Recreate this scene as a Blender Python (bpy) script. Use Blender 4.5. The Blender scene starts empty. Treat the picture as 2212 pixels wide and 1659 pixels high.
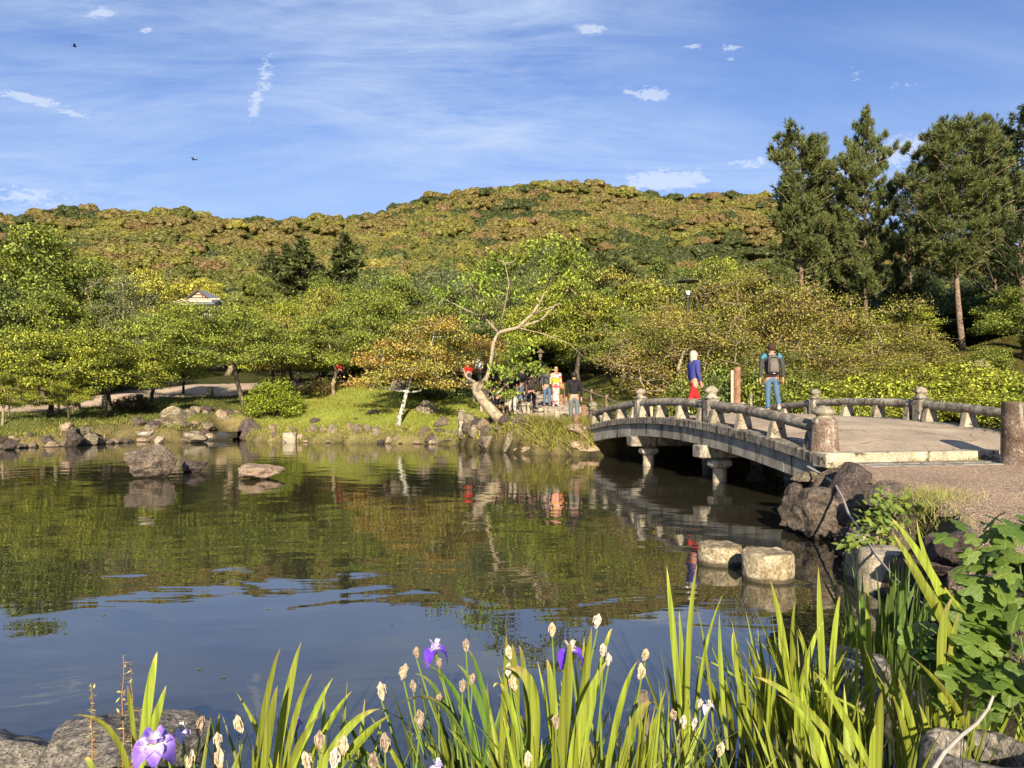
import bpy, bmesh, math, random
import numpy as np
from mathutils import Vector, Matrix, noise, Euler
PI = math.pi
R = math.radians
S = bpy.context.scene
# ------------------------------------------------------------------ camera, sky, sun, exposure
F = 1661.6          # focal length measured on a 2212 pixel wide view of the place
EYE = 1.87          # eye above the water, which lies at z = 0
cam_d = bpy.data.cameras.new('camera'); cam = bpy.data.objects.new('camera', cam_d)
S.collection.objects.link(cam); S.camera = cam
cam.location = (0, 0, EYE); cam.rotation_euler = (R(90), 0, 0)
cam_d.sensor_width = 36; cam_d.lens = 36*F/2212; cam_d.shift_y = 30.5/2212
cam_d.clip_start = 0.05; cam_d.clip_end = 6000
SUN_EL = R(22); SHX, SHY = -0.02, 1.0          # shadows fall this way on the ground
sun_dir = Vector((-SHX, -SHY, 0)).normalized()*math.cos(SUN_EL) + Vector((0, 0, math.sin(SUN_EL)))
sl = bpy.data.lights.new('sun', 'SUN'); so = bpy.data.objects.new('sun', sl); S.collection.objects.link(so)
sl.energy = 5.0; sl.angle = R(0.55); sl.color = (1.0, 0.885, 0.70)
so.rotation_euler = sun_dir.to_track_quat('Z', 'Y').to_euler(); so.location = (0, -20, 30)
S.view_settings.view_transform = 'Standard'; S.view_settings.look = 'None'
S.view_settings.exposure = 1.2; S.view_settings.gamma = 1; S.view_settings.use_curve_mapping = False

def N(nt, typ, **kw):
    n = nt.nodes.new(typ)
    for k, v in kw.items():
        if k.startswith('i_'):
            n.inputs[k[2:].replace('_', ' ')].default_value = v
        else: setattr(n, k, v)
    return n
def ramp(nt, fac, stops):
    n = nt.nodes.new('ShaderNodeValToRGB'); e = n.color_ramp.elements
    while len(e) < len(stops): e.new(0.5)
    for i, (p, c) in enumerate(stops):
        e[i].position = p; e[i].color = (c[0], c[1], c[2], 1) if not isinstance(c, (int, float)) else (c, c, c, 1)
    nt.links.new(fac, n.inputs[0]); return n.outputs[0]
def math_(nt, op, a, b=None, clamp=False):
    n = nt.nodes.new('ShaderNodeMath'); n.operation = op; n.use_clamp = clamp
    for i, v in enumerate((a, b)):
        if v is None: continue
        if isinstance(v, (int, float)): n.inputs[i].default_value = v
        else: nt.links.new(v, n.inputs[i])
    return n.outputs[0]
def mixc(nt, fac, a, b, mode='MIX'):
    n = nt.nodes.new('ShaderNodeMix'); n.data_type = 'RGBA'; n.blend_type = mode
    for k, v in ((0, fac), (6, a), (7, b)):
        if isinstance(v, (int, float)): n.inputs[k].default_value = v
        elif isinstance(v, (tuple, list)): n.inputs[k].default_value = (v[0], v[1], v[2], 1)
        else: nt.links.new(v, n.inputs[k])
    return n.outputs[2]
def mapping(nt, vec, scale=(1, 1, 1), rot=(0, 0, 0), loc=(0, 0, 0)):
    m = nt.nodes.new('ShaderNodeMapping'); nt.links.new(vec, m.inputs[0])
    m.inputs['Scale'].default_value = scale; m.inputs['Rotation'].default_value = rot; m.inputs['Location'].default_value = loc
    return m.outputs[0]
def noise_(nt, vec, scale, detail=4, rough=0.55, dist=0.0):
    n = nt.nodes.new('ShaderNodeTexNoise'); n.inputs['Scale'].default_value = scale
    n.inputs['Detail'].default_value = detail; n.inputs['Roughness'].default_value = rough; n.inputs['Distortion'].default_value = dist
    nt.links.new(vec, n.inputs['Vector']); return n.outputs[0]

world = bpy.data.worlds.new('World'); S.world = world; world.use_nodes = True
wt = world.node_tree; wt.nodes.clear()
sky = N(wt, 'ShaderNodeTexSky', sky_type='NISHITA', sun_disc=False, sun_elevation=SUN_EL,
        sun_rotation=math.atan2(sun_dir.x, sun_dir.y), air_density=1.15, dust_density=0.35, ozone_density=1.6, altitude=80)
tc = N(wt, 'ShaderNodeTexCoord'); sep = N(wt, 'ShaderNodeSeparateXYZ'); wt.links.new(tc.outputs['Generated'], sep.inputs[0])
zc = math_(wt, 'MAXIMUM', sep.outputs[2], 0.03)
zz = math_(wt, 'ADD', zc, 0.12)
cmb = N(wt, 'ShaderNodeCombineXYZ')
wt.links.new(math_(wt, 'DIVIDE', sep.outputs[0], zz), cmb.inputs[0]); wt.links.new(math_(wt, 'DIVIDE', sep.outputs[1], zz), cmb.inputs[1])
pv = cmb.outputs[0]
cirrus = noise_(wt, mapping(wt, pv, (0.55, 1.5, 1), (0, 0, R(28))), 1.9, 9, 0.66, 1.1)
veil = noise_(wt, mapping(wt, pv, (0.7, 0.7, 1), (0, 0, 0), (3.1, 1.2, 0)), 0.75, 3, 0.5, 0.2)
c1 = math_(wt, 'MULTIPLY', ramp(wt, cirrus, [(0.40, 0.0), (0.72, 1.0)]), ramp(wt, veil, [(0.40, 0.10), (0.64, 1.0)]))
fine = noise_(wt, mapping(wt, pv, (1.0, 3.2, 1), (0, 0, R(-38)), (7, 2, 0)), 3.2, 9, 0.7, 0.8)
c2 = math_(wt, 'MULTIPLY', ramp(wt, fine, [(0.44, 0.0), (0.80, 0.7)]), ramp(wt, veil, [(0.42, 0.0), (0.6, 0.7)]))
broad = noise_(wt, mapping(wt, pv, (0.5, 1.1, 1), (0, 0, R(20)), (9.3, 4.1, 0)), 1.3, 5, 0.55, 0.6)
cl = math_(wt, 'ADD', math_(wt, 'MULTIPLY', c1, 0.8), math_(wt, 'MULTIPLY', c2, 0.7), True)
cl = math_(wt, 'ADD', cl, ramp(wt, broad, [(0.42, 0.0), (0.72, 0.5)]), True)
# single clouds, each at its own bearing and height in the sky
ys = math_(wt, 'MAXIMUM', sep.outputs[1], 0.02)
uv = N(wt, 'ShaderNodeCombineXYZ'); wt.links.new(math_(wt, 'DIVIDE', sep.outputs[0], ys), uv.inputs[0]); wt.links.new(math_(wt, 'DIVIDE', sep.outputs[2], ys), uv.inputs[1])
puffn = noise_(wt, mapping(wt, uv.outputs[0], (1.0, 2.2, 1)), 60, 7, 0.68, 0.9); puffs = None
for xd_, yd_, sx_, sy_, rot_, k_ in [(1405, 203, 36, 14, 0, 1.0), (1355, 198, 12, 6, 0, .8), (1440, 388, 95, 22, 0.05, .95), (1620, 352, 50, 14, 0.1, .7), (1275, 62, 34, 14, 0, .8), (1500, 101, 22, 6, 0, .7), (1580, 103, 30, 10, .1, .7), (1580, 130, 14, 6, 0, .6), (65, 213, 75, 11, -.22, .95), (150, 243, 45, 7, -.25, .7),
        (574, 160, 22, 45, -.1, .6), (552, 225, 17, 50, -.15, .7), (215, 28, 36, 12, 0, .8), (318, 66, 18, 9, 0, .6), (1950, 183, 36, 9, 0, .5), (1850, 160, 22, 26, 0, .4), (1250, 470, 5, 3, 0, .3), (1930, 330, 170, 30, .25, .85), (2060, 390, 110, 40, 0, .8), (260, 500, 160, 16, 0, .5), (60, 425, 110, 26, -.1, .6)]:
    mp = N(wt, 'ShaderNodeMapping', vector_type='TEXTURE'); wt.links.new(uv.outputs[0], mp.inputs[0])
    mp.inputs['Location'].default_value = ((xd_-1106)/F, (860-yd_)/F, 0); mp.inputs['Rotation'].default_value = (0, 0, rot_); mp.inputs['Scale'].default_value = (sx_/F, sy_/F, 1)
    ln = N(wt, 'ShaderNodeVectorMath', operation='LENGTH'); wt.links.new(mp.outputs[0], ln.inputs[0])
    g_ = math_(wt, 'MULTIPLY', math_(wt, 'SUBTRACT', 1.25, math_(wt, 'MULTIPLY', ln.outputs['Value'], 0.75), True), k_)
    puffs = g_ if puffs is None else math_(wt, 'MAXIMUM', puffs, g_)
pf_ = ramp(wt, math_(wt, 'ADD', math_(wt, 'MULTIPLY', puffn, 1.15), math_(wt, 'MULTIPLY', puffs, 0.62)), [(0.84, 0.0), (1.6, 1.0)])
skc = mixc(wt, 1.0, sky.outputs[0], (0.47, 0.56, 0.86), 'MULTIPLY')
hazef = ramp(wt, sep.outputs[2], [(0.0, 0.8), (0.20, 0.45), (0.5, 0.0)])
skc = mixc(wt, hazef, skc, (2.15, 3.15, 5.2))
skc = mixc(wt, cl, skc, (3.5, 4.3, 5.6))
skc = mixc(wt, math_(wt, 'MULTIPLY', pf_, 0.5), skc, (4.8, 5.2, 5.9))
bg = N(wt, 'ShaderNodeBackground'); bg.inputs[1].default_value = 0.078; wt.links.new(skc, bg.inputs[0])
wo = N(wt, 'ShaderNodeOutputWorld'); wt.links.new(bg.outputs[0], wo.inputs[0])

# ------------------------------------------------------------------ helpers
def W(xd, yd, d):       # a point in the place, from a bearing, an elevation and a distance
    return Vector(((xd-1106)/F*d, d, EYE+(860-yd)/F*d))
def WX(xd, d): return (xd-1106)/F*d
def smooth01(t): t = np.clip(t, 0, 1); return t*t*(3-2*t)
def mesh_np(name, V, Fs, smooth=False, attrs=None):
    V = np.asarray(V, dtype=np.float32); me = bpy.data.meshes.new(name)
    me.vertices.add(len(V)); me.vertices.foreach_set('co', V.ravel())
    if isinstance(Fs, np.ndarray): Fl = [Fs]
    else: Fl = [np.asarray(f, dtype=np.int32) for f in Fs if len(f)]
    nl = sum(f.size for f in Fl); npoly = sum(len(f) for f in Fl)
    me.loops.add(nl); me.polygons.add(npoly)
    me.loops.foreach_set('vertex_index', np.concatenate([f.ravel() for f in Fl]).astype(np.int32))
    tot = np.concatenate([np.full(len(f), f.shape[1], dtype=np.int32) for f in Fl])
    st = np.concatenate([[0], np.cumsum(tot)[:-1]]).astype(np.int32)
    me.polygons.foreach_set('loop_start', st); me.polygons.foreach_set('loop_total', tot)
    me.polygons.foreach_set('use_smooth', np.full(npoly, smooth, dtype=bool))
    if attrs:
        for k, (dom, a) in attrs.items():
            a = np.asarray(a, dtype=np.float32)
            if a.ndim == 2:
                at = me.attributes.new(k, 'FLOAT_COLOR', dom); at.data.foreach_set('color', a.ravel())
            else:
                at = me.attributes.new(k, 'FLOAT', dom); at.data.foreach_set('value', a)
    me.update(calc_edges=True); return me
class MB:
    def __init__(s): s.v = []; s.f = []
    def add(s, V, Fs):
        o = len(s.v); s.v += [tuple(p) for p in V]; s.f += [tuple(i+o for i in f) for f in Fs]; return s
    def box(s, c, size, rot=None, bev=0.0, taper=(1, 1)):
        x, y, z = size[0]/2, size[1]/2, size[2]/2
        if bev <= 0:
            P = [(-x, -y, -z), (x, -y, -z), (x, y, -z), (-x, y, -z)] + [(a*taper[0], b*taper[1], z) for a, b in ((-x, -y), (x, -y), (x, y), (-x, y))]
            Fs = [(0, 3, 2, 1), (4, 5, 6, 7), (0, 1, 5, 4), (1, 2, 6, 5), (2, 3, 7, 6), (3, 0, 4, 7)]
        else:
            b = bev; P = []; Fs = []
            for zz_, ins in ((-z, b), (-z+b, 0), (z-b, 0), (z, b)):
                k = (zz_+z)/(2*z); tx = 1+(taper[0]-1)*k; ty = 1+(taper[1]-1)*k
                X, Y = x*tx-ins, y*ty-ins
                P += [(-X+b, -Y, zz_), (X-b, -Y, zz_), (X, -Y+b, zz_), (X, Y-b, zz_), (X-b, Y, zz_), (-X+b, Y, zz_), (-X, Y-b, zz_), (-X, -Y+b, zz_)]
            for r_ in range(3):
                for i in range(8): Fs.append((r_*8+i, r_*8+(i+1) % 8, r_*8+8+(i+1) % 8, r_*8+8+i))
            Fs.append(tuple(range(7, -1, -1))); Fs.append(tuple(range(24, 32)))
        M = (rot.to_matrix() if isinstance(rot, Euler) else rot) if rot is not None else Matrix.Identity(3)
        return s.add([M @ Vector(p) + Vector(c) for p in P], Fs)
    def tube(s, pts, rad, n=8, cap=True, ell=1.0):
        pts = [Vector(p) for p in pts]
        if isinstance(rad, (int, float)): rad = [rad]*len(pts)
        V = []; up = Vector((0.13, 0.21, 1)).normalized()
        for i, p in enumerate(pts):
            t = (pts[min(i+1, len(pts)-1)]-pts[max(i-1, 0)]).normalized()
            if abs(t.dot(up)) > 0.97: up = Vector((1, 0.1, 0.05)).normalized()
            a = t.cross(up).normalized(); b = a.cross(t)
            for k in range(n):
                th = 2*PI*k/n; V.append(p+(a*math.cos(th)+b*math.sin(th)*ell)*rad[i])
        Fs = [(i*n+k, i*n+(k+1) % n, (i+1)*n+(k+1) % n, (i+1)*n+k) for i in range(len(pts)-1) for k in range(n)]
        if cap: Fs += [tuple(range(n-1, -1, -1)), tuple((len(pts)-1)*n+k for k in range(n))]
        return s.add(V, Fs)
    def lathe(s, prof, n=20, c=(0, 0, 0), sq=None):
        V = []
        for r_, z in prof:
            for k in range(n):
                th = 2*PI*(k+0.5)/n; rr = r_
                if sq: m = max(abs(math.cos(th)), abs(math.sin(th))); rr = r_*min(1/m, sq)
                V.append((c[0]+rr*math.cos(th), c[1]+rr*math.sin(th), c[2]+z))
        m = len(prof)
        Fs = [(i*n+k, i*n+(k+1) % n, (i+1)*n+(k+1) % n, (i+1)*n+k) for i in range(m-1) for k in range(n)]
        Fs += [tuple(range(n-1, -1, -1)), tuple((m-1)*n+k for k in range(n))]
        return s.add(V, Fs)
    def mesh(s, name='m', smooth=False):
        me = bpy.data.meshes.new(name); me.from_pydata(s.v, [], s.f)
        me.polygons.foreach_set('use_smooth', [smooth]*len(me.polygons)); me.update(); return me
def obj(name, me, m=None, parent=None, loc=None, rot=None, scale=None, smooth_angle=None, label=None):
    if isinstance(me, MB): me = me.mesh(name)
    o = bpy.data.objects.new(name, me); S.collection.objects.link(o)
    if m is not None and len(me.materials) == 0: me.materials.append(m)
    if parent is not None: o.parent = parent
    if loc is not None: o.location = loc
    if rot is not None: o.rotation_euler = rot
    if scale is not None: o.scale = scale if not isinstance(scale, (int, float)) else (scale,)*3
    if smooth_angle is not None:
        me.polygons.foreach_set('use_smooth', [True]*len(me.polygons)); me.set_sharp_from_angle(angle=R(smooth_angle))
    if label: o['label'] = label
    return o
def tag(o, label, cat, group=None):
    o['label'] = label; o['category'] = cat
    if group: o['group'] = group
    return o
def thing(name, label, cat, loc=(0, 0, 0), rz=0.0, group=None):
    o = bpy.data.objects.new(name, None); S.collection.objects.link(o); o.empty_display_size = 0.2
    o.location = loc; o.rotation_euler = (0, 0, rz); return tag(o, label, cat, group)
def struct(o, kind='structure'): o['kind'] = kind; return o
def dup(root, loc, rz=0.0, scale=1.0, label=None, group=None, name=None):
    kids = list(root.children); r = root.copy(); S.collection.objects.link(r)
    r.location = loc; r.rotation_euler = (0, 0, rz); r.scale = scale if not isinstance(scale, (int, float)) else (scale,)*3
    if label: r['label'] = label
    if group: r['group'] = group
    for ch in kids:
        c = ch.copy(); S.collection.objects.link(c); c.parent = r
        for g in list(ch.children):
            d = g.copy(); S.collection.objects.link(d); d.parent = c
    return r

# ------------------------------------------------------------------ materials
def new_mat(name):
    m = bpy.data.materials.new(name); m.use_nodes = True; nt = m.node_tree; nt.nodes.clear()
    out = nt.nodes.new('ShaderNodeOutputMaterial'); b = nt.nodes.new('ShaderNodeBsdfPrincipled')
    nt.links.new(b.outputs[0], out.inputs[0]); return m, nt, b, out
def bump(nt, b, h, strength=0.4, dist=0.02):
    n = nt.nodes.new('ShaderNodeBump'); n.inputs['Strength'].default_value = strength; n.inputs['Distance'].default_value = dist
    nt.links.new(h, n.inputs['Height']); nt.links.new(n.outputs[0], b.inputs['Normal'])
def rough_mat(name, stops, scale=6, rough=0.85, bstr=0.5, bdist=0.02, coords='Object', fine=40, spot=None, streak=None, moss=None, fine_amt=0.35, wet=False):
    m, nt, b, out = new_mat(name); t = N(nt, 'ShaderNodeTexCoord').outputs[coords]
    oi = N(nt, 'ShaderNodeObjectInfo')
    va = N(nt, 'ShaderNodeVectorMath', operation='ADD'); nt.links.new(t, va.inputs[0])
    sc = N(nt, 'ShaderNodeVectorMath', operation='SCALE'); sc.inputs[0].default_value = (37, 17, 29); nt.links.new(oi.outputs['Random'], sc.inputs['Scale'])
    nt.links.new(sc.outputs[0], va.inputs[1]); v = va.outputs[0]
    n1 = noise_(nt, v, scale, 7, 0.62, 0.3); n2 = noise_(nt, v, fine, 5, 0.65)
    col = ramp(nt, n1, stops)
    col = mixc(nt, fine_amt, col, ramp(nt, n2, [(0.3, 0.12), (0.5, 0.5), (0.72, 0.95)]), 'OVERLAY')
    if streak:
        ns = noise_(nt, mapping(nt, v, (streak[1], streak[1], streak[1]*0.16)), 1.0, 6, 0.6)
        col = mixc(nt, ramp(nt, ns, [(streak[2], 0.0), (streak[2]+0.12, 1.0)]), col, streak[0])
    if spot:
        nv = noise_(nt, v, spot[1], 5, 0.6, 0.4)
        col = mixc(nt, ramp(nt, nv, [(spot[2], 0.0), (spot[2]+0.05, 1.0)]), col, spot[0])
    if moss:
        g = N(nt, 'ShaderNodeNewGeometry'); sx = N(nt, 'ShaderNodeSeparateXYZ'); nt.links.new(g.outputs['Normal'], sx.inputs[0])
        nm = noise_(nt, v, moss[1], 5, 0.6)
        f = math_(nt, 'ADD', math_(nt, 'MULTIPLY', sx.outputs[2], 0.25), nm)
        col = mixc(nt, ramp(nt, f, [(moss[2], 0.0), (moss[2]+0.1, 1.0)]), col, moss[0])
    if wet:
        gp = N(nt, 'ShaderNodeNewGeometry'); sp_ = N(nt, 'ShaderNodeSeparateXYZ'); nt.links.new(gp.outputs['Position'], sp_.inputs[0])
        col = mixc(nt, ramp(nt, math_(nt, 'ADD', sp_.outputs[2], math_(nt, 'MULTIPLY', n1, 0.05)), [(0.055, 0.85), (0.085, 0.0)]), col, (0.03, 0.024, 0.014))
    hs = N(nt, 'ShaderNodeHueSaturation'); nt.links.new(col, hs.inputs['Color'])
    nt.links.new(math_(nt, 'ADD', math_(nt, 'MULTIPLY', oi.outputs['Random'], 0.45), 0.75), hs.inputs['Value'])
    nt.links.new(hs.outputs[0], b.inputs['Base Color']); b.inputs['Roughness'].default_value = rough
    b.inputs['Specular IOR Level'].default_value = 0.3
    bump(nt, b, math_(nt, 'ADD', n1, math_(nt, 'MULTIPLY', n2, 0.4)), bstr, bdist); return m
def plain(name, c, rough=0.7, nscale=25, var=0.25, bstr=0.15, spec=0.3, metal=0.0):
    m, nt, b, out = new_mat(name); t = N(nt, 'ShaderNodeTexCoord').outputs['Object']
    n = noise_(nt, t, nscale, 5, 0.6)
    col = mixc(nt, n, tuple(x*(1-var) for x in c), tuple(min(1, x*(1+var)) for x in c))
    nt.links.new(col, b.inputs['Base Color']); b.inputs['Roughness'].default_value = rough; b.inputs['Metallic'].default_value = metal
    b.inputs['Specular IOR Level'].default_value = spec; bump(nt, b, n, bstr, 0.01); return m

def leaf_mat(name='leaf', trans=0.22, rough=0.5, spec=0.25, fixed=None):
    m, nt, b, out = new_mat(name)
    if fixed:
        oi = N(nt, 'ShaderNodeRGB'); oi.outputs[0].default_value = (*fixed[0], 1); alt = N(nt, 'ShaderNodeRGB'); alt.outputs[0].default_value = (*fixed[1], 1)
    else:
        oi = N(nt, 'ShaderNodeObjectInfo'); alt = N(nt, 'ShaderNodeAttribute', attribute_type='OBJECT', attribute_name='alt')
    a1 = N(nt, 'ShaderNodeAttribute', attribute_name='rnd'); a2 = N(nt, 'ShaderNodeAttribute', attribute_name='clump')
    col = mixc(nt, a2.outputs['Fac'], oi.outputs['Color'], alt.outputs['Color'])
    hs = N(nt, 'ShaderNodeHueSaturation'); nt.links.new(col, hs.inputs['Color'])
    nt.links.new(math_(nt, 'ADD', math_(nt, 'MULTIPLY', math_(nt, 'POWER', a1.outputs['Fac'], 1.5), 1.95), 0.32), hs.inputs['Value'])
    nt.links.new(math_(nt, 'ADD', math_(nt, 'MULTIPLY', a1.outputs['Fac'], 0.03), 0.485), hs.inputs['Hue'])
    nt.links.new(hs.outputs[0], b.inputs['Base Color']); b.inputs['Roughness'].default_value = rough; b.inputs['Specular IOR Level'].default_value = spec
    tr = N(nt, 'ShaderNodeBsdfTranslucent'); tc_ = mixc(nt, 1.0, hs.outputs[0], (1.1, 1.15, 0.5), 'MULTIPLY'); nt.links.new(tc_, tr.inputs[0])
    mx = N(nt, 'ShaderNodeMixShader'); mx.inputs[0].default_value = trans
    nt.links.new(b.outputs[0], mx.inputs[1]); nt.links.new(tr.outputs[0], mx.inputs[2]); nt.links.new(mx.outputs[0], out.inputs[0]); return m
LEAF = leaf_mat()
def tint(o, c, alt=None):
    o.color = (c[0], c[1], c[2], 1); alt = alt or c; o['alt'] = [float(x) for x in alt]; return o
BARK_D = rough_mat('bark_dark', [(0.3, (0.03, 0.022, 0.015)), (0.7, (0.11, 0.085, 0.06))], 9, 0.95, 0.8, 0.03, streak=((0.02, 0.015, 0.01), 9, 0.5))
BARK_P = rough_mat('bark_pale', [(0.3, (0.12, 0.09, 0.055)), (0.7, (0.36, 0.29, 0.19))], 7, 0.9, 0.7, 0.03, spot=((0.12, 0.10, 0.06), 9, 0.58))
BARK_W = rough_mat('bark_white_flecked', [(0.42, (0.04, 0.035, 0.025)), (0.5, (0.55, 0.53, 0.42))], 11, 0.9, 0.6, 0.02)
BARK_R = rough_mat('bark_pine', [(0.3, (0.07, 0.05, 0.035)), (0.7, (0.27, 0.19, 0.13))], 6, 0.95, 0.9, 0.05, spot=((0.03, 0.02, 0.015), 14, 0.55))
STONE = rough_mat('weathered_granite', [(0.3, (0.075, 0.06, 0.045)), (0.5, (0.22, 0.19, 0.145)), (0.7, (0.40, 0.36, 0.28))], 5, 0.9, 0.9, 0.02,
                  fine=38, fine_amt=0.8, streak=((0.05, 0.036, 0.028), 6.5, 0.54), spot=((0.46, 0.43, 0.35), 8, 0.62))
STONE_L = rough_mat('pale_granite', [(0.25, (0.13, 0.105, 0.07)), (0.55, (0.31, 0.265, 0.185)), (0.8, (0.42, 0.37, 0.27))], 4, 0.88, 0.6, 0.012, fine=50, fine_amt=0.7, spot=((0.06, 0.045, 0.03), 5, 0.58))
STONE_D = rough_mat('stained_fascia_stone', [(0.25, (0.10, 0.09, 0.07)), (0.6, (0.33, 0.30, 0.245))], 3, 0.9, 0.4, 0.012, fine=50, streak=((0.02, 0.017, 0.014), 4.5, 0.545))
STONE_E = rough_mat('black_streaked_edge_stone', [(0.3, (0.07, 0.055, 0.045)), (0.62, (0.31, 0.27, 0.21))], 7, 0.92, 0.6, 0.015, fine=50, streak=((0.022, 0.018, 0.015), 13, 0.50))
STONE_R = rough_mat('rust_brown_granite', [(0.25, (0.07, 0.042, 0.03)), (0.5, (0.15, 0.103, 0.075)), (0.75, (0.27, 0.21, 0.16))], 3.5, 0.92, 1.0, 0.03, fine=30, fine_amt=0.9, streak=((0.40, 0.36, 0.28), 9, 0.56), spot=((0.36, 0.33, 0.26), 9, 0.60))
ROCK = rough_mat('rock_brown', [(0.3, (0.05, 0.038, 0.03)), (0.5, (0.14, 0.105, 0.075)), (0.72, (0.28, 0.22, 0.155))], 2.6, 0.9, 1.0, 0.12, fine=13, fine_amt=0.85, wet=True, spot=((0.45, 0.42, 0.33), 6, 0.66), moss=((0.10, 0.12, 0.03), 2.5, 0.86))
ROCK_P = rough_mat('rock_pale_lichen', [(0.3, (0.085, 0.065, 0.04)), (0.5, (0.22, 0.175, 0.11)), (0.72, (0.40, 0.34, 0.23))], 3, 0.9, 1.0, 0.12, fine=13, fine_amt=0.85, wet=True, spot=((0.10, 0.08, 0.06), 5, 0.6), moss=((0.12, 0.13, 0.03), 2.5, 0.88))
ROCK_D = rough_mat('rock_dark_violet', [(0.3, (0.03, 0.023, 0.02)), (0.55, (0.095, 0.07, 0.06)), (0.78, (0.20, 0.155, 0.125))], 2.5, 0.88, 1.0, 0.12, fine=13, fine_amt=0.8, wet=True, spot=((0.42, 0.40, 0.34), 9, 0.69))
ROCK_T = rough_mat('rock_tan', [(0.3, (0.15, 0.10, 0.065)), (0.55, (0.33, 0.235, 0.155)), (0.8, (0.44, 0.35, 0.24))], 4, 0.88, 0.9, 0.08, fine=16, fine_amt=0.7, wet=True, spot=((0.2, 0.13, 0.09), 8, 0.64))
ROCK_G = rough_mat('speckled_grey_granite', [(0.35, (0.07, 0.062, 0.052)), (0.65, (0.27, 0.235, 0.19))], 9, 0.85, 1.0, 0.03, fine=30, fine_amt=0.95, spot=((0.05, 0.048, 0.045), 22, 0.58))
WOOD_R = rough_mat('reddish_round_timber', [(0.3, (0.11, 0.05, 0.025)), (0.7, (0.29, 0.165, 0.09))], 5, 0.8, 0.4, 0.01, fine=50, streak=((0.09, 0.04, 0.02), 8, 0.56))
WOOD_D = rough_mat('dark_timber', [(0.3, (0.07, 0.05, 0.035)), (0.7, (0.24, 0.18, 0.12))], 5, 0.85, 0.4, 0.01, streak=((0.04, 0.03, 0.02), 8, 0.56))
PALE_WOOD = rough_mat('pale_post', [(0.3, (0.24, 0.19, 0.12)), (0.7, (0.46, 0.38, 0.26))], 5, 0.8, 0.3, 0.01)
ROPE = plain('rope', (0.14, 0.12, 0.07), 0.9, 60)
IRON = plain('dark_iron', (0.025, 0.022, 0.02), 0.5, 20, 0.3, 0.1, 0.5)
ASPH = rough_mat('worn_deck_surface', [(0.3, (0.23, 0.175, 0.12)), (0.7, (0.38, 0.30, 0.21))], 1.2, 0.93, 0.7, 0.008, fine=60, fine_amt=0.9)

nt = ASPH.node_tree; b = [n_ for n_ in nt.nodes if n_.type == 'BSDF_PRINCIPLED'][0]; src = b.inputs['Base Color'].links[0].from_socket
tq = N(nt, 'ShaderNodeTexCoord').outputs['Object']; wn = N(nt, 'ShaderNodeTexNoise'); wn.inputs['Scale'].default_value = 1.4; wn.inputs['Detail'].default_value = 4; nt.links.new(tq, wn.inputs['Vector'])
vv = N(nt, 'ShaderNodeTexVoronoi', feature='DISTANCE_TO_EDGE'); vv.inputs['Scale'].default_value = 0.9; nt.links.new(mixc(nt, 0.35, tq, wn.outputs['Color']), vv.inputs['Vector'])
gate = noise_(nt, tq, 0.5, 2, 0.5); cr = math_(nt, 'MULTIPLY', ramp(nt, vv.outputs['Distance'], [(0.0, 0.8), (0.012, 0.0)]), ramp(nt, gate, [(0.46, 0.0), (0.56, 1.0)]))
stn = ramp(nt, noise_(nt, tq, 0.8, 5, 0.65), [(0.42, 0.0), (0.7, 0.35)])
nt.links.new(mixc(nt, cr, mixc(nt, stn, src, (0.12, 0.095, 0.07)), (0.05, 0.035, 0.025)), b.inputs['Base Color'])
# gravel: small stones by cell colour
m, nt, b, out = new_mat('brown_gravel'); GRAVEL = m
t = N(nt, 'ShaderNodeTexCoord').outputs['Object']
vo = N(nt, 'ShaderNodeTexVoronoi'); vo.inputs['Scale'].default_value = 48; nt.links.new(t, vo.inputs['Vector'])
sp = N(nt, 'ShaderNodeSeparateColor'); nt.links.new(vo.outputs['Color'], sp.inputs[0])
gc = ramp(nt, sp.outputs[0], [(0.0, (0.16, 0.095, 0.055)), (0.4, (0.34, 0.225, 0.14)), (0.75, (0.50, 0.36, 0.235)), (1.0, (0.66, 0.54, 0.39))])
big = noise_(nt, t, 0.9, 4, 0.5)
gc = mixc(nt, 1.0, gc, ramp(nt, big, [(0.3, (0.8, 0.75, 0.72)), (0.7, (1.1, 1.06, 1.0))]), 'MULTIPLY')
nt.links.new(gc, b.inputs['Base Color']); b.inputs['Roughness'].default_value = 0.9
bump(nt, b, math_(nt, 'SUBTRACT', 1.0, vo.outputs['Distance']), 1.0, 0.03)
# tan path of far bank
PATH = rough_mat('tan_path', [(0.3, (0.38, 0.27, 0.18)), (0.7, (0.58, 0.45, 0.32))], 0.5, 0.95, 0.2, 0.01, fine=20)
# ground coloured by region
m, nt, b, out = new_mat('grass_and_soil'); GROUND = m
at = N(nt, 'ShaderNodeAttribute', attribute_name='gcol'); t = N(nt, 'ShaderNodeTexCoord').outputs['Object']
n1 = noise_(nt, t, 0.9, 6, 0.6); n2 = noise_(nt, t, 11, 5, 0.7)
col = mixc(nt, 1.0, at.outputs['Color'], ramp(nt, n1, [(0.3, (0.62, 0.66, 0.6)), (0.7, (1.35, 1.25, 1.2))]), 'MULTIPLY')
col = mixc(nt, 0.6, col, ramp(nt, n2, [(0.3, 0.15), (0.7, 0.85)]), 'OVERLAY')
nt.links.new(col, b.inputs['Base Color']); b.inputs['Roughness'].default_value = 0.95; b.inputs['Specular IOR Level'].default_value = 0.1
bump(nt, b, math_(nt, 'ADD', n1, n2), 0.6, 0.08)
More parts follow.
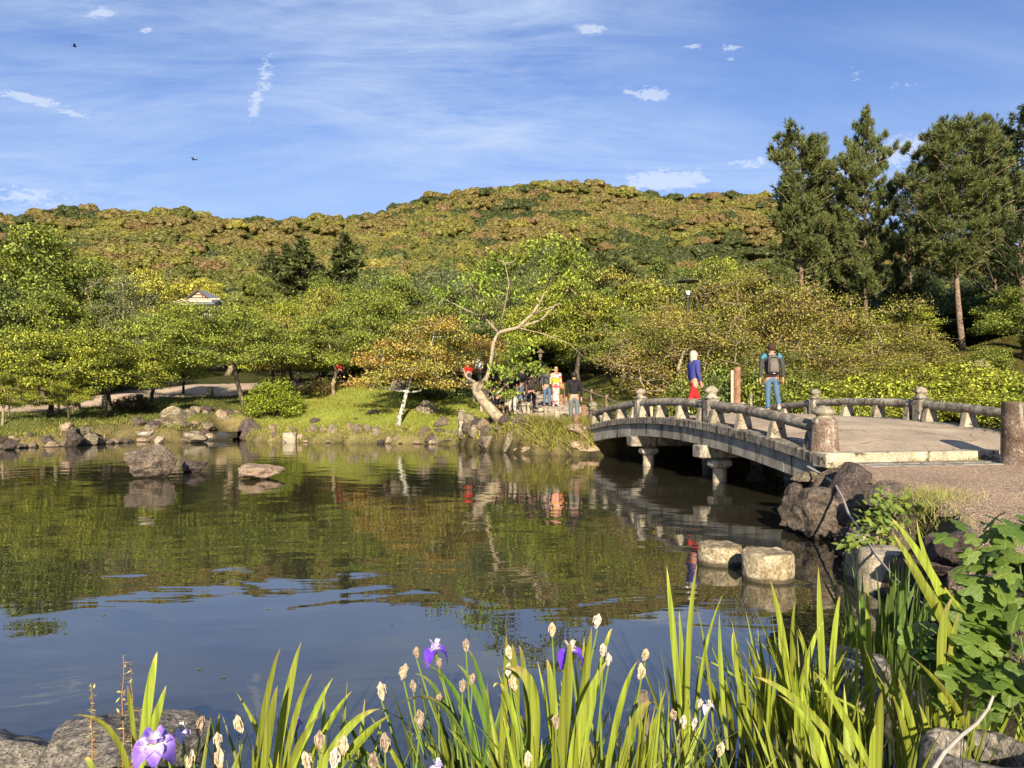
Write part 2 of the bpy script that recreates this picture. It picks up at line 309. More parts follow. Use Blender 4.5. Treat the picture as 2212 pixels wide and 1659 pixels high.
# pond water
m, nt, b, out = new_mat('pond_water'); WATER = m
t = N(nt, 'ShaderNodeNewGeometry').outputs['Position']
w1 = noise_(nt, mapping(nt, t, (0.7, 0.95, 1)), 0.95, 2, 0.4, 0.9)
w2 = noise_(nt, mapping(nt, t, (0.7, 2.0, 1), (0, 0, 0.12)), 3.0, 2, 0.4, 0.3)
w3 = noise_(nt, mapping(nt, t, (0.35, 2.6, 1), (0, 0, -0.05)), 5.0, 1, 0.4)
calm = ramp(nt, noise_(nt, t, 0.17, 2, 0.5), [(0.40, 0.1), (0.62, 1.0)])
h = math_(nt, 'ADD', math_(nt, 'MULTIPLY', w1, 1.0), math_(nt, 'MULTIPLY', math_(nt, 'MULTIPLY', w2, calm), 0.13))
sy = N(nt, 'ShaderNodeSeparateXYZ'); nt.links.new(t, sy.inputs[0])
farm = N(nt, 'ShaderNodeMapRange'); nt.links.new(sy.outputs[1], farm.inputs[0])
for i, v in enumerate((3.5, 15, 0.0, 1.0)): farm.inputs[i+1].default_value = v
h = math_(nt, 'ADD', h, math_(nt, 'MULTIPLY', math_(nt, 'MULTIPLY', w3, farm.outputs[0]), 0.10))
wv = N(nt, 'ShaderNodeTexWave', wave_type='RINGS', rings_direction='SPHERICAL'); wv.inputs['Scale'].default_value = 0.42; wv.inputs['Distortion'].default_value = 1.2; wv.inputs['Detail'].default_value = 1
nt.links.new(mapping(nt, t, (1, 1, 1), (0, 0, 0), (5.5, -16.0, 0)), wv.inputs['Vector'])
h = math_(nt, 'ADD', h, math_(nt, 'MULTIPLY', wv.outputs['Fac'], 0.10))
bump(nt, b, h, 1.0, 0.0095)
b.inputs['Base Color'].default_value = (0.027, 0.024, 0.014, 1); b.inputs['Roughness'].default_value = 0.0; b.inputs['IOR'].default_value = 1.95

# ------------------------------------------------------------------ terrain
SHORE = [(-34, 4.2), (-18, 2.6), (-8, 2.2), (-3, 2.1), (-1, 1.9), (0.8, 1.9), (2.2, 2.2), (3.0, 3.2), (3.3, 4.8), (3.45, 6.4), (4.15, 7.8), (4.35, 9.6), (4.55, 11.2), (4.9, 12.4), (5.3, 13.2),
         (8, 13.9), (11.6, 14.6), (13.2, 17), (13.0, 21), (11.4, 24.2), (7, 24.9), (3.6, 25.1), (2.6, 24.6), (1.4, 25.3), (0.1, 26.0), (-0.6, 27.0), (-1.2, 28.2), (-2.3, 30.8), (-3.8, 31.4), (-6.1, 31.7), (-9.4, 32.4), (-11.6, 33.4), (-12.6, 36.0), (-13.6, 36.0),
         (-14.3, 33.0), (-15.8, 33.0), (-17.4, 32.0), (-17.2, 30.2), (-18.5, 28.9), (-19.5, 27.6), (-26, 24), (-33, 16)]
SH = np.array(SHORE)
def shore_sd(x, y):        # > 0 on land, metres to the water's edge
    x = np.asarray(x, float); y = np.asarray(y, float)
    best = np.full(x.shape, 1e9); inside = np.zeros(x.shape, bool); n = len(SH)
    for i in range(n):
        ax, ay = SH[i]; bx, by = SH[(i+1) % n]; dx, dy = bx-ax, by-ay
        t_ = np.clip(((x-ax)*dx+(y-ay)*dy)/(dx*dx+dy*dy), 0, 1)
        best = np.minimum(best, np.hypot(x-ax-t_*dx, y-ay-t_*dy))
        cr = ((ay > y) != (by > y)) & (x < (bx-ax)*(y-ay)/((by-ay) if by != ay else 1e-9)+ax)
        inside ^= cr
    return np.where(inside, -best, best)
CP = np.array([  # x, y, land height
 (1.3, 25.7, .98), (0.4, 26.3, 1.0), (2.4, 25.3, .9), (0.9, 27.2, 1.08), (-0.2, 27.2, .95), (0.3, 30.5, 1.2), (0.5, 29, 1.12), (-1.0, 28.8, .7),
 (-0, 0, .42), (-6, 0, .4), (-20, -2, .5), (4, 2, .55), (0, -8, .5), (8, -6, .7), (-30, 2, .4), (4.6, 5, .68), (4.3, 6.5, .7), (5, 8, .75), (5, 10, .77), (5.6, 12, .77), (8, 12, .77), (11, 12, .8), (8, 7, .77), (14, 8, .85), (16, 13, .95), (11.5, 13.4, .85), (5.5, 13.4, .8),
 (3.5, 25.8, .8), (2.6, 26, .95), (5, 26.4, .9), (8, 26.4, .9), (12, 26, 1.0), (1.5, 25.9, .8), (1.0, 26.5, .95), (1.8, 28, 1.12), (2.6, 32, 1.52), (1.2, 32, 1.45), (.2, 30, 1.1), (-1, 30, .9), (0, 34, 1.5), (1.5, 38, 2.0), (-1, 42, 2.35), (-2.5, 46, 2.8), (2, 45, 2.7), (4.5, 30, 1.3),
 (5, 33, 2.2), (7, 36, 2.7), (7, 41, 3.3), (10, 32, 1.9), (13, 30, 1.8), (15.5, 28, 1.9), (14.8, 24, 1.2), (15.5, 20, 1.0), (17, 16, 1.0), (20, 33, 3.05), (21, 36, 4.1), (18, 32, 2.4), (25, 30, 3.4), (30, 40, 5.5), (22, 24, 1.8), (20, 42, 4.8), (14, 40, 3.6), (26, 18, 1.4),
 (-2.2, 31.6, .35), (-3.6, 32.2, .45), (-6, 32.6, .55), (-9.2, 33.3, .45), (-11, 34.4, .5), (-2, 34, 1.1), (-5, 35.5, 1.35), (-8, 36.5, 1.6), (-5, 38.5, 2.2), (-8, 40.5, 2.45), (-4, 41, 2.5), (-10.5, 38, 1.8), (-3, 37.5, 1.7), (-11.2, 37, 1.0), (-9, 45, 2.7), (-5, 46, 2.8),
 (-13.2, 37.5, 1.1), (-13, 40, 1.8), (-15, 34.2, .6), (-15, 36.5, 1.25), (-18, 33, .75), (-17, 36, 1.0), (-19.5, 30, .45), (-20, 33, 1.0), (-23.4, 36, 1.2), (-20, 44, 2.1), (-18.2, 50, 2.6), (-20, 38, 1.4), (-24, 30, .6), (-16, 42, 1.9), (-28, 40, 1.8), (-35, 28, .9), (-35, 40, 2), (-13, 46, 2.5), (-12, 52, 2.9), (-30, 52, 3.0)])
SKYX = [-1500, -300, 0, 100, 200, 300, 400, 500, 600, 700, 820, 880, 930, 1000, 1060, 1120, 1200, 1270, 1340, 1400, 1450, 1560, 1640, 1750, 1900, 2212, 3600]
SKYY = [600, 490, 482, 470, 466, 475, 474, 486, 487, 484, 480, 452, 434, 422, 422, 413, 405, 408, 419, 430, 440, 430, 432, 470, 520, 570, 640]
RX = [-1500, 0, 700, 900, 1200, 1500, 1700, 3600]; RR = [380, 430, 450, 500, 560, 640, 620, 400]
def hill_h(x, y):
    r = np.hypot(x, y); yy = np.maximum(y, 1e-3); xd = np.where(y > 1e-3, 1106+F*x/yy, np.where(x > 0, 3600, -1500)); xd = np.clip(xd, -1500, 3600)
    e1 = (860-np.interp(xd, SKYX, SKYY))/F; Rr = np.interp(xd, RX, RR)
    cosf = np.where(y > 1e-3, yy/np.maximum(r, 1e-3), 0.3)
    d = r*np.maximum(cosf, 0.3)                  # depth along the view axis
    e0 = 0.055
    tt = np.clip((d-105)/(Rr-105), 0, 1)
    e = e0+(e1-e0)*np.power(tt, 0.78)
    hn = EYE+e*d
    near = 3.0+(EYE+e0*105-3.0)*np.clip((d-50)/55, 0, 1)
    h = np.where(d < 105, near, hn)
    und = 5.0*np.sin(x*0.028+1.3)*np.sin(y*0.021+x*0.006)+3.5*np.sin(x*0.055+y*0.013)
    h = h+und*smooth01((d-130)/120)*smooth01((Rr-d)/60+0.0)
    over = np.clip(d-Rr, 0, None); h = h-over*0.35
    return np.maximum(h, 1.0)
def ground_h(x, y):
    x = np.asarray(x, float); y = np.asarray(y, float)
    num = np.zeros(x.shape); den = np.zeros(x.shape)
    for cx, cy, cz in CP:
        w = 1.0/(((x-cx)**2+(y-cy)**2)+0.6)**1.9; num += w*cz; den += w
    L = num/den
    L = L+0.05*np.sin(x*1.7+y*0.6)*np.sin(y*1.3-x*0.4)*np.clip((y-20)/10, 0, 1)
    r = np.hypot(x, y); k = smooth01((r-50)/18); L = L*(1-k)+hill_h(x, y)*k
    sd = shore_sd(x, y)
    return np.where(r > 60, L, -0.75+(L+0.75)*smooth01((sd+0.45)/0.85))
def gh(x, y): return float(ground_h(np.array([x]), np.array([y]))[0])
def grid_mesh(name, xs, ys, colf=None):
    X, Y = np.meshgrid(xs, ys); Z = ground_h(X, Y); nx, ny = len(xs), len(ys)
    V = np.stack([X.ravel(), Y.ravel(), Z.ravel()], 1)
    i = np.arange(ny-1)[:, None]*nx+np.arange(nx-1)[None, :]
    Fq = np.stack([i, i+1, i+nx+1, i+nx], -1).reshape(-1, 4)
    return V, Fq
xs = np.concatenate([np.linspace(-700, -44, 60)[:-1], np.arange(-44, 34, 0.33), np.linspace(34, 700, 60)])
ys = np.concatenate([np.linspace(-200, -10, 12)[:-1], np.arange(-10, 62, 0.33), np.linspace(62, 1100, 130)])
V, Fq = grid_mesh('ground', xs, ys)
def gcol(x, y):
    n = len(x); c = np.tile(np.array([0.085, 0.095, 0.022, 1.0]), (n, 1))       # lawn green
    def put(mask, col, k=1.0):
        mask = np.clip(mask, 0, 1)[:, None]*k; c[:, :3] = c[:, :3]*(1-mask)+np.array(col)*mask
    put(smooth01((y-44)/6), (0.05, 0.055, 0.018))
    put(smooth01(1-np.hypot((x+6)/6.5, (y-36)/6.5)+0.5), (0.17, 0.20, 0.035))
    put(smooth01((x-4)/2)*smooth01((y-26)/2), (0.075, 0.065, 0.016))
    put(smooth01((10-y)/3), (0.09, 0.075, 0.045))
    sd = shore_sd(x, y)
    put(smooth01(1-(sd-0.1)/0.9)*smooth01((y-15)/3), (0.16, 0.125, 0.06), 0.8)
    put((sd < 0.05).astype(float), (0.035, 0.03, 0.015))
    put(smooth01((np.hypot(x, y)-95)/25), (0.05, 0.055, 0.015))
    return c
me = mesh_np('ground', V, Fq, True, {'gcol': ('POINT', gcol(V[:, 0], V[:, 1]))})
struct(obj('ground', me, GROUND))
def in_poly(x, y, poly):
    ins = np.zeros(x.shape, bool); n = len(poly)
    for i in range(n):
        ax, ay = poly[i]; bx, by = poly[(i+1) % n]
        ins ^= ((ay > y) != (by > y)) & (x < (bx-ax)*(y-ay)/((by-ay) if by != ay else 1e-9)+ax)
    return ins
def sheet(name, poly, step, off, mat_, minsd=0.0):
    P = np.array(poly); xs = np.arange(P[:, 0].min(), P[:, 0].max()+step, step); ys = np.arange(P[:, 1].min(), P[:, 1].max()+step, step)
    V, Fq = grid_mesh(name, xs, ys); V[:, 2] += off
    c = V[Fq].mean(1); keep = in_poly(c[:, 0], c[:, 1], poly) & (shore_sd(c[:, 0], c[:, 1]) > minsd)
    Fq = Fq[keep]; u, inv = np.unique(Fq, return_inverse=True)
    return struct(obj(name, mesh_np(name, V[u], inv.reshape(-1, 4).astype(np.int32), True), mat_))
sheet('gravel_path', [(2.9, 1), (3.6, 4.5), (3.75, 6.4), (4.4, 7.7), (4.6, 9.5), (4.85, 11), (5.3, 13.2), (9, 13.8), (12.2, 13.9), (20, 12.5), (26, 8), (20, -4), (4, -6)], 0.08, 0.02, GRAVEL, 0.28)
sheet('bank_path', [(-40, 26), (-24.5, 34.3), (-21.5, 38.6), (-17.5, 43), (-13.5, 47.5), (-6, 50), (-6, 56), (-16, 57), (-22, 53), (-25, 46), (-29, 40), (-40, 32)], 0.3, 0.03, PATH)
# water sheet
wm = MB(); wm.add([(-60, -3, 0), (30, -3, 0), (30, 40, 0), (-60, 40, 0)], [(0, 1, 2, 3)])
struct(obj('pond_water', wm, WATER))
# ------------------------------------------------------------------ foliage tools
def unit(v): return v/np.maximum(np.linalg.norm(v, axis=-1, keepdims=True), 1e-9)
def cards(C, L, Wd, rng, up=0.5, out=None, outk=0.0, fold=0.12):
    n = len(C); nr = unit(rng.normal(size=(n, 3)))+np.array([0, 0, up])
    if out is not None: nr = nr+out*outk
    nr = unit(nr); tv = unit(np.cross(nr, rng.normal(size=(n, 3)))); bv = np.cross(nr, tv)
    L = np.broadcast_to(L, (n,))*rng.uniform(0.7, 1.3, n); Wd = np.broadcast_to(Wd, (n,))*rng.uniform(0.7, 1.3, n)
    a = C-tv*(L/2)[:, None]; c = C+tv*(L/2)[:, None]
    b_ = C+bv*(Wd/2)[:, None]+nr*(Wd*fold)[:, None]-tv*(L*0.08)[:, None]; d = C-bv*(Wd/2)[:, None]+nr*(Wd*fold)[:, None]-tv*(L*0.08)[:, None]
    return np.stack([a, b_, c, d], 1).reshape(-1, 3), np.arange(4*n).reshape(n, 4)
def ell_points(n, rng, inner=0.55, top=0.0):
    v = unit(rng.normal(size=(n, 3)))
    if top: v[:, 2] = np.where(v[:, 2] < 0, v[:, 2]*(1-top), v[:, 2])
    return v*(inner+(1-inner)*rng.random((n, 1))**0.5), v
def crown_mesh(name, clumps, per, L, Wd, seed, up=0.5, inner=0.5, top=0.4, outk=0.5, jitter=0.25):
    """clumps: (x,y,z,rx,ry,rz); leaf cards in the shell of every clump"""
    rng = np.random.default_rng(seed); Vs = []; rnd = []; cl = []; k = 0
    for (x, y, z, rx, ry, rz) in clumps:
        n = int(per*(rx*ry)**0.9); 
        if n < 4: n = 4
        p, d = ell_points(n, rng, inner, top)
        p = p*(1+rng.normal(size=(n, 1))*jitter*0.5)
        C = np.array([x, y, z])+p*np.array([rx, ry, rz])
        v, _ = cards(C, L, Wd, rng, up, d, outk); Vs.append(v); rnd.append(rng.random(n)); cl.append(np.full(n, rng.random())*0.7+rng.random(n)*0.3)
    V = np.concatenate(Vs); Fq = np.arange(len(V)).reshape(-1, 4)
    return mesh_np(name, V, Fq, False, {'rnd': ('FACE', np.concatenate(rnd)), 'clump': ('FACE', np.concatenate(cl))})
def bez(a, b, rise, n=6, wob=0.0, rng=None):
    a, b = Vector(a), Vector(b); m_ = (a+b)/2+Vector((0, 0, rise)); out_ = []
    for i in range(n+1):
        t_ = i/n; p = a*(1-t_)**2+m_*2*t_*(1-t_)+b*t_*t_
        if rng is not None and 0 < i < n: p = p+Vector(rng.normal(size=3))*wob
        out_.append(p)
    return out_
def limb_mesh(name, trunk, tr, clumps, seed, twig=0.012, n=7, limb_k=0.42, twigs=2, wob=0.06):
    """trunk: list of points; a limb runs from the trunk to each clump"""
    rng = np.random.default_rng(seed+77); mb = MB(); T = [Vector(p) for p in trunk]
    rad = [tr*(1-0.62*i/(len(T)-1)) for i in range(len(T))]; rad[0] *= 1.25
    mb.tube(T, rad, 9)
    order = sorted(clumps, key=lambda c: c[0]**2+c[1]**2+c[2]**2); limbs = []
    for c in order:
        tgt = Vector(c[:3]); cand = [(T[i], rad[i]) for i in range(len(T)//2, len(T))]+limbs
        best = None
        for p, r_ in cand:
            dz = tgt.z-p.z; d = (tgt-p).length+(0 if dz > -0.15 else 2.0*abs(dz))
            if best is None or d < best[0]: best = (d, p, r_)
        _, p, r_ = best; r0 = max(min(r_*0.75, tr*limb_k), twig*1.6)
        pts = bez(p, tgt, -0.08*(tgt-p).length if tgt.z > p.z else 0.1, 5, wob*(tgt-p).length*0.5, rng)
        rr = [r0+(twig*1.3-r0)*i/5 for i in range(6)]; mb.tube(pts, rr, 6, cap=False)
        limbs += [(pts[3], rr[3]), (pts[5], rr[5])]
        for k in range(twigs):
            e = tgt+Vector((rng.normal()*c[3]*0.6, rng.normal()*c[4]*0.6, rng.normal()*c[5]*0.4)); mb.tube(bez(pts[4], e, 0.03, 3, 0.02, rng), [twig*1.2, twig, twig*0.8, twig*0.5], 4, cap=False)
    return mb.mesh(name, True)
def make_tree(name, label, cat, crown, limb, bark, col, alt, loc, rz=0.0, scale=1.0, group=None, extra=None):
    t_ = thing(name, label, cat, loc, rz, group); t_.scale = (scale,)*3 if isinstance(scale, (int, float)) else scale
    o = obj('crown', crown, LEAF, t_); tint(o, col, tuple(v*0.78 for v in alt))
    if limb is not None:
        if bark is not None and len(limb.materials) == 0: limb.materials.append(bark)
        o2 = obj('trunk', limb, bark, t_)
        if bark is not None: o2.material_slots[0].link = 'OBJECT'; o2.material_slots[0].material = bark
    return t_
def dome_clumps(n, w, d, z0, z1, rc, rz, seed, flat=1.0, hollow=0.35, asym=0.0):
    rng = np.random.default_rng(seed); out_ = []; tries = 0
    while len(out_) < n and tries < n*60:
        tries += 1
        u = rng.uniform(-1, 1, 2); h_ = rng.random()
        if u[0]**2+u[1]**2 > 1: continue
        rr = math.hypot(*u); lim = math.sqrt(max(0, 1-(h_*0.98)**2.2)); low = 0.25+0.0*h_
        if rr > lim or (rr < lim*hollow and h_ < 0.7): continue
        p = (u[0]*w/2+asym*h_, u[1]*d/2, z0+(z1-z0)*h_)
        s_ = rng.uniform(0.65, 1.25)
        if any((p[0]-q[0])**2/(rc*0.9)**2+(p[1]-q[1])**2/(rc*0.9)**2+(p[2]-q[2])**2/(rz*1.2)**2 < 0.85 for q in out_): continue
        out_.append((p[0], p[1], p[2], rc*s_, rc*s_*rng.uniform(0.8, 1.2), rz*s_*flat))
    return out_
# --- tree kinds (mesh data shared between copies); all are built about 1 trunk foot at the origin
MAPLE = []
for s_ in range(4):
    c = dome_clumps(40, 5.8, 4.6, 1.45, 3.8, 0.66, 0.28, 10+s_, asym=[0.3, -0.5, 0.1, 0.6][s_])
    tr_ = [(0, 0, -0.2), (0.08, 0.05, 0.5), ([0.2, -0.25, 0.1, -0.15][s_], 0.1, 1.1), ([0.05, -0.5, 0.3, 0.1][s_], 0.0, 1.8), ([0.1, -0.4, 0.2, 0.3][s_], 0.1, 2.6)]
    MAPLE.append((crown_mesh('maple_crown', c, 900, 0.092, 0.066, 100+s_, up=0.6, inner=0.15, top=0.3, outk=0.3, jitter=0.7), limb_mesh('maple_trunk', tr_, 0.13, c, 10+s_)))
BROAD = []
for s_ in range(4):
    c = dome_clumps(44, 7.0, 6.5, 1.8, 7.0, 1.0, 0.62, 30+s_, hollow=0.5)
    BROAD.append((crown_mesh('broadleaf_crown', c, 520, 0.16, 0.11, 130+s_, up=0.5, inner=0.5, top=0.3, outk=0.8), limb_mesh('broadleaf_trunk', [(0, 0, -0.3), (0.1, 0, 1.5), (0, 0.1, 3), (0.2, 0, 5)], 0.2, c, 30+s_)))
CHERRY = []
for s_ in range(3):
    c = dome_clumps(52, 8.0, 6.5, 2.2, 7.2, 0.85, 0.45, 50+s_, hollow=0.2)
    CHERRY.append((crown_mesh('cherry_crown', c, 260, 0.15, 0.07, 150+s_, up=0.2, inner=0.15, top=0.1, outk=0.1, jitter=0.5), limb_mesh('cherry_trunk', [(0, 0, -0.3), (0.25, 0, 1.1), (0.1, 0.1, 2.2), (-0.2, 0, 3.4), (0.1, 0.1, 4.8)], 0.2, c, 50+s_, twig=0.02, limb_k=0.5, twigs=3)))
MYRTLE = []
for s_ in range(3):
    c = dome_clumps(58, 6.6, 5.0, 0.7, 4.9, 0.75, 0.42, 70+s_, hollow=0.3)
    MYRTLE.append((crown_mesh('myrtle_crown', c, 520, 0.09, 0.055, 170+s_, up=0.2, inner=0.2, top=0.1, outk=0.3, jitter=0.5), limb_mesh('myrtle_trunk', [(0, 0, -0.3), (0.15, 0, 0.5), (0.1, 0.1, 1.0), (-0.2, 0, 1.8), (0.1, 0.1, 2.6)], 0.14, c, 70+s_, twig=0.014, limb_k=0.6, twigs=3)))
SHRUB = []
for s_ in range(4):
    c = dome_clumps(26, 2.3, 1.9, 0.15, 1.25, 0.42, 0.32, 90+s_, hollow=0.4)
    SHRUB.append((crown_mesh('shrub_crown', c, 900, 0.085, 0.055, 190+s_, up=0.4, inner=0.4, top=0.3, outk=0.8), limb_mesh('shrub_stems', [(0, 0, -0.1), (0.03, 0, 0.2), (0, 0.02, 0.5), (0, 0, 0.8)], 0.04, c, 90+s_, twig=0.006, twigs=1)))
print('kinds', sum(len(m_.polygons) for m_ in bpy.data.meshes))
# --- pines: whorls of rising branches, every tuft a star of thin needles, pale candles on the tips
def tufts(P, D, rng, nn=12, L=0.26, w=0.022, spread=0.62):
    n = len(P); P = np.repeat(P, nn, 0); D = np.repeat(D, nn, 0)
    d = unit(D+rng.normal(size=D.shape)*spread); s = unit(np.cross(d, rng.normal(size=D.shape)))
    Ln = (L*rng.uniform(0.7, 1.2, len(P)))[:, None]; st = P-D*0.12*rng.random((len(P), 1))
    V = np.stack([st-s*w, st+s*w, st+d*Ln], 1).reshape(-1, 3)
    return V
def pine(seed, H, prof, nbr, dens, L=0.36, trunk_r=0.19, candle=True, lean=0.3, droop=0.1, up_tip=0.25, nn=15, w=0.021):
    rng = np.random.default_rng(seed); tz = np.linspace(-0.3, H, 9)
    trunk = [(lean*math.sin(z/H*2.6), lean*0.5*math.sin(z/H*4), z) for z in tz]
    def tp(z): k = np.interp(z, tz, range(9)); i = int(min(k, 7)); f = k-i; return np.array(trunk[i])*(1-f)+np.array(trunk[i+1])*f
    mb = MB(); mb.tube(trunk, [trunk_r*(1.2-1.08*i/8) for i in range(9)], 9); P = []; D = []
    for b in range(nbr):
        zf = prof[0][0]+(prof[-1][0]-prof[0][0])*((b+rng.random()*0.8)/nbr); ln = np.interp(zf, [p[0] for p in prof], [p[1] for p in prof])*rng.uniform(0.6, 1.15)
        if ln < 0.15: continue
        az = b*2.4+rng.normal()*0.5; dr = np.array([math.cos(az), math.sin(az), 0]); p0 = tp(zf*H)
        n = 7; pts = []
        for i in range(n):
            t_ = i/(n-1); pts.append(p0+dr*ln*t_+np.array([0, 0, ln*(0.28*t_-droop*t_+up_tip*t_*t_)])+rng.normal(size=3)*0.05*ln*t_*0.5)
        mb.tube(pts, [max(0.012, 0.028*ln**0.6*(1-0.8*i/(n-1))+0.01) for i in range(n)], 5, cap=False)
        nt_ = int(dens*ln*ln*0.55+dens*0.9*ln)
        t_ = 0.28+0.72*rng.random(nt_)**0.8; base = np.array(pts)[np.minimum((t_*(n-1)).astype(int), n-2)]
        side = np.cross(dr, [0, 0, 1]); sp = (0.42*ln*(1.05-t_*0.75))[:, None]*(rng.uniform(-1, 1, (nt_, 1)))
        q = base+dr*(t_*0.0)[:, None]+side*sp+np.stack([np.zeros(nt_), np.zeros(nt_), 0.12+np.abs(rng.normal(size=nt_))*0.16+0.10*np.abs(sp[:, 0])], 1)+rng.normal(size=(nt_, 3))*0.07
        P.append(q); D.append(unit(np.array([0, 0, 0.75])+dr*0.55+side*np.sign(sp)*0.25+rng.normal(size=(nt_, 3))*0.25))
    P = np.concatenate(P); D = np.concatenate(D)
    top = np.array([tp(H*(0.93+0.07*k/14))+np.array([0, 0, 0.02*k]) for k in range(15)]); P = np.concatenate([P, top]); D = np.concatenate([D, np.tile([0, 0, 1.0], (15, 1))])
    V = tufts(P, D, rng, nn, L, w); nf = len(V)//3; cl = np.repeat(rng.random(len(P)), nn)
    me = mesh_np('pine_needles', V, np.arange(len(V)).reshape(-1, 3), False, {'rnd': ('FACE', rng.random(nf)), 'clump': ('FACE', cl)})
    cd = MB()
    if candle:
        for k in rng.choice(len(P), min(len(P), 300), False):
            p = Vector(P[k]); d = (Vector(D[k])*0.4+Vector((0, 0, 1))).normalized(); cd.tube([p+d*0.05, p+d*rng.uniform(0.22, 0.42)], [0.014, 0.006], 4)
    return me, mb.mesh('pine_trunk', True), cd.mesh('pine_candles')
PINE = [pine(1, 13.4, [(0.22, 2.0), (0.36, 3.3), (0.55, 2.7), (0.66, 1.9), (0.76, 2.9), (0.9, 2.9), (0.985, 1.7)], 70, 15),
        pine(2, 15.5, [(0.2, 3.0), (0.38, 3.6), (0.6, 3.2), (0.74, 2.7), (0.84, 1.9), (0.92, 1.2), (1.0, 0.3)], 78, 14, lean=0.2),
        pine(3, 14.2, [(0.31, 2.2), (0.42, 3.4), (0.6, 4.3), (0.78, 3.8), (0.9, 2.7), (1.0, 1.3)], 78, 13, lean=0.45)]
CEDAR = [pine(11+k, 12, [(0.04, 3.4), (0.3, 2.7), (0.6, 1.7), (0.85, 0.8), (1.0, 0.1)], 90, 12, L=0.42, candle=False, lean=0.05, droop=0.34, up_tip=0.12, nn=6, w=0.07) for k in range(2)]
DARKP = pine(21, 15, [(0.25, 2.8), (0.5, 4.0), (0.75, 3.6), (0.92, 2.2), (1.0, 0.5)], 70, 11, L=0.3, candle=False, lean=0.6, nn=9, w=0.03)
ROUNDP = pine(31, 7, [(0.25, 2.4), (0.5, 2.9), (0.8, 2.4), (1.0, 1.2)], 60, 22, L=0.4, candle=False, lean=0.2, up_tip=0.1, nn=9, w=0.035)
def put_pine(kind, name, label, cat, x, y, rz, h, H0, col, alt, group=None, wide=1.0, candle=True, bark=None):
    s_ = h/H0; z = gh(x, y); t_ = thing(name, label, cat, (x, y, z-0.05), rz, group); t_.scale = (s_*wide, s_*wide, s_)
    o = obj('crown', kind[0], LEAF, t_); tint(o, col, alt); o2 = obj('trunk', kind[1], bark or BARK_R, t_)
    if len(kind[2].vertices): o3 = obj('shoot', kind[2], PALE_WOOD, t_, label='pale upright shoots on the branch tips'); o3['kind'] = 'stuff'
    return t_
def top_h(xd, ytop, d): return EYE+(860-ytop)/F*d
# leaf colours (albedo)
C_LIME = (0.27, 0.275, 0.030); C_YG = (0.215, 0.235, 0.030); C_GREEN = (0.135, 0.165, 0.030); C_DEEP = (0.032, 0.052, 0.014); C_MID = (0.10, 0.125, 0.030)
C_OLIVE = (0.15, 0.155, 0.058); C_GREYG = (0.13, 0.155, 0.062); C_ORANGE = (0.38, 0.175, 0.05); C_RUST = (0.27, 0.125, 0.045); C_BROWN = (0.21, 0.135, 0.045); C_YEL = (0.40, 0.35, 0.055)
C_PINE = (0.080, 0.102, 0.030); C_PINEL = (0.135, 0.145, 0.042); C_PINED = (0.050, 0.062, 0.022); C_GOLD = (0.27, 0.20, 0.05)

def T(kind, name, label, cat, xd, d, ytop, col, alt, bark=BARK_D, rz=0.0, wide=None, group=None, H0=4.0, zoff=0.0, xoff=0.0):
    """ytop: where the crown's top lies; wide: crown width factor"""
    if H0 == 4.0 and d > 36: ytop -= 14; wide = wide*0.88 if wide else None
    x = WX(xd, d)+xoff; z = gh(x, d); h = top_h(xd, ytop, d)-z; s_ = h/H0; w_ = wide if wide else s_
    return make_tree(name, label, cat, kind[0], kind[1], bark, col, alt, (x, d, z+zoff), rz, (w_, w_, s_), group)
LM = [(0, 'at the left edge'), (75, 'above the leftmost maple'), (150, 'behind the left maples'), (215, 'behind the grey-green cherry'), (300, 'left of the tiled house'), (370, 'just left of the tiled house'), (420, 'below the tiled house'), (490, 'right of the tiled house'), (545, 'above the big azalea'), (590, 'behind the leaning dark trunk'), (640, 'below the cedars'), (690, 'behind the pale-trunked maple'), (745, 'below the tallest cedar'), (790, 'left of the orange maple'), (840, 'above the left side of the orange maple'), (885, 'behind the orange maple'), (930, 'above the orange maple'), (985, 'right of the orange maple'), (1035, 'left of the forked cherry'), (1080, 'behind the forked cherry'), (1130, 'above the forked cherry limbs'), (1175, 'right of the forked cherry'), (1215, 'above the kimono wearer'), (1265, 'above the girl in the hoodie'), (1310, 'above the far bridge end'), (1360, 'left of the street lamp'), (1430, 'beside the street lamp'), (1495, 'behind the street lamp'), (1550, 'right of the street lamp'), (1620, 'left of the pines'), (1680, 'under the leftmost pine'), (1760, 'between the two left pines'), (1850, 'under the pointed pine'), (1925, 'right of the pointed pine'), (1985, 'left of the dense pine'), (2050, 'under the dense pine'), (2100, 'right behind the dense pine trunk'), (2140, 'above the white rock'), (2185, 'close to the right edge'), (2235, 'at the right edge')]
def lm(xd): return min(LM, key=lambda q: abs(q[0]-xd))[1]
def rowname(d): return 'low' if d < 50 else ('in the front row' if d < 62 else ('in the middle row' if d < 80 else 'in the back row'))
# ---- maples and trees round the pond (first belt)
T(MAPLE[0], 'maple_tree', 'low yellow-green maple spreading over the grass at the left edge of the pond', 'tree', 105, 33.5, 700, C_LIME, C_YG, rz=0.3, wide=1.02)
T(MAPLE[1], 'maple_tree', 'yellow-green maple with thin stem just left of the stone cascade', 'tree', 240, 35.5, 725, C_LIME, C_GREEN, rz=2.0, wide=0.95)
T(MAPLE[2], 'maple_tree', 'small lime maple sapling at the far left edge of the left bank', 'tree', 5, 31.5, 800, C_LIME, C_YG, rz=1.0, wide=0.45, bark=BARK_P)
T(MAPLE[3], 'maple_tree', 'green maple beside the tan path behind the cascade rocks', 'tree', 330, 40, 700, C_YG, C_GREEN, rz=4.0, wide=0.95)
T(MAPLE[2], 'maple_tree', 'maple sapling with drooping lime leaves on the left bank lawn', 'tree', 150, 33.2, 812, C_LIME, C_YG, rz=2.6, wide=0.40)
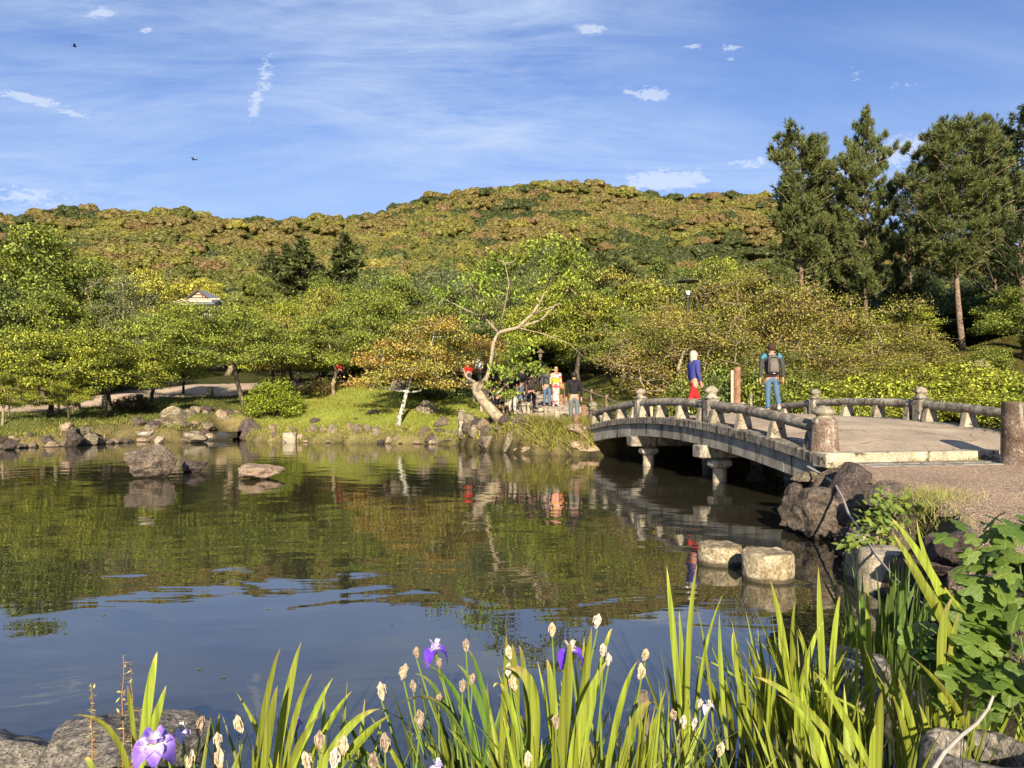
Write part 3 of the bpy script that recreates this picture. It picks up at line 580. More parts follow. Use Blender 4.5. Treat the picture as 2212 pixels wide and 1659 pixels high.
T(MAPLE[0], 'maple_tree', 'small maple standing by the tan path above the cascade', 'tree', 395, 43.5, 760, C_YG, C_LIME, rz=5.0, wide=0.7)
# maple with dark leaning trunk right of the cascade
c = dome_clumps(66, 8.2, 6, 2.5, 5.3, 0.85, 0.3, 501, asym=-0.8)
c = [(a[0]-0.9,)+a[1:] for a in c]
t0 = thing('maple_tree', 'large green maple on a dark leaning trunk right of the stone cascade', 'tree', (WX(530, 36.8), 36.8, gh(WX(530, 36.8), 36.8)-0.1))
tint(obj('crown', crown_mesh('maple_crown', c, 900, 0.09, 0.062, 502, up=0.6, inner=0.15, top=0.3, jitter=0.7), LEAF, t0), C_YG, C_GREEN)
obj('trunk', limb_mesh('maple_trunk', [(0, 0, -0.1), (-0.1, 0, 0.6), (-0.28, 0, 1.2), (-0.42, 0, 1.8), (-0.55, 0, 2.5), (-0.8, 0.1, 3.2)], 0.15, c, 503, limb_k=0.6), BARK_D, t0)
T(MAPLE[1], 'maple_tree', 'amber-tinged maple behind the big round azalea bush', 'tree', 640, 41, 690, C_YG, C_GOLD, rz=0.7, wide=1.05)
T(MAPLE[3], 'maple_tree', 'green maple on a thin pale trunk at the top of the mound', 'tree', 722, 39.5, 690, C_YG, C_GREEN, rz=3.2, wide=1.0, bark=BARK_P)
T(MAPLE[2], 'maple_tree', 'bright green maple behind the pale-trunked one on the mound', 'tree', 800, 43, 650, C_GREEN, C_YG, rz=1.4, wide=1.25)
for i_, (xd_, d_, yt_, c_, a_) in enumerate([(610, 49, 646, C_YG, C_LIME), (700, 51, 630, C_YG, C_GOLD), (775, 50, 622, C_GREEN, C_YG), (850, 52, 612, C_YG, C_GREEN), (935, 50, 648, C_GREEN, C_YG), (1010, 53, 606, C_GREYG, C_YG), (1165, 50, 620, C_YG, C_LIME), (90, 42, 640, C_YG, C_GREEN)]):
    T(MAPLE[i_ % 4] if i_ % 2 else BROAD[i_ % 4], 'layered_tree', ['bushy yellow-green tree', 'golden-green maple', 'fresh green tree', 'yellow-green maple', 'green tree', 'grey-green maple', 'bright yellow-green tree', 'tall yellow-green maple'][i_]+' standing taller '+lm(xd_), 'tree', xd_, d_, yt_, c_, a_, rz=i_*1.7, wide=1.25 if i_ % 2 else .8, H0=4.0 if i_ % 2 else 7.8)
T(MAPLE[0], 'maple_tree', 'tall golden-green maple behind the leaning dark-trunked maple', 'tree', 590, 44, 672, C_YG, C_GOLD, rz=4.4, wide=1.1)
# orange maple on a white-flecked trunk
c = dome_clumps(72, 7.4, 5.2, 1.9, 4.7, 0.74, 0.30, 511, asym=0.2)
c = [(a[0]+1.75,)+a[1:] for a in c]; c = [a for a in c if not (a[0] > 2.6 and a[2] < 2.75)]
t0 = thing('maple_tree', 'orange-leaved maple on a white-flecked leaning trunk on the grassy mound', 'tree', (WX(858, 33.4), 33.4, gh(WX(858, 33.4), 33.4)-0.1))
tint(obj('crown', crown_mesh('maple_crown', c, 900, 0.088, 0.062, 512, up=0.6, inner=0.15, top=0.3, jitter=0.7), LEAF, t0), (0.33, 0.18, 0.05), (0.20, 0.21, 0.035))
obj('trunk', limb_mesh('maple_trunk', [(0, 0, -0.1), (0.12, 0, 0.5), (0.28, 0, 1.05), (0.4, 0.1, 1.6), (0.6, 0.1, 2.2), (1.0, 0.1, 2.9)], 0.12, c, 513, limb_k=0.6), BARK_W, t0)
# leaning cherry with pale branches
rng = np.random.default_rng(5)
d = 28.0; bx, bz = WX(1085, d), gh(WX(1085, d), d)-0.1
def L_(xd, yd, dy=0.0): p = W(xd, yd, d); return (p.x-bx, dy, p.z-bz)
t0 = thing('cherry_tree', 'cherry tree with thick pale leaning trunk and bare forked limbs beside the rope posts', 'tree', (bx, d, bz))
tk = MB(); LT = [L_(1092, 918), L_(1068, 893), L_(1046, 868), L_(1030, 845, .1), L_(1026, 826, .1)]
tk.tube(LT, [0.24, 0.2, 0.19, 0.18, 0.13], 10)
limbs = [([L_(1030, 845), L_(1052, 815), L_(1062, 780), L_(1066, 740), L_(1076, 718)], .12),
         ([L_(1076, 718), L_(1050, 690), L_(1040, 655), L_(1020, 625)], .06), ([L_(1076, 718), L_(1118, 706, .3), L_(1150, 676, .5), L_(1172, 640, .7), L_(1188, 600, .8), L_(1196, 560, .8)], .075),
         ([L_(1118, 706, .3), L_(1170, 686, .9), L_(1215, 640, 1.2), L_(1235, 610, 1.2)], .045), ([L_(1076, 718), L_(1090, 670, -.5), L_(1100, 620, -.8), L_(1092, 580, -.8)], .035),
         ([L_(1050, 690), L_(1000, 668, -.4), L_(960, 650, -.8)], .035), ([L_(1118, 706, .3), L_(1180, 720, .5), L_(1235, 740, .8), L_(1268, 770, 1.0)], .022), ([L_(1150, 676, .5), L_(1180, 668), L_(1210, 655)], .035),
         ([L_(1026, 826), L_(1008, 815), L_(1000, 795)], .06), ([L_(1046, 868), L_(1075, 850, -.4), L_(1100, 825, -.5), L_(1110, 790, -.4)], .05)]
for pts, r_ in limbs:
    tk.tube(pts, [r_*(1-0.6*i/(len(pts)-1)) for i in range(len(pts))], 7)
cl = []
for xd, yd, rw in [(1110, 790, .5), (1128, 760, .45), (1095, 765, .5), (1120, 740, .5), (1100, 815, .45), (1085, 850, .4), (1060, 830, .35), (1105, 850, .3), (1075, 800, .4), (1000, 650, .5), (960, 640, .5), (1040, 610, .6), (1090, 575, .6), (1020, 590, .5), (1190, 560, .6), (1230, 600, .5), (1240, 560, .55), (1200, 520, .5), (1150, 540, .55), (1120, 560, .5), (1170, 600, .4), (1060, 640, .45), (1110, 630, .4), (1150, 640, .35), (1215, 640, .35), (1070, 560, .45), (1225, 540, .5), (1165, 805, .35), (1150, 790, .35), (1180, 800, .25), (1010, 690, .4), (1045, 670, .4), (1260, 640, .35)]:
    p = L_(xd, yd); cl.append((p[0], rng.uniform(-.9, .9), p[2], rw, rw, rw*0.6))
    if yd < 700:
        q = min((q for pts, _ in limbs for q in pts[2:]), key=lambda q: (q[0]-p[0])**2+(q[2]-p[2])**2); tk.tube(bez(q, cl[-1][:3], -0.05, 4, .03, rng), [.03, .025, .02, .015, .01], 5, cap=False)
tint(obj('crown', crown_mesh('cherry_crown', cl, 420, 0.17, 0.075, 523, up=0.1, inner=0.1, top=0.0, outk=0.1, jitter=0.5), LEAF, t0), (0.16, 0.22, 0.03), C_YG)
obj('trunk', tk.mesh('cherry_trunk', True), BARK_P, t0)
# trees right of the path, behind the bridge
T(MAPLE[3], 'maple_tree', 'yellow-green layered maple behind the people on the path', 'tree', 1250, 43, 612, C_YG, C_LIME, rz=2.2, wide=1.35)
T(MAPLE[1], 'maple_tree', 'layered amber-topped maple between the path and the street lamp', 'tree', 1375, 41, 590, C_YG, C_GOLD, rz=0.2, wide=1.3)
T(CHERRY[1], 'cherry_tree', 'sparse cherry with white branches left of the street lamp', 'tree', 1345, 36, 660, C_GREEN, C_YG, bark=BARK_P, rz=1.0, wide=0.6, H0=7.6)
T(MAPLE[0], 'maple_tree', 'shaded green maple low behind the wooden rail fence', 'tree', 1410, 37, 700, C_GREEN, C_YG, rz=5.5, wide=1.0)
T(CHERRY[2], 'cherry_tree', 'loose cherry tree with pale twigs behind the orange maple', 'tree', 960, 52, 560, C_GREYG, C_MID, bark=BARK_P, rz=3.0, wide=1.1, H0=7.6)
T(CHERRY[0], 'cherry_tree', 'grey-green cherry with pale bare branches on the left, behind the maples', 'tree', 265, 50, 582, C_GREYG, C_OLIVE, bark=BARK_P, rz=0.4, wide=0.85, H0=7.6)
T(CHERRY[1], 'cherry_tree', 'grey-green cherry in front of the pale yellow camphor crowns', 'tree', 205, 54, 622, C_GREYG, C_OLIVE, bark=BARK_P, rz=2.4, wide=0.9, H0=7.6)
# crape myrtles behind the bridge
T(MYRTLE[0], 'crape_myrtle', 'bronze-tipped myrtle behind the walker in the blue jacket', 'tree', 1475, 30.5, 640, C_BROWN, C_YG, bark=BARK_P, rz=0.2, wide=1.0, H0=5.1)
T(MYRTLE[1], 'crape_myrtle', 'tall bronze-leaved myrtle behind the round timber post', 'tree', 1605, 31, 572, C_BROWN, C_YG, bark=BARK_P, rz=2.0, wide=1.05, H0=5.1)
T(MYRTLE[2], 'crape_myrtle', 'wide bronze-green myrtle directly behind the walker with the backpack', 'tree', 1740, 31, 600, C_BROWN, C_YG, bark=BARK_P, rz=4.0, wide=1.1, H0=5.1)
T(MYRTLE[0], 'crape_myrtle', 'bronze-green myrtle between the backpack walker and the pines', 'tree', 1860, 32, 622, C_YG, C_BROWN, bark=BARK_P, rz=5.0, wide=1.0, H0=5.1)
T(MYRTLE[1], 'crape_myrtle', 'yellowing low myrtle at the foot of the mossy slope', 'tree', 1950, 31, 690, C_YG, C_BROWN, bark=BARK_P, rz=1.1, wide=0.95, H0=5.1)
T(MYRTLE[2], 'crape_myrtle', 'low green-bronze myrtle close behind the middle bridge posts', 'tree', 1680, 28.5, 735, C_YG, C_MID, bark=BARK_P, rz=0.9, wide=0.8, H0=5.1)
T(MYRTLE[0], 'crape_myrtle', 'low yellow-green myrtle behind the right-hand bridge rail', 'tree', 1850, 28, 730, C_YG, C_BROWN, bark=BARK_P, rz=3.3, wide=0.85, H0=5.1)
# shrubs
def SB(k, label, xd, d, ytop, col, alt, wide, rz=0.0, name='shrub', cat='shrub', group=None, zoff=0): return T(SHRUB[k], name, label, cat, xd, d, ytop, col, alt, BARK_D, rz, wide, group, 1.5, zoff)
c = dome_clumps(60, 2.5, 2.2, 0.15, 1.75, 0.36, 0.3, 601, hollow=0.5); x_ = WX(592, 36)
t0 = thing('azalea_bush', 'big round glossy azalea bush on the left end of the mound', 'shrub', (x_, 36.0, gh(x_, 36.0)))
tint(obj('crown', crown_mesh('azalea_crown', c, 900, 0.10, 0.055, 602, up=0.4, inner=0.6, top=0.2, outk=1.0), LEAF, t0), (0.15, 0.19, 0.015), (0.20, 0.22, 0.02))
obj('trunk', limb_mesh('azalea_stems', [(0, 0, -.1), (0, 0, .3), (0, 0, .7)], .05, c, 603, twig=.006, twigs=0), BARK_D, t0)
SB(0, 'dark bronze shrub behind the mound crest, right of the azalea', 700, 40.3, 812, C_MID, C_BROWN, 1.1)
SB(1, 'brownish clipped shrub beside the pale-trunked maple', 765, 41, 815, C_BROWN, C_MID, 1.0)
SB(2, 'dark red-brown bush on the left bank near the cascade', 292, 37.6, 846, (0.07, 0.035, 0.022), C_DEEP, 0.9)
SB(3, 'rusty clipped bush at the left edge beyond the tan path', 28, 42, 826, C_RUST, C_MID, 1.3)
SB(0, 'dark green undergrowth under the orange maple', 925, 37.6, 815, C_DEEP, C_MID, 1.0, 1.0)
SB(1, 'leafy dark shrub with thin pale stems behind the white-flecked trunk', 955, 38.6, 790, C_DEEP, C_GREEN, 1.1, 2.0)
lab = ['under the street lamp', 'left of the round timber post', 'right of the round timber post', 'behind the second bridge post', 'behind the low dark globe', 'between the backpack walker and the next post']
for i, (xd, dd, yt, col, alt, w_) in enumerate([(1490, 27.5, 800, C_GREEN, C_YG, 1.0), (1560, 27.3, 780, C_GREEN, C_MID, 1.0), (1640, 26.8, 795, C_GREEN, C_YG, 1.1), (1535, 30.5, 790, C_DEEP, C_GREEN, 1.3), (1615, 30, 770, C_GREEN, C_MID, 1.2), (1720, 26.5, 800, C_GREEN, C_YG, 1.2)]):
    SB(i % 4, 'fresh green shrub beyond the bridge, '+lab[i], xd, dd, yt, col, alt, w_, i*1.3)
for i, (xd, dd, yt, w_) in enumerate([(1790, 26, 815, 1.3), (1860, 25.8, 800, 1.3), (1925, 26, 795, 1.3), (1985, 25.5, 805, 1.3), (2050, 25.2, 800, 1.35), (2115, 24.6, 795, 1.3), (2180, 24, 800, 1.35), (2030, 27.6, 770, 1.4), (2110, 27, 775, 1.4), (2190, 26.5, 790, 1.4), (2255, 24, 790, 1.4), (1960, 28.5, 775, 1.4), (1890, 27.6, 782, 1.3), (2075, 22.6, 838, 1.0), (2160, 21.6, 842, 1.0), (2225, 20.8, 838, 1.1), (1990, 23.6, 842, 1.0), (1800, 24.6, 852, .8), (1880, 24.2, 850, .9)]):
    SB(i % 4, ('low' if yt > 830 else ('tall' if yt < 790 else 'mid-height'))+' yellow-green shrub behind the right rail, '+['just past the second post','left of the second post','close right of the second post','mid-rail between second and third post','left of the third post','right behind the third post','left of the bollard','uphill left of the third post','uphill of the third post','uphill by the bollard','at the right edge','uphill right of the second post','uphill of the second post','right of the third post under the rail','beside the bollard under the rail','behind the bollard','left of the third post under the rail','left of the second post under the rail','right of the second post under the rail'][i], xd, dd, yt, C_LIME if i % 3 else C_YG, C_YG, w_, i*0.9, group='yellow-green shrubs behind the right rail')
SB(2, 'young bright green bush on the mossy slope beside the white rock', 2140, 33.5, 738, C_GREEN, C_YG, 0.75)
# ---- the pines on the right
put_pine(PINE[0], 'pine_tree', 'pine with a broad flat crown, leftmost of the pine group', 'tree', WX(1728, 41), 41, 0.4, top_h(0, 302, 41)-gh(WX(1728, 41), 41), 13.4, C_PINE, C_PINEL, wide=0.86)
put_pine(PINE[1], 'pine_tree', 'tallest pine with pointed leader, second from the left of the pines', 'tree', WX(1872, 40), 40, 1.3, top_h(0, 238, 40)-gh(WX(1872, 40), 40), 15.5, C_PINE, C_PINEL, wide=0.74)
put_pine(PINE[2], 'pine_tree', 'full dense pine on a bare straight trunk above the white rock', 'tree', WX(2080, 36.2), 36.2, 2.2, top_h(0, 268, 36.2)-gh(WX(2080, 36.2), 36.2), 14.2, C_PINE, C_PINEL, wide=0.90)
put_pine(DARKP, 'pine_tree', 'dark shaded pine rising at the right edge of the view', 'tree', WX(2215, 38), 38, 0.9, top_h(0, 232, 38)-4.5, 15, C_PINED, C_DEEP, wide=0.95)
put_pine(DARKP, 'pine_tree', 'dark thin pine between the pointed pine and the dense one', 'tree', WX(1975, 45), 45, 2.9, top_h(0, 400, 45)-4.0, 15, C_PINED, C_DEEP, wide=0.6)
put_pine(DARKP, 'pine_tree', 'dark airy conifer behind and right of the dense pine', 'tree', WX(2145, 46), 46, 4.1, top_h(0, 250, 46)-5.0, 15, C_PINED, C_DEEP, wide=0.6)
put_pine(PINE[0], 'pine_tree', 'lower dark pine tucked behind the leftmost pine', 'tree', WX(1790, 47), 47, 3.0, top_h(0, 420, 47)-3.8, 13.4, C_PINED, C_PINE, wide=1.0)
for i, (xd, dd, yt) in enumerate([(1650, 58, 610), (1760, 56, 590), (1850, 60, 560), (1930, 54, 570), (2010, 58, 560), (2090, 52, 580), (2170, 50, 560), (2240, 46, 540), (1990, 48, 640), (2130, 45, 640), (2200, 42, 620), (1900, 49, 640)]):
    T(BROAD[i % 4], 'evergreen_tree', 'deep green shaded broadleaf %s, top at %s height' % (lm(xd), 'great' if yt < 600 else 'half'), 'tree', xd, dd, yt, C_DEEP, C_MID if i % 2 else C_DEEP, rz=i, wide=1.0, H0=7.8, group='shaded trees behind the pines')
T(MAPLE[1], 'maple_tree', 'bright lime maple lit between the pine trunks', 'tree', 1945, 44, 660, C_LIME, C_YG, rz=1, wide=0.9)
T(BROAD[2], 'broadleaf_tree', 'light green leafy tree low at the right edge by the mossy slope', 'tree', 2215, 34, 610, C_GREEN, C_YG, rz=1.7, wide=0.62, H0=7.8)
T(MAPLE[0], 'maple_tree', 'yellow maple peeping between the street lamp and the leftmost pine', 'tree', 1620, 44, 590, C_LIME, C_GOLD, rz=2, wide=1.1)
# ---- second belt, 45 to 110 m
T(BROAD[0], 'broadleaf_tree', 'tall dark green tree towering at the left edge of the park', 'tree', 60, 50, 470, C_GREEN, C_YG, rz=0.3, wide=1.35, H0=7.8)
T(BROAD[1], 'broadleaf_tree', 'deep green tree under the tall left-edge tree', 'tree', 0, 44, 560, C_GREEN, C_MID, rz=1.9, wide=1.0, H0=7.8)
T(BROAD[2], 'broadleaf_tree', 'leafy green tree right of the tall left-edge tree', 'tree', 150, 58, 500, C_GREEN, C_YG, rz=2.9, wide=1.1, H0=7.8)
T(BROAD[3], 'broadleaf_tree', 'green tree behind the leftmost maple', 'tree', 40, 41, 690, C_GREEN, C_YG, rz=2.9, wide=0.85, H0=7.8)
for i, (xd, dd, yt, w_) in enumerate([(150, 70, 580, 1.0), (245, 84, 562, 1.5), (335, 90, 566, 1.5), (440, 152, 588, 1.5)]):
    T(BROAD[i % 4], 'camphor_tree', ['pale yellow rounded camphor nearest the left edge', 'pale yellow camphor crown second from the left', 'pale yellow camphor behind the grey-green cherry', 'lemon-yellow camphor just above the tiled house roof'][i], 'tree', xd, dd, yt, C_YEL, (0.34, 0.33, 0.06), rz=i*1.1, wide=w_, H0=7.8)
for i, (xd, dd, yt, w_) in enumerate([(585, 105, 545, 1.2), (655, 100, 520, 1.3), (745, 98, 508, 1.15), (620, 112, 530, 1.2)]):
    put_pine(CEDAR[i % 2], 'cedar_tree', ['tiered dark cedar nearest the tiled house', 'tiered dark cedar, middle of the three below the ridge', 'tall tiered dark cedar with a pointed top, rightmost of the cedars', 'cedar half hidden behind the other cedars'][i], 'tree', WX(xd, dd), dd, i*1.7, top_h(xd, yt, dd)-gh(WX(xd, dd), dd), 12, (0.085, 0.10, 0.035), (0.12, 0.135, 0.04), wide=w_*1.5)
put_pine(ROUNDP, 'pine_tree', 'rounded fluffy pine just right of the tiled house', 'tree', WX(556, 80), 80, 0.3, top_h(0, 600, 80)-gh(WX(556, 80), 80), 7.4, C_OLIVE, C_YG, wide=0.95)
put_pine(ROUNDP, 'pine_tree', 'rounded umbrella pine above the centre maples', 'tree', WX(1290, 75), 75, 1.3, top_h(0, 560, 75)-gh(WX(1290, 75), 75), 7.4, C_PINE, C_OLIVE, wide=1.4)
mid = [(420, 62, 655, C_YG, C_GREEN), (490, 66, 664, C_YG, C_OLIVE), (590, 62, 640, C_GREEN, C_YG), (680, 60, 620, C_YG, C_LIME), (770, 58, 610, C_GREEN, C_YG), (850, 66, 575, C_GREEN, C_GREYG), (910, 60, 600, C_MID, C_GREEN), (1010, 62, 565, C_GREYG, C_MID),
       (1090, 68, 540, C_MID, C_GREEN), (1160, 64, 570, C_GREYG, C_GREEN), (1230, 70, 520, C_GREEN, C_YG), (1300, 60, 600, C_GREEN, C_MID), (1380, 66, 580, C_MID, C_GREEN), (1460, 64, 570, C_MID, C_GREYG), (1530, 60, 560, C_OLIVE, C_YG), (1590, 56, 575, C_GREEN, C_YG), (700, 82, 590, C_YG, C_GREEN), (820, 86, 560, C_GREYG, C_GREEN), (960, 84, 545, C_MID, C_GREEN), (1060, 90, 530, C_YG, C_MID),
       (1180, 88, 520, C_GREEN, C_GREYG), (1320, 84, 540, C_MID, C_GREEN), (1440, 86, 540, C_GREEN, C_MID), (1560, 84, 530, C_YG, C_LIME), (1660, 80, 545, C_YG, C_GREEN), (60, 74, 560, C_MID, C_DEEP), (385, 84, 652, C_MID, C_GREEN), (560, 92, 612, C_GREEN, C_YG), (220, 74, 610, C_MID, C_GREYG), (870, 48, 668, C_YG, C_GREEN), (1140, 52, 640, C_GREEN, C_YG), (1200, 55, 690, C_DEEP, C_GREEN), (1080, 50, 700, C_DEEP, C_GREEN), (1320, 50, 690, C_DEEP, C_GREEN), (900, 54, 720, C_DEEP, C_GREEN), (760, 52, 720, C_DEEP, C_GREEN), (640, 54, 720, C_DEEP, C_GREEN), (1420, 48, 690, C_DEEP, C_MID), (1510, 46, 660, C_MID, C_DEEP), (490, 60, 700, C_MID, C_DEEP), (330, 58, 700, C_MID, C_DEEP), (180, 46, 700, C_DEEP, C_MID), (1000, 44, 740, C_DEEP, C_GREEN)]
names_ = {C_YG: 'yellow-green', C_GREEN: 'fresh green', C_MID: 'mid green', C_GREYG: 'grey-green', C_OLIVE: 'olive', C_DEEP: 'dark green'}
for i, (xd, dd, yt, col, alt) in enumerate(mid):
    g = '%s trees of the park belt' % names_[col]
    if 395 < xd < 480 and dd < 90: yt = max(yt, 672)
    T(BROAD[i % 4] if i % 3 else CHERRY[i % 3], 'park_tree', '%s park tree %s %s' % (names_[col], rowname(dd), lm(xd)), 'tree', xd, dd, yt, col, alt, rz=i*2.1, wide=1.0+0.1*(i % 4), H0=7.8, group=g, bark=BARK_P if i % 3 == 0 else BARK_D)
rng = np.random.default_rng(88)
for i in range(46):
    xd = -200+i*58+rng.uniform(-25, 25)
    if 375 < xd < 505: continue
    dd = rng.uniform(104, 124); col = [C_YG, C_MID, C_GREEN, C_OLIVE, C_GREYG][i % 5]
    x = WX(xd, dd); z = gh(x, dd); s_ = rng.uniform(0.9, 1.35)*(0.75 if 340 < xd < 520 else 1)
    make_tree('park_tree', '%s crown at the foot of the hill %s' % (names_[col], lm(xd)), 'tree', BROAD[i % 4][0], BROAD[i % 4][1], BARK_D, col, C_MID, (x, dd, z), i*1.3, (s_*1.1, s_*1.1, s_), '%s trees at the foot of the hill' % names_[col])

# ---- wooded hill: lumpy crowns; the 300 that show largest are trees of their own, the rest one mass
def hill_crown(seed, lobes=44, H=1.0, tall=1.0):
    rng = np.random.default_rng(seed); bm = bmesh.new(); bmesh.ops.create_icosphere(bm, subdivisions=2, radius=1.0)
    base = np.array([v.co[:] for v in bm.verts]); fc = np.array([[v.index for v in f.verts] for f in bm.faces]); bm.free()
    Vs = []; Fs = []; o = 0; CV = []; cc = []
    for k in range(lobes):
        if k == 0: p = np.zeros(3); r_ = 0.56
        else:
            d = unit(rng.normal(size=3)); d[2] = abs(d[2])*1.0-0.15; p = d*np.array([0.78, 0.78, 0.66])*rng.uniform(0.7, 1.02); r_ = rng.uniform(0.13, 0.30)
        s_ = 1+rng.normal(size=(len(base), 1))*0.10; v = p+base*s_*r_; Vs.append(v); Fs.append(fc+o); o += len(v); cc.append(np.full(len(fc), 0.3+0.5*rng.random()))
        n = int(230*r_) if k else 60; dd = unit(rng.normal(size=(n, 3))); dd[:, 2] = np.where(dd[:, 2] < -0.3, -dd[:, 2], dd[:, 2])
        CV.append((p+dd*r_*rng.uniform(0.95, 1.18, (n, 1)), dd))
    V = np.concatenate(Vs); Ft = np.concatenate(Fs); C = np.concatenate([c[0] for c in CV]); D = np.concatenate([c[1] for c in CV])
    v2, f2 = cards(C, 0.125, 0.10, rng, 0.4, D, 0.8); f2 = f2+len(V); V = np.concatenate([V, v2])
    V[:, 2] = V[:, 2]*0.80*tall+0.62*tall
    rnd = np.concatenate([rng.random(len(Ft))*0.2+0.35, rng.random(len(f2))*0.42+0.28]); cl = np.concatenate([np.concatenate(cc), rng.random(len(f2))])
    return mesh_np('hill_crown', V, [Ft, f2], False, {'rnd': ('FACE', rnd), 'clump': ('FACE', cl)})
HC = [hill_crown(900+k) for k in range(5)]+[hill_crown(910, 44, tall=1.1)]
HCOL = [((0.185, 0.18, 0.040), (0.225, 0.20, 0.045), 'olive-yellow'), ((0.215, 0.155, 0.055), (0.185, 0.165, 0.045), 'amber-brown'), ((0.060, 0.078, 0.024), (0.085, 0.095, 0.026), 'dark green'), ((0.115, 0.125, 0.030), (0.155, 0.15, 0.035), 'mid green'), ((0.215, 0.135, 0.065), (0.20, 0.15, 0.05), 'rust-coloured'), ((0.30, 0.26, 0.05), (0.25, 0.22, 0.045), 'bright yellow')]
rng = np.random.default_rng(4242); pts = []
N0 = 26000; dd = 118+(np.sqrt(rng.random(N0)))*600; u = rng.uniform(-0.98, 0.98, N0); X = u*dd
Rr = np.interp(np.clip(1106+F*u, -1500, 3600), RX, RR); keep = dd < Rr+14; X, dd = X[keep], dd[keep]; Z = ground_h(X, dd)
cell = {}; P = []
for x, y, z in zip(X, dd, Z):
    r_ = 2.8+2.2*float(rng.random())**2+0.0065*y; key = (int(x//11), int(y//11)); ok = True
    for a in (-1, 0, 1):
        for b_ in (-1, 0, 1):
            for q in cell.get((key[0]+a, key[1]+b_), ()):
                if (q[0]-x)**2+(q[1]-y)**2 < ((q[3]+r_)*0.59)**2: ok = False; break
            if not ok: break
        if not ok: break
    if ok: cell.setdefault(key, []).append((x, y, z, r_)); P.append((x, y, z, r_))
P = np.array(P)
def nz(x, y, s_, o=0.0): return noise.noise(Vector((x*s_+o, y*s_, o)))
kinds = []
for x, y, z, r_ in P:
    a = nz(x, y, 0.017, 3.1)*1.25+rng.normal()*0.2+(z-62)*0.0032; b_ = nz(x, y, 0.014, 9.7)+rng.normal()*0.2
    k = 2 if b_ < -0.20 else (1 if a > 0.14 else (0 if a > -0.14 else 3))
    if rng.random() < 0.055: k = 4
    if rng.random() < 0.02: k = 5
    kinds.append(k)
kinds = np.array(kinds)
order = np.argsort(-(P[:, 3]/P[:, 1])+np.where(np.abs(P[:, 0]/P[:, 1]) > 0.72, 9, 0))
solo = order[:285]; rest = order[285:]
where = [('left', -1e9, 700), ('middle', 700, 1300), ('right', 1300, 1e9)]
for q in solo:
    x, y, z, r_ = P[q]; k = kinds[q]; sh = rng.integers(0, 6); xd = 1106+F*x/y; wn = [w_[0] for w_ in where if w_[1] <= xd < w_[2]][0]
    o = obj('hill_tree', HC[sh], LEAF, None, (x, y, z-r_*0.28), (0, 0, float(rng.random()*6.3)), (r_*rng.uniform(.8, 1.3), r_*rng.uniform(.8, 1.3), r_*rng.uniform(0.8, 1.15)))
    tint(o, HCOL[k][0], HCOL[k][1]); tag(o, '%s rounded tree low on the %s part of the wooded hillside' % (HCOL[k][2], wn), 'tree', '%s hillside trees, %s' % (HCOL[k][2], wn))
# the rest of the forest: instances on points
lib = bpy.data.collections.new('forest_kinds'); libs = []; HM = [leaf_mat('hill_leaf', fixed=(c_[0], c_[1])) for c_ in HCOL]
for k in range(6):
    for s_ in range(3):
        o = bpy.data.objects.new('forest_kind_%02d' % (k*3+s_), HC[(s_+k) % 6].copy()); lib.objects.link(o); o.data.materials.clear(); o.data.materials.append(HM[k]); tint(o, HCOL[k][0], HCOL[k][1]); libs.append(o)
pm = bpy.data.meshes.new('forest_points'); pm.vertices.add(len(rest))
co = P[rest][:, :3].copy(); co[:, 2] -= P[rest][:, 3]*0.28; pm.vertices.foreach_set('co', co.astype(np.float32).ravel())
for nm, a, ty in (('idx', kinds[rest]*3+rng.integers(0, 3, len(rest)), 'INT'), ('rz', rng.random(len(rest))*6.28, 'FLOAT')):
    pm.attributes.new(nm, ty, 'POINT').data.foreach_set('value', a.astype(np.int32 if ty == 'INT' else np.float32))
scv = P[rest][:, 3:4]*rng.uniform([.85, .85, .8], [1.35, 1.35, 1.15], (len(rest), 3)); pm.attributes.new('sc', 'FLOAT_VECTOR', 'POINT').data.foreach_set('vector', scv.astype(np.float32).ravel())
fo = obj('wooded_hill', pm, None); struct(fo, 'stuff'); tag(fo, 'dense wood of rounded amber, olive and green crowns covering the hill to the ridge', 'forest')
ng = bpy.data.node_groups.new('scatter_crowns', 'GeometryNodeTree'); ng.interface.new_socket('Geometry', in_out='INPUT', socket_type='NodeSocketGeometry'); ng.interface.new_socket('Geometry', in_out='OUTPUT', socket_type='NodeSocketGeometry')
gi = ng.nodes.new('NodeGroupInput'); go = ng.nodes.new('NodeGroupOutput'); ip = ng.nodes.new('GeometryNodeInstanceOnPoints'); ci = ng.nodes.new('GeometryNodeCollectionInfo')
ci.inputs['Collection'].default_value = lib; ci.inputs['Separate Children'].default_value = True; ci.inputs['Reset Children'].default_value = True
ng.links.new(gi.outputs[0], ip.inputs['Points']); ng.links.new(ci.outputs[0], ip.inputs['Instance']); ip.inputs['Pick Instance'].default_value = True
for nm, ty, sock in (('idx', 'INT', 'Instance Index'), ('sc', 'FLOAT_VECTOR', 'Scale')):
    a = ng.nodes.new('GeometryNodeInputNamedAttribute'); a.data_type = ty; a.inputs['Name'].default_value = nm; ng.links.new(a.outputs['Attribute'], ip.inputs[sock])
a = ng.nodes.new('GeometryNodeInputNamedAttribute'); a.data_type = 'FLOAT'; a.inputs['Name'].default_value = 'rz'; cx = ng.nodes.new('ShaderNodeCombineXYZ'); ng.links.new(a.outputs['Attribute'], cx.inputs[2])
er = ng.nodes.new('FunctionNodeEulerToRotation'); ng.links.new(cx.outputs[0], er.inputs[0]); ng.links.new(er.outputs[0], ip.inputs['Rotation'])
ng.links.new(ip.outputs[0], go.inputs[0]); md = fo.modifiers.new('scatter', 'NODES'); md.node_group = ng
print('hill trees', len(P))
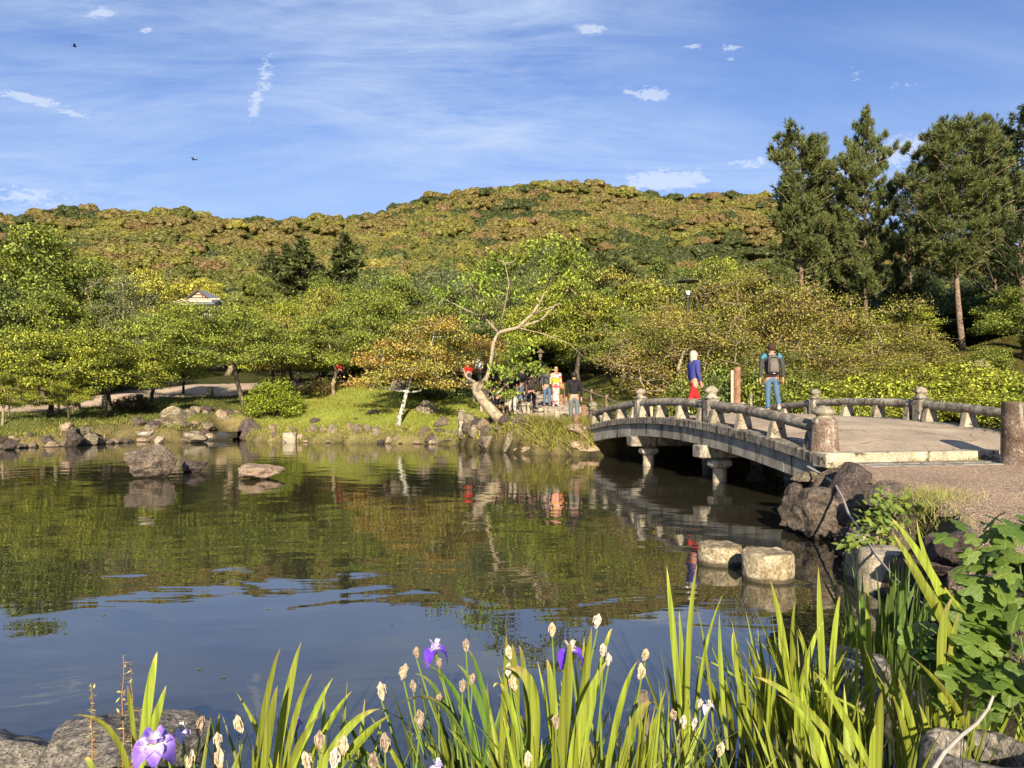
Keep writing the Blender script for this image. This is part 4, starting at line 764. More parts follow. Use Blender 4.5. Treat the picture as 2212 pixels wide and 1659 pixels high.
# ------------------------------------------------------------------ grass
def blades(name, pts, h, w, seed, col, alt, bend=0.4, label=None, cat='grass'):
    rng = np.random.default_rng(seed); n = len(pts); P = np.array(pts); az = rng.random(n)*6.283; a = np.stack([np.cos(az), np.sin(az), 0*az], 1)*w/2
    hh = h*rng.uniform(0.5, 1.4, n)[:, None]; d = np.stack([rng.normal(size=n)*bend, rng.normal(size=n)*bend, np.ones(n)], 1); d2 = d+np.stack([rng.normal(size=n)*bend, rng.normal(size=n)*bend, -0.25*np.ones(n)], 1)
    m_ = P+d*hh*0.55; V = np.stack([P-a, P+a, m_+a*0.8, m_-a*0.8, m_+d2*hh*0.5], 1).reshape(-1, 3); i = np.arange(n)*5
    me = mesh_np(name, V, [np.stack([i, i+1, i+2, i+3], 1), np.stack([i+3, i+2, i+4], 1)], False, {'rnd': ('FACE', np.tile(rng.random(n)*0.5+0.25, 2)), 'clump': ('FACE', np.tile(rng.random(n), 2))})
    o = obj(name, me, LEAF); tint(o, col, alt); struct(o, 'stuff'); return tag(o, label, cat)
def scatter(poly, n, seed, minsd=0.15, maxsd=99):
    rng = np.random.default_rng(seed); P = np.array(poly); x = rng.uniform(P[:, 0].min(), P[:, 0].max(), n); y = rng.uniform(P[:, 1].min(), P[:, 1].max(), n)
    sd = shore_sd(x, y); k = in_poly(x, y, poly) & (sd > minsd) & (sd < maxsd); x, y = x[k], y[k]; return np.stack([x, y, ground_h(x, y)-0.02], 1)
MOUND = [(-12.2, 34), (-9, 32), (-4, 31), (-2, 30), (-0.8, 27.5), (0.4, 25.5), (1.6, 25), (2.2, 26), (0.6, 31), (-1, 37), (-2, 42), (-11, 43), (-12, 38)]
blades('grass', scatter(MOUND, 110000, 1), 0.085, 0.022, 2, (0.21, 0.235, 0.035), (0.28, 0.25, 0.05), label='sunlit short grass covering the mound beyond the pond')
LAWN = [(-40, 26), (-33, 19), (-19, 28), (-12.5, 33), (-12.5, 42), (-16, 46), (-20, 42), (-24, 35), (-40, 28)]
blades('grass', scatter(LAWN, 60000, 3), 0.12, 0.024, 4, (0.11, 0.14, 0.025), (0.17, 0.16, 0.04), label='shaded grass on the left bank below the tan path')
SLOPE = [(3, 27), (14, 26.5), (16, 22), (26, 24), (34, 42), (3, 46), (2.5, 36)]
blades('grass', scatter(SLOPE, 60000, 5), 0.10, 0.03, 6, (0.13, 0.115, 0.022), (0.09, 0.10, 0.025), label='mossy ochre ground cover on the slope below the pines')
rim = [(-20, 28), (-17, 29.5), (-12, 32), (-9.6, 32), (-4, 31), (-1.3, 28), (0, 25.8), (2.4, 25), (2.8, 26), (0, 28.5), (-3, 32.5), (-10, 34), (-12, 35.5), (-18, 33.5)]
blades('water_edge_weeds', scatter(rim, 15000, 7, 0.05, 1.5), 0.25, 0.026, 8, (0.21, 0.22, 0.035), (0.26, 0.21, 0.06), 0.7, label='long weeds hanging among the rocks of the far shore', cat='weeds')
blades('water_edge_weeds', scatter([(0.3, 25.0), (2.6, 24.4), (2.7, 26.2), (0.5, 27)], 5000, 9, 0.0), 0.36, 0.025, 10, (0.22, 0.24, 0.04), (0.28, 0.22, 0.06), 0.8, label='tall feathery grass tuft left of the far bridge post', cat='weeds')
# ------------------------------------------------------------------ rocks
def rock_mesh(seed, sub=3, planes=15, rough=0.085, name='rock', flat=0.72):
    rng = np.random.default_rng(seed); bm = bmesh.new(); bmesh.ops.create_icosphere(bm, subdivisions=sub, radius=1.0)
    nn = unit(rng.normal(size=(planes, 3))); dd = rng.uniform(flat-0.12, flat+0.1, planes); off = Vector(rng.uniform(-50, 50, 3))
    for v in bm.verts:
        p = np.array(v.co[:]); dt = nn@p; k = np.min(np.where(dt > 1e-3, dd/np.maximum(dt, 1e-3), 9)); p = p*min(1.0, k)
        c = Vector(p); n_ = noise.noise(c*1.6+off)*rough*1.7+noise.noise(c*4.2+off)*rough*0.8+noise.noise(c*10+off)*rough*0.35; v.co = c*(1+n_)
    me = bpy.data.meshes.new(name); bm.to_mesh(me); bm.free(); me.polygons.foreach_set('use_smooth', [True]*len(me.polygons)); me.set_sharp_from_angle(angle=R(24)); return me
RK = [rock_mesh(200+k) for k in range(12)]; RKH = [rock_mesh(300+k, 4, 17, 0.10) for k in range(6)]
def rock(label, xd, yd, wpx, hpx, mat_, d=None, depth=1.0, hero=False, seed=0, group=None, tilt=0.15, name='rock', x=None, y=None, z=None, w=None, h=None):
    """xd, yd: bearing and foot; wpx, hpx its apparent width and height at its distance"""
    r_ = random.Random(seed*7+int((xd or 0)*3+(yd or 0)*5))
    if x is None:
        if d is None: d = (EYE)*F/(yd-860)
        x, y = WX(xd, d), d; w = wpx/F*d; h = hpx/F*d; z = EYE+(860-yd)/F*d if z is None else z
    pool = RKH if hero else RK; me = pool[r_.randrange(len(pool))]
    key = 'rk_'+mat_.name
    o = bpy.data.objects.new(name, me); S.collection.objects.link(o)
    if not len(me.materials): me.materials.append(mat_)
    o.material_slots[0].link = 'OBJECT'; o.material_slots[0].material = mat_
    hh = h*0.62; o.location = (x, y+w*0.3*depth, z+h-hh*0.90); o.scale = (w*0.60, w*0.5*depth, hh*1.05); o.rotation_euler = (r_.uniform(-tilt, tilt), r_.uniform(-tilt, tilt), r_.uniform(-0.9, 0.9) if not hero else r_.uniform(-0.4, 0.4))
    return tag(o, label, 'rock', group)
# rocks standing in the pond
rock('large dark domed rock standing in the pond with a duck on top', 308, 1034, 92, 70, ROCK, hero=True, seed=3)
rock('small grey pointed rock in the pond right of the domed one', 411, 1022, 56, 30, ROCK_D, hero=True, seed=8)
rock('flat tan boulder lying in the pond, rightmost of the three', 548, 1036, 106, 34, ROCK_T, hero=True, seed=5, tilt=0.05)
# far shore: the rocks one can pick out
for xd, yd, w_, h_, m_, lab in [(15, 972, 34, 22, ROCK_D, 'dark low rock at the left end of the far shore'), (40, 968, 30, 10, ROCK, 'flat brown rock beside the leftmost dark rock'), (92, 958, 16, 14, ROCK_P, 'small white rock in the weeds of the left bank'),
   (152, 965, 38, 32, ROCK_D, 'dark three-cornered rock at the left water edge'), (191, 962, 26, 27, ROCK_P, 'upright pale rock right of the three-cornered dark one'), (215, 950, 26, 30, ROCK, 'brown upright rock behind the pale upright one'), (262, 952, 62, 36, ROCK_P, 'broad lichen-covered rock at the foot of the left bank'),
   (305, 934, 38, 26, ROCK_P, 'white-topped rock above the duck rock'), (342, 957, 24, 15, STONE_L, 'cut pale block at the mouth of the cascade'), (412, 957, 60, 25, ROCK_P, 'low dome rock in the water at the cascade mouth'), (535, 952, 46, 48, ROCK_D, 'tall dark rock right of the cascade mouth'),
   (730, 956, 26, 18, ROCK, 'small brown rock at the foot of the mound'), (809, 957, 52, 27, ROCK_T, 'wide tan rock at the water below the white-flecked trunk'), (856, 958, 34, 18, ROCK_D, 'dark flat rock at the water edge right of the tan one'), (890, 957, 24, 26, ROCK_P, 'pointed pale rock below the mound'), (936, 959, 56, 22, ROCK_D, 'long dark rock at the foot of the stone lantern slope'),
   (965, 960, 60, 12, ROCK_P, 'long pale flat slab lapped by the water'), (988, 959, 22, 30, ROCK_P, 'white wedge-shaped stone below the stone lantern'), (1058, 973, 46, 32, ROCK, 'rounded brown rock where the shore turns toward the bridge'), (1101, 978, 26, 40, ROCK_P, 'upright blocky rock with weeds on top'), (1138, 980, 64, 20, ROCK_T, 'low wide tan rock left of the bridge'), (1184, 978, 36, 34, ROCK_D, 'dark rock between tan shore rocks near the bridge'),
   (1222, 982, 50, 30, ROCK, 'brown shore rock under the grass tuft'), (1268, 985, 80, 36, ROCK_T, 'big tan boulder supporting the far bridge end'), (1160, 968, 40, 26, ROCK_P, 'pale shore rock with weeds left of the dark one')]:
    rock(lab, xd, yd, w_, h_, m_, seed=2)
for xd, yd, d_, w_, h_, m_, lab in [(370, 890, 37, 52, 20, ROCK, 'flat-topped dark brown rock at the top of the cascade'), (367, 922, 34.8, 76, 42, ROCK_P, 'largest lichen-mottled boulder in the middle of the cascade'), (445, 930, 34.6, 48, 32, ROCK_T, 'tan boulder in the right half of the cascade'), (422, 903, 36.2, 30, 16, ROCK_P, 'pale rounded stone on the upper cascade'),
   (452, 899, 36.8, 22, 10, ROCK_P, 'small flat stone on the upper cascade'), (482, 905, 36.2, 32, 14, ROCK_P, 'white-topped stone beside the leaning trunk'), (488, 938, 34.2, 38, 22, ROCK, 'brown rock beside the tall dark rock'), (330, 938, 34, 30, 14, ROCK_T, 'flat tan step stone left in the cascade'), (400, 938, 34.2, 34, 14, ROCK, 'low brown stone in the middle of the cascade'),
   (513, 915, 35.6, 22, 26, ROCK_P, 'pale stone at the foot of the leaning maple'), (591, 922, 34, 20, 10, ROCK_P, 'small pale stone half sunk in the mound grass'), (678, 913, 34.6, 28, 17, ROCK_D, 'dark stone on the mound grass, leftmost'), (769, 915, 34.2, 17, 8, ROCK_D, 'smallest grey stone on the mound grass'), (805, 908, 34.6, 30, 14, ROCK_D, 'dark oval stone in the middle of the mound grass'),
   (917, 893, 34.6, 46, 28, ROCK_P, 'large pale boulder on the grass right of the white-flecked trunk'), (956, 914, 33, 46, 22, ROCK, 'brown angular boulder left of the stone lantern'), (946, 931, 32, 28, 13, ROCK_D, 'dark flat stone below the brown angular boulder'), (1015, 945, 30.4, 36, 26, ROCK_P, 'pale boulder at the foot of the stone lantern'), (1063, 912, 29.5, 26, 20, ROCK_D, 'dark stone behind the leaning cherry trunk'),
   (1054, 930, 28.8, 26, 18, ROCK, 'brown stone at the foot of the leaning cherry trunk'), (1101, 927, 27.6, 22, 13, ROCK_P, 'small two-toned stone right of the cherry trunk'), (1253, 955, 25.1, 60, 30, ROCK_T, 'mossy tan boulder behind the big one at the bridge'), (1040, 905, 31, 16, 10, ROCK_T, 'little tan stone by the lantern'), (860, 838, 38.8, 40, 36, ROCK_P, 'grey mottled boulder at the crest of the mound under the orange leaves'),
   (2124, 806, 33, 36, 27, ROCK_P, 'white lichen-covered rock on the mossy slope below the pines'), (1098, 836, 33, 22, 12, ROCK_T, 'tan stone beside the path behind the cherry leaves')]:
    rock(lab, xd, yd, w_, h_, m_, d=d_, seed=4, z=gh(WX(xd, d_), d_)-0.08)
rng = np.random.default_rng(31); k_ = 0
def fill_rocks(a, b_, n, sz, mats, label, group, spread=0.5, zof=0.0):
    for i in range(n):
        t_ = (i+rng.random())/n; x = a[0]+(b_[0]-a[0])*t_+rng.normal()*spread*0.3; y = a[1]+(b_[1]-a[1])*t_+abs(rng.normal())*spread; w = sz*rng.uniform(0.55, 1.35)
        rock(label, 0, 0, 0, 0, mats[int(rng.integers(len(mats)))], x=x, y=y, z=max(gh(x, y), -0.05)-0.12+zof, w=w, h=w*rng.uniform(0.35, 0.7)+0.1, seed=int(rng.integers(1, 9999)), group=group)
segs = [((-20.6, 26.6), (-17.0, 30.0), 34, .42, 'left bank edge'), ((-17.4, 30.2), (-15.6, 33.2), 22, .5, 'left side of the cascade mouth'), ((-15.8, 33.2), (-12.6, 35.2), 18, .55, 'cascade'), ((-15.2, 34.8), (-11.8, 38.2), 20, .45, 'upper cascade'), ((-11.6, 33.2), (-9.4, 32.4), 8, .4, 'left foot of the mound'), ((-9.2, 32.3), (-6.1, 31.7), 12, .38, 'middle foot of the mound'),
        ((-6.1, 31.6), (-2.3, 30.9), 14, .42, 'right foot of the mound'), ((-2.2, 30.6), (-0.6, 27.2), 14, .45, 'shore below the cherry'), ((-0.6, 27.0), (2.6, 24.8), 16, .5, 'shore beside the far bridge end'), ((3.8, 25.2), (11.2, 24.6), 12, .6, 'shore beyond the bridge')]
for a, b_, n_, s_, nm in segs: fill_rocks(a, b_, n_, s_, [ROCK, ROCK_P, ROCK_D, ROCK_P, ROCK_T], 'smaller shore stone in the row along the %s' % nm, 'small stones along the %s' % nm)
# near right bank rocks
for lab, xd, yd, d_, w_, h_, m_, zz_ in [('massive flat-topped brown boulder under the near bridge corner', 1820, 1172, 10.1, 200, 128, ROCK, -0.05), ('dark upright rock in shade left of the massive boulder', 1722, 1165, 11.2, 50, 118, ROCK_D, -0.1), ('pale split rock directly under the bridge corner post', 1748, 1040, 11.9, 56, 30, ROCK_P, 0.52), ('pale lichen block behind the trailing camellia', 1955, 1165, 7.9, 78, 50, ROCK_P, 0.25),
   ('dark rounded rock under the gravel edge', 2040, 1310, 6.3, 110, 70, ROCK_D, -0.05), ('flat grey rock at the gravel edge above the irises', 2062, 1210, 6.5, 140, 52, ROCK_D, 0.35), ('low grey slab beside the large-leaved plant', 2140, 1250, 5.6, 120, 60, ROCK, 0.3), ('wet dark rock at the waterline behind the irises', 1975, 1330, 6.7, 66, 70, ROCK, -0.1), ('shaded rock between the boulder and the round blocks', 1850, 1215, 8.9, 70, 90, ROCK_D, -0.05), ('brown rock under the pale lichen block', 1925, 1210, 8.2, 60, 50, ROCK, 0.0)]:
    rock(lab, xd, yd, w_, h_, m_, d=d_, hero=True, seed=11, z=zz_)
fill_rocks((3.5, 5.0), (3.75, 7.2), 7, .5, [ROCK_D, ROCK], 'dark stone in the near right bank behind the irises', 'dark stones of the near right bank', .2)
fill_rocks((4.35, 8.2), (4.9, 12.2), 9, .65, [ROCK_D, ROCK], 'dark stone in the bank under the gravel', 'dark stones under the gravel edge', .15)
fill_rocks((5.0, 12.9), (5.8, 13.5), 4, .6, [ROCK_D, ROCK], 'dark stone in shadow under the near end of the bridge', 'stones under the near bridge end', .15, -0.2)
fill_rocks((2.9, 3.3), (3.4, 4.9), 5, .4, [ROCK_D, ROCK], 'dark stone under the large-leaved plant', 'stones under the large-leaved plant', .1)
# bottom left granite
for lab, x_, y_, z_, w_, h_ in [('flat-topped speckled granite boulder behind the left irises', -1.86, 3.62, -0.1, 0.74, 0.50), ('dark granite boulder at the bottom left edge of the pond', -2.42, 3.6, -0.1, 0.62, 0.40), ('sunlit granite boulder in the bottom left corner', -1.78, 2.86, -0.1, 0.74, 0.55), ('granite boulder beside the corner boulder', -2.4, 2.95, -0.1, 0.6, 0.42)]:
    rock(lab, 0, 0, 0, 0, ROCK_G, x=x_, y=y_-w_*0.3, z=z_, w=w_*1.12, h=h_, hero=True, seed=int(abs(x_)*100)+5, tilt=0.04)
# cylindrical stones
def drum(name, label, x, y, z0, z1, r_, mat_, seed, cat='stepping stone', hole=False):
    rng = np.random.default_rng(seed); n = 40; prof = []; H = z1-z0
    prof = [(r_*0.98, 0), (r_*1.02, H*0.2), (r_*1.0, H*0.5), (r_*1.0, H*0.75), (r_*0.985, H*0.93), (r_*0.93, H*0.985), (r_*0.8, H*1.0), (r_*0.5, H*1.005), (r_*0.2, H)]
    if hole: prof = [(r_*0.98, 0), (r_*1.03, H*0.4), (r_*1.0, H*0.8), (r_*0.94, H*0.96), (r_*0.85, H), (r_*0.74, H*0.99), (r_*0.66, H*0.93), (r_*0.62, H*0.8), (r_*0.6, H*0.55), (r_*0.2, H*0.55)]
    mb = MB(); mb.lathe(prof, n); V = []
    for p in mb.v:
        c = Vector(p); k = 1+0.075*noise.noise(c*6+Vector((seed, 0, 0)))+0.03*noise.noise(c*22+Vector((seed, 3, 0))); V.append((p[0]*k, p[1]*k, p[2]+0.03*noise.noise(c*8+Vector((seed, 9, 0)))))
    mb.v = V; o = obj(name, mb, mat_, loc=(x, y, z0), smooth_angle=40); return tag(o, label, cat)
ST = rough_mat('stepping_granite', [(0.3, (0.10, 0.075, 0.04)), (0.5, (0.25, 0.20, 0.12)), (0.75, (0.38, 0.34, 0.25))], 5, 0.9, 1.0, 0.03, fine=30, fine_amt=0.9, wet=True, spot=((0.17, 0.11, 0.055), 6, 0.58))
drum('stepping_stone', 'round-cut stepping stone farther from the camera, partly shaded', 2.36, 8.75, -0.2, 0.205, 0.25, ST, 1)
drum('stepping_stone', 'round-cut stepping stone with rusty stains, right of the first', 2.66, 8.0, -0.2, 0.275, 0.262, ST, 2)
drum('stepping_stone', 'round-cut stone standing among the iris leaves', WX(1845, 4.75), 4.85, -0.2, 0.235, 0.255, ROCK_G, 3)
drum('stone_drum', 'pale round stone block below the camellia, left of the pair', WX(1868, 8.1), 8.15, -0.2, 0.44, 0.17, STONE_L, 4, 'stone block')
drum('stone_drum', 'pitted pale round stone block below the camellia, right of the pair', WX(1908, 7.45), 7.5, -0.2, 0.40, 0.22, STONE_L, 5, 'stone block')
hs = drum('stone_basin', 'hollow round granite ring holding rusty water in the bottom right corner', WX(2138, 2.95), 2.98, 0.1, 0.52, 0.23, ROCK_G, 6, 'stone basin', hole=True)
mb = MB(); mb.lathe([(0.141, 0.30), (0.02, 0.302)], 24); m_, nt, b, out = new_mat('rusty_water'); b.inputs['Base Color'].default_value = (0.09, 0.035, 0.01, 1); b.inputs['Roughness'].default_value = 0.08
obj('rusty_water', mb, m_, hs)
# square cut stone on the far shore and the pillar lantern
x_ = WX(625, 32.3); o = obj('cut_stone', MB().box((0, 0, 0), (0.54, 0.5, 0.62), bev=0.03), STONE_L, loc=(x_, 32.5, 0.12), smooth_angle=30); tag(o, 'square-cut grey stone block at the water below the mound', 'stone block')
x_, y_ = WX(997, 30.6), 30.6; z_ = gh(x_, y_)
t0 = thing('stone_lantern', 'slim square stone pillar with dark latticed head on the mound', 'lantern', (x_, y_, z_), 0.25)
obj('pillar', MB().box((0, 0, 0.2), (0.25, 0.25, 0.62), bev=0.015), STONE_L, t0); hd = obj('lamp_head', MB().box((0, 0, 0.70), (0.23, 0.23, 0.37), bev=0.01), WOOD_D, t0)
mb = MB()
for a in range(4):
    for k in range(4):
        M_ = Matrix.Rotation(a*PI/2, 3, 'Z'); mb.box(M_ @ Vector((-0.075+0.05*k, 0.118, 0.70)), (0.012, 0.012, 0.30), M_); mb.box(M_ @ Vector((0, 0.118, 0.58+0.08*k)), (0.19, 0.012, 0.012), M_)
obj('lattice', mb, STONE_D, hd); obj('cap', MB().box((0, 0, 0.905), (0.27, 0.27, 0.04), bev=0.01), STONE_D, t0)
# cascade water and steps
cw = MB()
for i, (y0, y1, z0, w_) in enumerate([(34.0, 35.0, 0.10, 1.5), (35.0, 36.2, 0.35, 1.4), (36.2, 37.6, 0.62, 1.6), (37.6, 40, 0.92, 2.2)]):
    xa = -13.1-0.1*i; cw.add([(xa-w_/2, y0, z0), (xa+w_/2, y0, z0), (xa+w_/2, y1, z0+.02), (xa-w_/2, y1, z0+.02), (xa-w_/2, y0, z0-.3), (xa+w_/2, y0, z0-.3)], [(0, 1, 2, 3), (4, 5, 1, 0)])
struct(obj('stream_water', cw, WATER))

# ------------------------------------------------------------------ the bridge
BD = Vector((5.33, 13.05, 0)); BA = Vector((2.68, 25.4, 0)); bu = (BA-BD).normalized(); bn = Vector((bu.y, -bu.x, 0)); BL = (BA-BD).length; WD = 5.4
def zc(t): return 1.385-0.44*(2*t-1)**2-0.0
def Bp(t, off, z): p = BD+bu*BL*t+bn*off; p.z = zc(t)+z; return p
def Bz(s_, off, z): p = BD+bu*s_+bn*off; p.z = z; return p
ang = math.atan2(bu.y, bu.x)-PI/2; RB = Matrix.Rotation(ang, 3, 'Z')
bridge = thing('stone_bridge', 'arched stone footbridge with round-capped posts and tubular rails over the pond', 'bridge', (0, 0, 0))
def arc_piece(name, t0_, t1_, o0, o1, za, zb, mat_, n=4, zfun=None, par=None, bev=0.0):
    mb = MB(); V = []
    for i in range(n+1):
        t = t0_+(t1_-t0_)*i/n; zt = za(t) if callable(za) else za; zl = zb(t) if callable(zb) else zb
        if bev: V += [Bp(t, o0, zl), Bp(t, o1, zl), Bp(t, o1, zt-bev), Bp(t, o1-bev, zt), Bp(t, o0+bev, zt), Bp(t, o0, zt-bev)]
        else: V += [Bp(t, o0, zl), Bp(t, o1, zl), Bp(t, o1, zt), Bp(t, o0, zt)]
    m_ = 6 if bev else 4
    Fs = [(i*m_+k, i*m_+(k+1) % m_, (i+1)*m_+(k+1) % m_, (i+1)*m_+k) for i in range(n) for k in range(m_)]+[tuple(range(m_-1, -1, -1)), tuple(n*m_+k for k in range(m_))]
    mb.add(V, Fs); return obj(name, mb, mat_, par or bridge)
J = 0.006/12
for side, (a, b_) in enumerate(((-0.27, 0.24), (WD-0.24, WD+0.27))):
    for k in range(9): arc_piece('edge_stone', -0.018+1.036*k/9+J, -0.018+1.036*(k+1)/9-J, a, b_, 0.0, -0.165, STONE_E, 4, bev=0.014)
    a2, b2 = ((-0.19, 0.05), (WD-0.05, WD+0.19))[side]
    npn = 13
    for k in range(npn):
        ex = 0.004 if k % 2 else 0.0
        arc_piece('fascia_stone', 0.0+1.0*k/npn+J*1.3, 1.0*(k+1)/npn-J*1.3, a2-(ex if side == 0 else 0), b2+(ex if side else 0), -0.168, lambda t: -0.50-0.05*abs(2*t-1), STONE_D, 3)
dk = MB(); nd, mo = 28, 10
for i in range(nd+1):
    t = -0.012+1.024*i/nd; env = math.sin(PI*min(max(t, 0), 1))**0.6
    for j in range(mo+1): o_ = 0.245+(WD-0.49)*j/mo; dk.v.append(tuple(Bp(t, o_, -0.012+0.11*env*math.sin(PI*j/mo))))
    for j in (0, 1): dk.v.append(tuple(Bp(t, 0.245 if j == 0 else WD-0.245, -0.34)))
K_ = mo+3
for i in range(nd):
    for j in range(mo): dk.f.append((i*K_+j, i*K_+j+1, (i+1)*K_+j+1, (i+1)*K_+j))
    dk.f += [(i*K_+mo+1, (i+1)*K_+mo+1, (i+1)*K_+mo+2, i*K_+mo+2), (i*K_, (i+1)*K_, (i+1)*K_+mo+1, i*K_+mo+1), (i*K_+mo, i*K_+mo+2, (i+1)*K_+mo+2, (i+1)*K_+mo)]
obj('deck_slab', dk, ASPH, bridge, smooth_angle=30)
# piers with cross beams
for t in (0.335, 0.665):
    zt = zc(t)-0.50
    for o_ in (-0.42,):
        bm_ = MB(); c_ = Bz(BL*t, WD/2, zt-0.15); bm_.box(c_, (WD+0.7, 0.40, 0.28), RB, bev=0.02); obj('cross_beam', bm_, STONE, bridge, smooth_angle=30)
    for o_ in (0.22, 2.0, 3.5, WD-0.22):
        c_ = Bz(BL*t, o_, 0)
        cb = MB(); cb.box(Vector((c_.x, c_.y, zt-0.42)), (0.50, 0.36, 0.22), RB, bev=0.06); obj('corbel', cb, STONE_D, bridge, smooth_angle=30)
        pm_ = MB(); pm_.lathe([(0.17, -0.75), (0.165, 0), (0.155, zt-0.54)], 14, (c_.x, c_.y, 0)); obj('pier', pm_, STONE_L, bridge, smooth_angle=40)
# abutments
for t, s_ in ((0.0, 1), (1.0, -1)):
    ab = MB(); ab.box(Bz(BL*t-s_*0.55, WD/2, 0.05), (WD-0.1, 1.1, 1.5), RB, bev=0.03); obj('abutment', ab, STONE_D, bridge)
# rails and balusters
def rail_piece(off, t0_, t1_): 
    mb = MB(); n = 12; mb.tube([Bp(t0_+(t1_-t0_)*i/n, off, 0.385) for i in range(n+1)], 0.105, 16); return obj('rail', mb, STONE, bridge, smooth_angle=50)
def onion(r_): return [(r_*0.74, 0), (r_*0.78, 0.012), (r_*0.70, 0.03), (r_*0.72, 0.05), (r_*0.98, 0.075), (r_*1.03, 0.10), (r_*0.98, 0.13), (r_*0.80, 0.165), (r_*0.52, 0.195), (r_*0.2, 0.215), (r_*0.03, 0.222)]
def post(t, off, big=False):
    z0 = zc(min(max(t, 0), 1)); c_ = Bz(BL*t, off, z0-0.02)
    if big:
        mb = MB(); mb.lathe([(0.242, 0), (0.24, 0.02), (0.222, 0.30), (0.205, 0.50), (0.212, 0.505), (0.214, 0.535), (0.205, 0.545), (0.175, 0.60)], 28)
        p_ = obj('post', mb, STONE_R, bridge, loc=c_, smooth_angle=40); f_ = MB(); f_.lathe([(r_, z+0.595) for r_, z in onion(0.185)], 28); obj('finial', f_, STONE_L, p_, smooth_angle=60)
    else:
        mb = MB(); mb.box((0, 0, 0.27), (0.29, 0.29, 0.54), bev=0.035, taper=(0.97, 0.97)); mb.box((0, 0, 0.56), (0.31, 0.31, 0.05), bev=0.015); mb.lathe([(0.13, 0.585), (0.105, 0.615)], 20)
        p_ = obj('post', mb, STONE, bridge, loc=c_, rot=(0, 0, ang), smooth_angle=30); f_ = MB(); f_.lathe([(r_, z+0.61) for r_, z in onion(0.15)], 24); obj('finial', f_, STONE_L, p_, smooth_angle=60)
BAL = MB(); BAL.box((0, 0, 0.15), (0.36, 0.17, 0.34), bev=0.012, taper=(0.62, 0.95)); BALM = BAL.mesh('baluster')
BAL2 = MB(); BAL2.box((0, 0, 0.14), (0.16, 0.15, 0.30), bev=0.01); BALM2 = BAL2.mesh('baluster_block')
for off, sg in ((0.0, 1), (WD, -1)):
    ts = [0, 1/3, 2/3, 1]
    for i, t in enumerate(ts): post(t if i else (0.004), off, big=(i == 0 and off == 0) or (i == 0))
    for i in range(3):
        a, b_ = ts[i]*BL, ts[i+1]*BL; rail_piece(off, (a+0.1)/BL, (b_-0.1)/BL)
        for s_ in (a+0.34, a+(b_-a)*0.36, a+(b_-a)*0.66, b_-0.27):
            t = s_/BL
            o = obj('baluster', BALM, STONE_L, bridge, loc=Bp(t, off-0.01*sg, -0.015), rot=(0, 0, ang)); o = obj('baluster', BALM2, STONE, bridge, loc=Bp(t+0.19/BL, off+0.10, -0.01), rot=(0, 0, ang))
# kerb at the near end
for (o0, o1, s0, s1, zt, zb) in [(-0.27, 2.95, -0.40, -0.02, 0.965, 0.72), (2.965, 3.45, -0.30, 0.1, 0.955, 0.72), (3.465, 4.4, -0.22, 0.1, 0.95, 0.72), (4.415, 5.67, -0.22, 0.1, 0.95, 0.72)]:
    kb = MB(); kb.box(Bz((s0+s1)/2, (o0+o1)/2, (zt+zb)/2), (o1-o0, s1-s0, zt-zb), RB, bev=0.012); obj('kerb_stone', kb, STONE_L, bridge, smooth_angle=30)
kb = MB(); kb.box(Bz(-0.59, 1.75, 0.775), (3.4, 0.34, 0.07), RB, bev=0.008); obj('threshold_slab', kb, STONE, bridge)
arc_piece('deck_slab', -0.012-0.03, -0.0125, 2.97, WD-0.245, -0.014, -0.2, ASPH, 2)
# bollards
def bollard(x, y, label, r_=0.255, h=1.06):
    z_ = gh(x, y)-0.03; mb = MB(); mb.lathe([(r_*1.05, 0), (r_*1.01, 0.25), (r_*0.985, h*0.7), (r_*0.97, h-0.03), (r_*0.93, h), (r_*0.4, h+0.004)], 36)
    mb.v = [tuple(Vector(p)*1+Vector((p[0], p[1], 0))*0.03*noise.noise(Vector(p)*14)) for p in mb.v]
    o = obj('stone_bollard', mb, STONE_R, loc=(x, y, z_), smooth_angle=40); tag(o, label, 'bollard'); return o
bollard(8.27, 12.55, 'thick flat-topped stone bollard in front of the bridge at the right edge')
# ------------------------------------------------------------------ path with stone paving and steps
PV = [rough_mat('paving_stone', [(0.3, (0.22, 0.17, 0.12)), (0.7, (0.46, 0.38, 0.28))], 3, 0.9, 0.5, 0.01, fine=30)]
def pc(s_):       # centre line of the park path
    pts_ = [(3.2, 25.6), (2.0, 28), (1.4, 32), (0.9, 36), (-0.4, 41), (-2.4, 46), (-5, 50)]; n = len(pts_)-1; k = min(int(s_*n), n-1); f = s_*n-k
    return Vector((pts_[k][0]*(1-f)+pts_[k+1][0]*f, pts_[k][1]*(1-f)+pts_[k+1][1]*f, 0)), (Vector(pts_[k+1])-Vector(pts_[k])).normalized()
pr = MB(); n = 60
for i in range(n+1):
    c_, d_ = pc(i/n*0.9999); nr = Vector((d_.y, -d_.x, 0)); w_ = 1.45+0.3*(i/n)
    for q in (-1, 1): p = c_+nr*w_*q; pr.v.append((p.x, p.y, gh(p.x, p.y)+0.025))
pr.f = [(2*i, 2*i+1, 2*i+3, 2*i+2) for i in range(n)]
path = struct(obj('stone_path', pr, rough_mat('path_bed', [(0.3, (0.13, 0.10, 0.07)), (0.7, (0.24, 0.19, 0.14))], 3, 0.95, 0.4, 0.02)))
rng = np.random.default_rng(3); pmesh = []
for k in range(6):
    mb = MB(); mb.box((0, 0, 0), (1, 1, 1), bev=0.06); mb.v = [(p[0]+rng.normal()*0.03, p[1]+rng.normal()*0.03, p[2]) for p in mb.v]; pmesh.append(mb.mesh('paving_stone'))
s_ = 0.0; row = 0
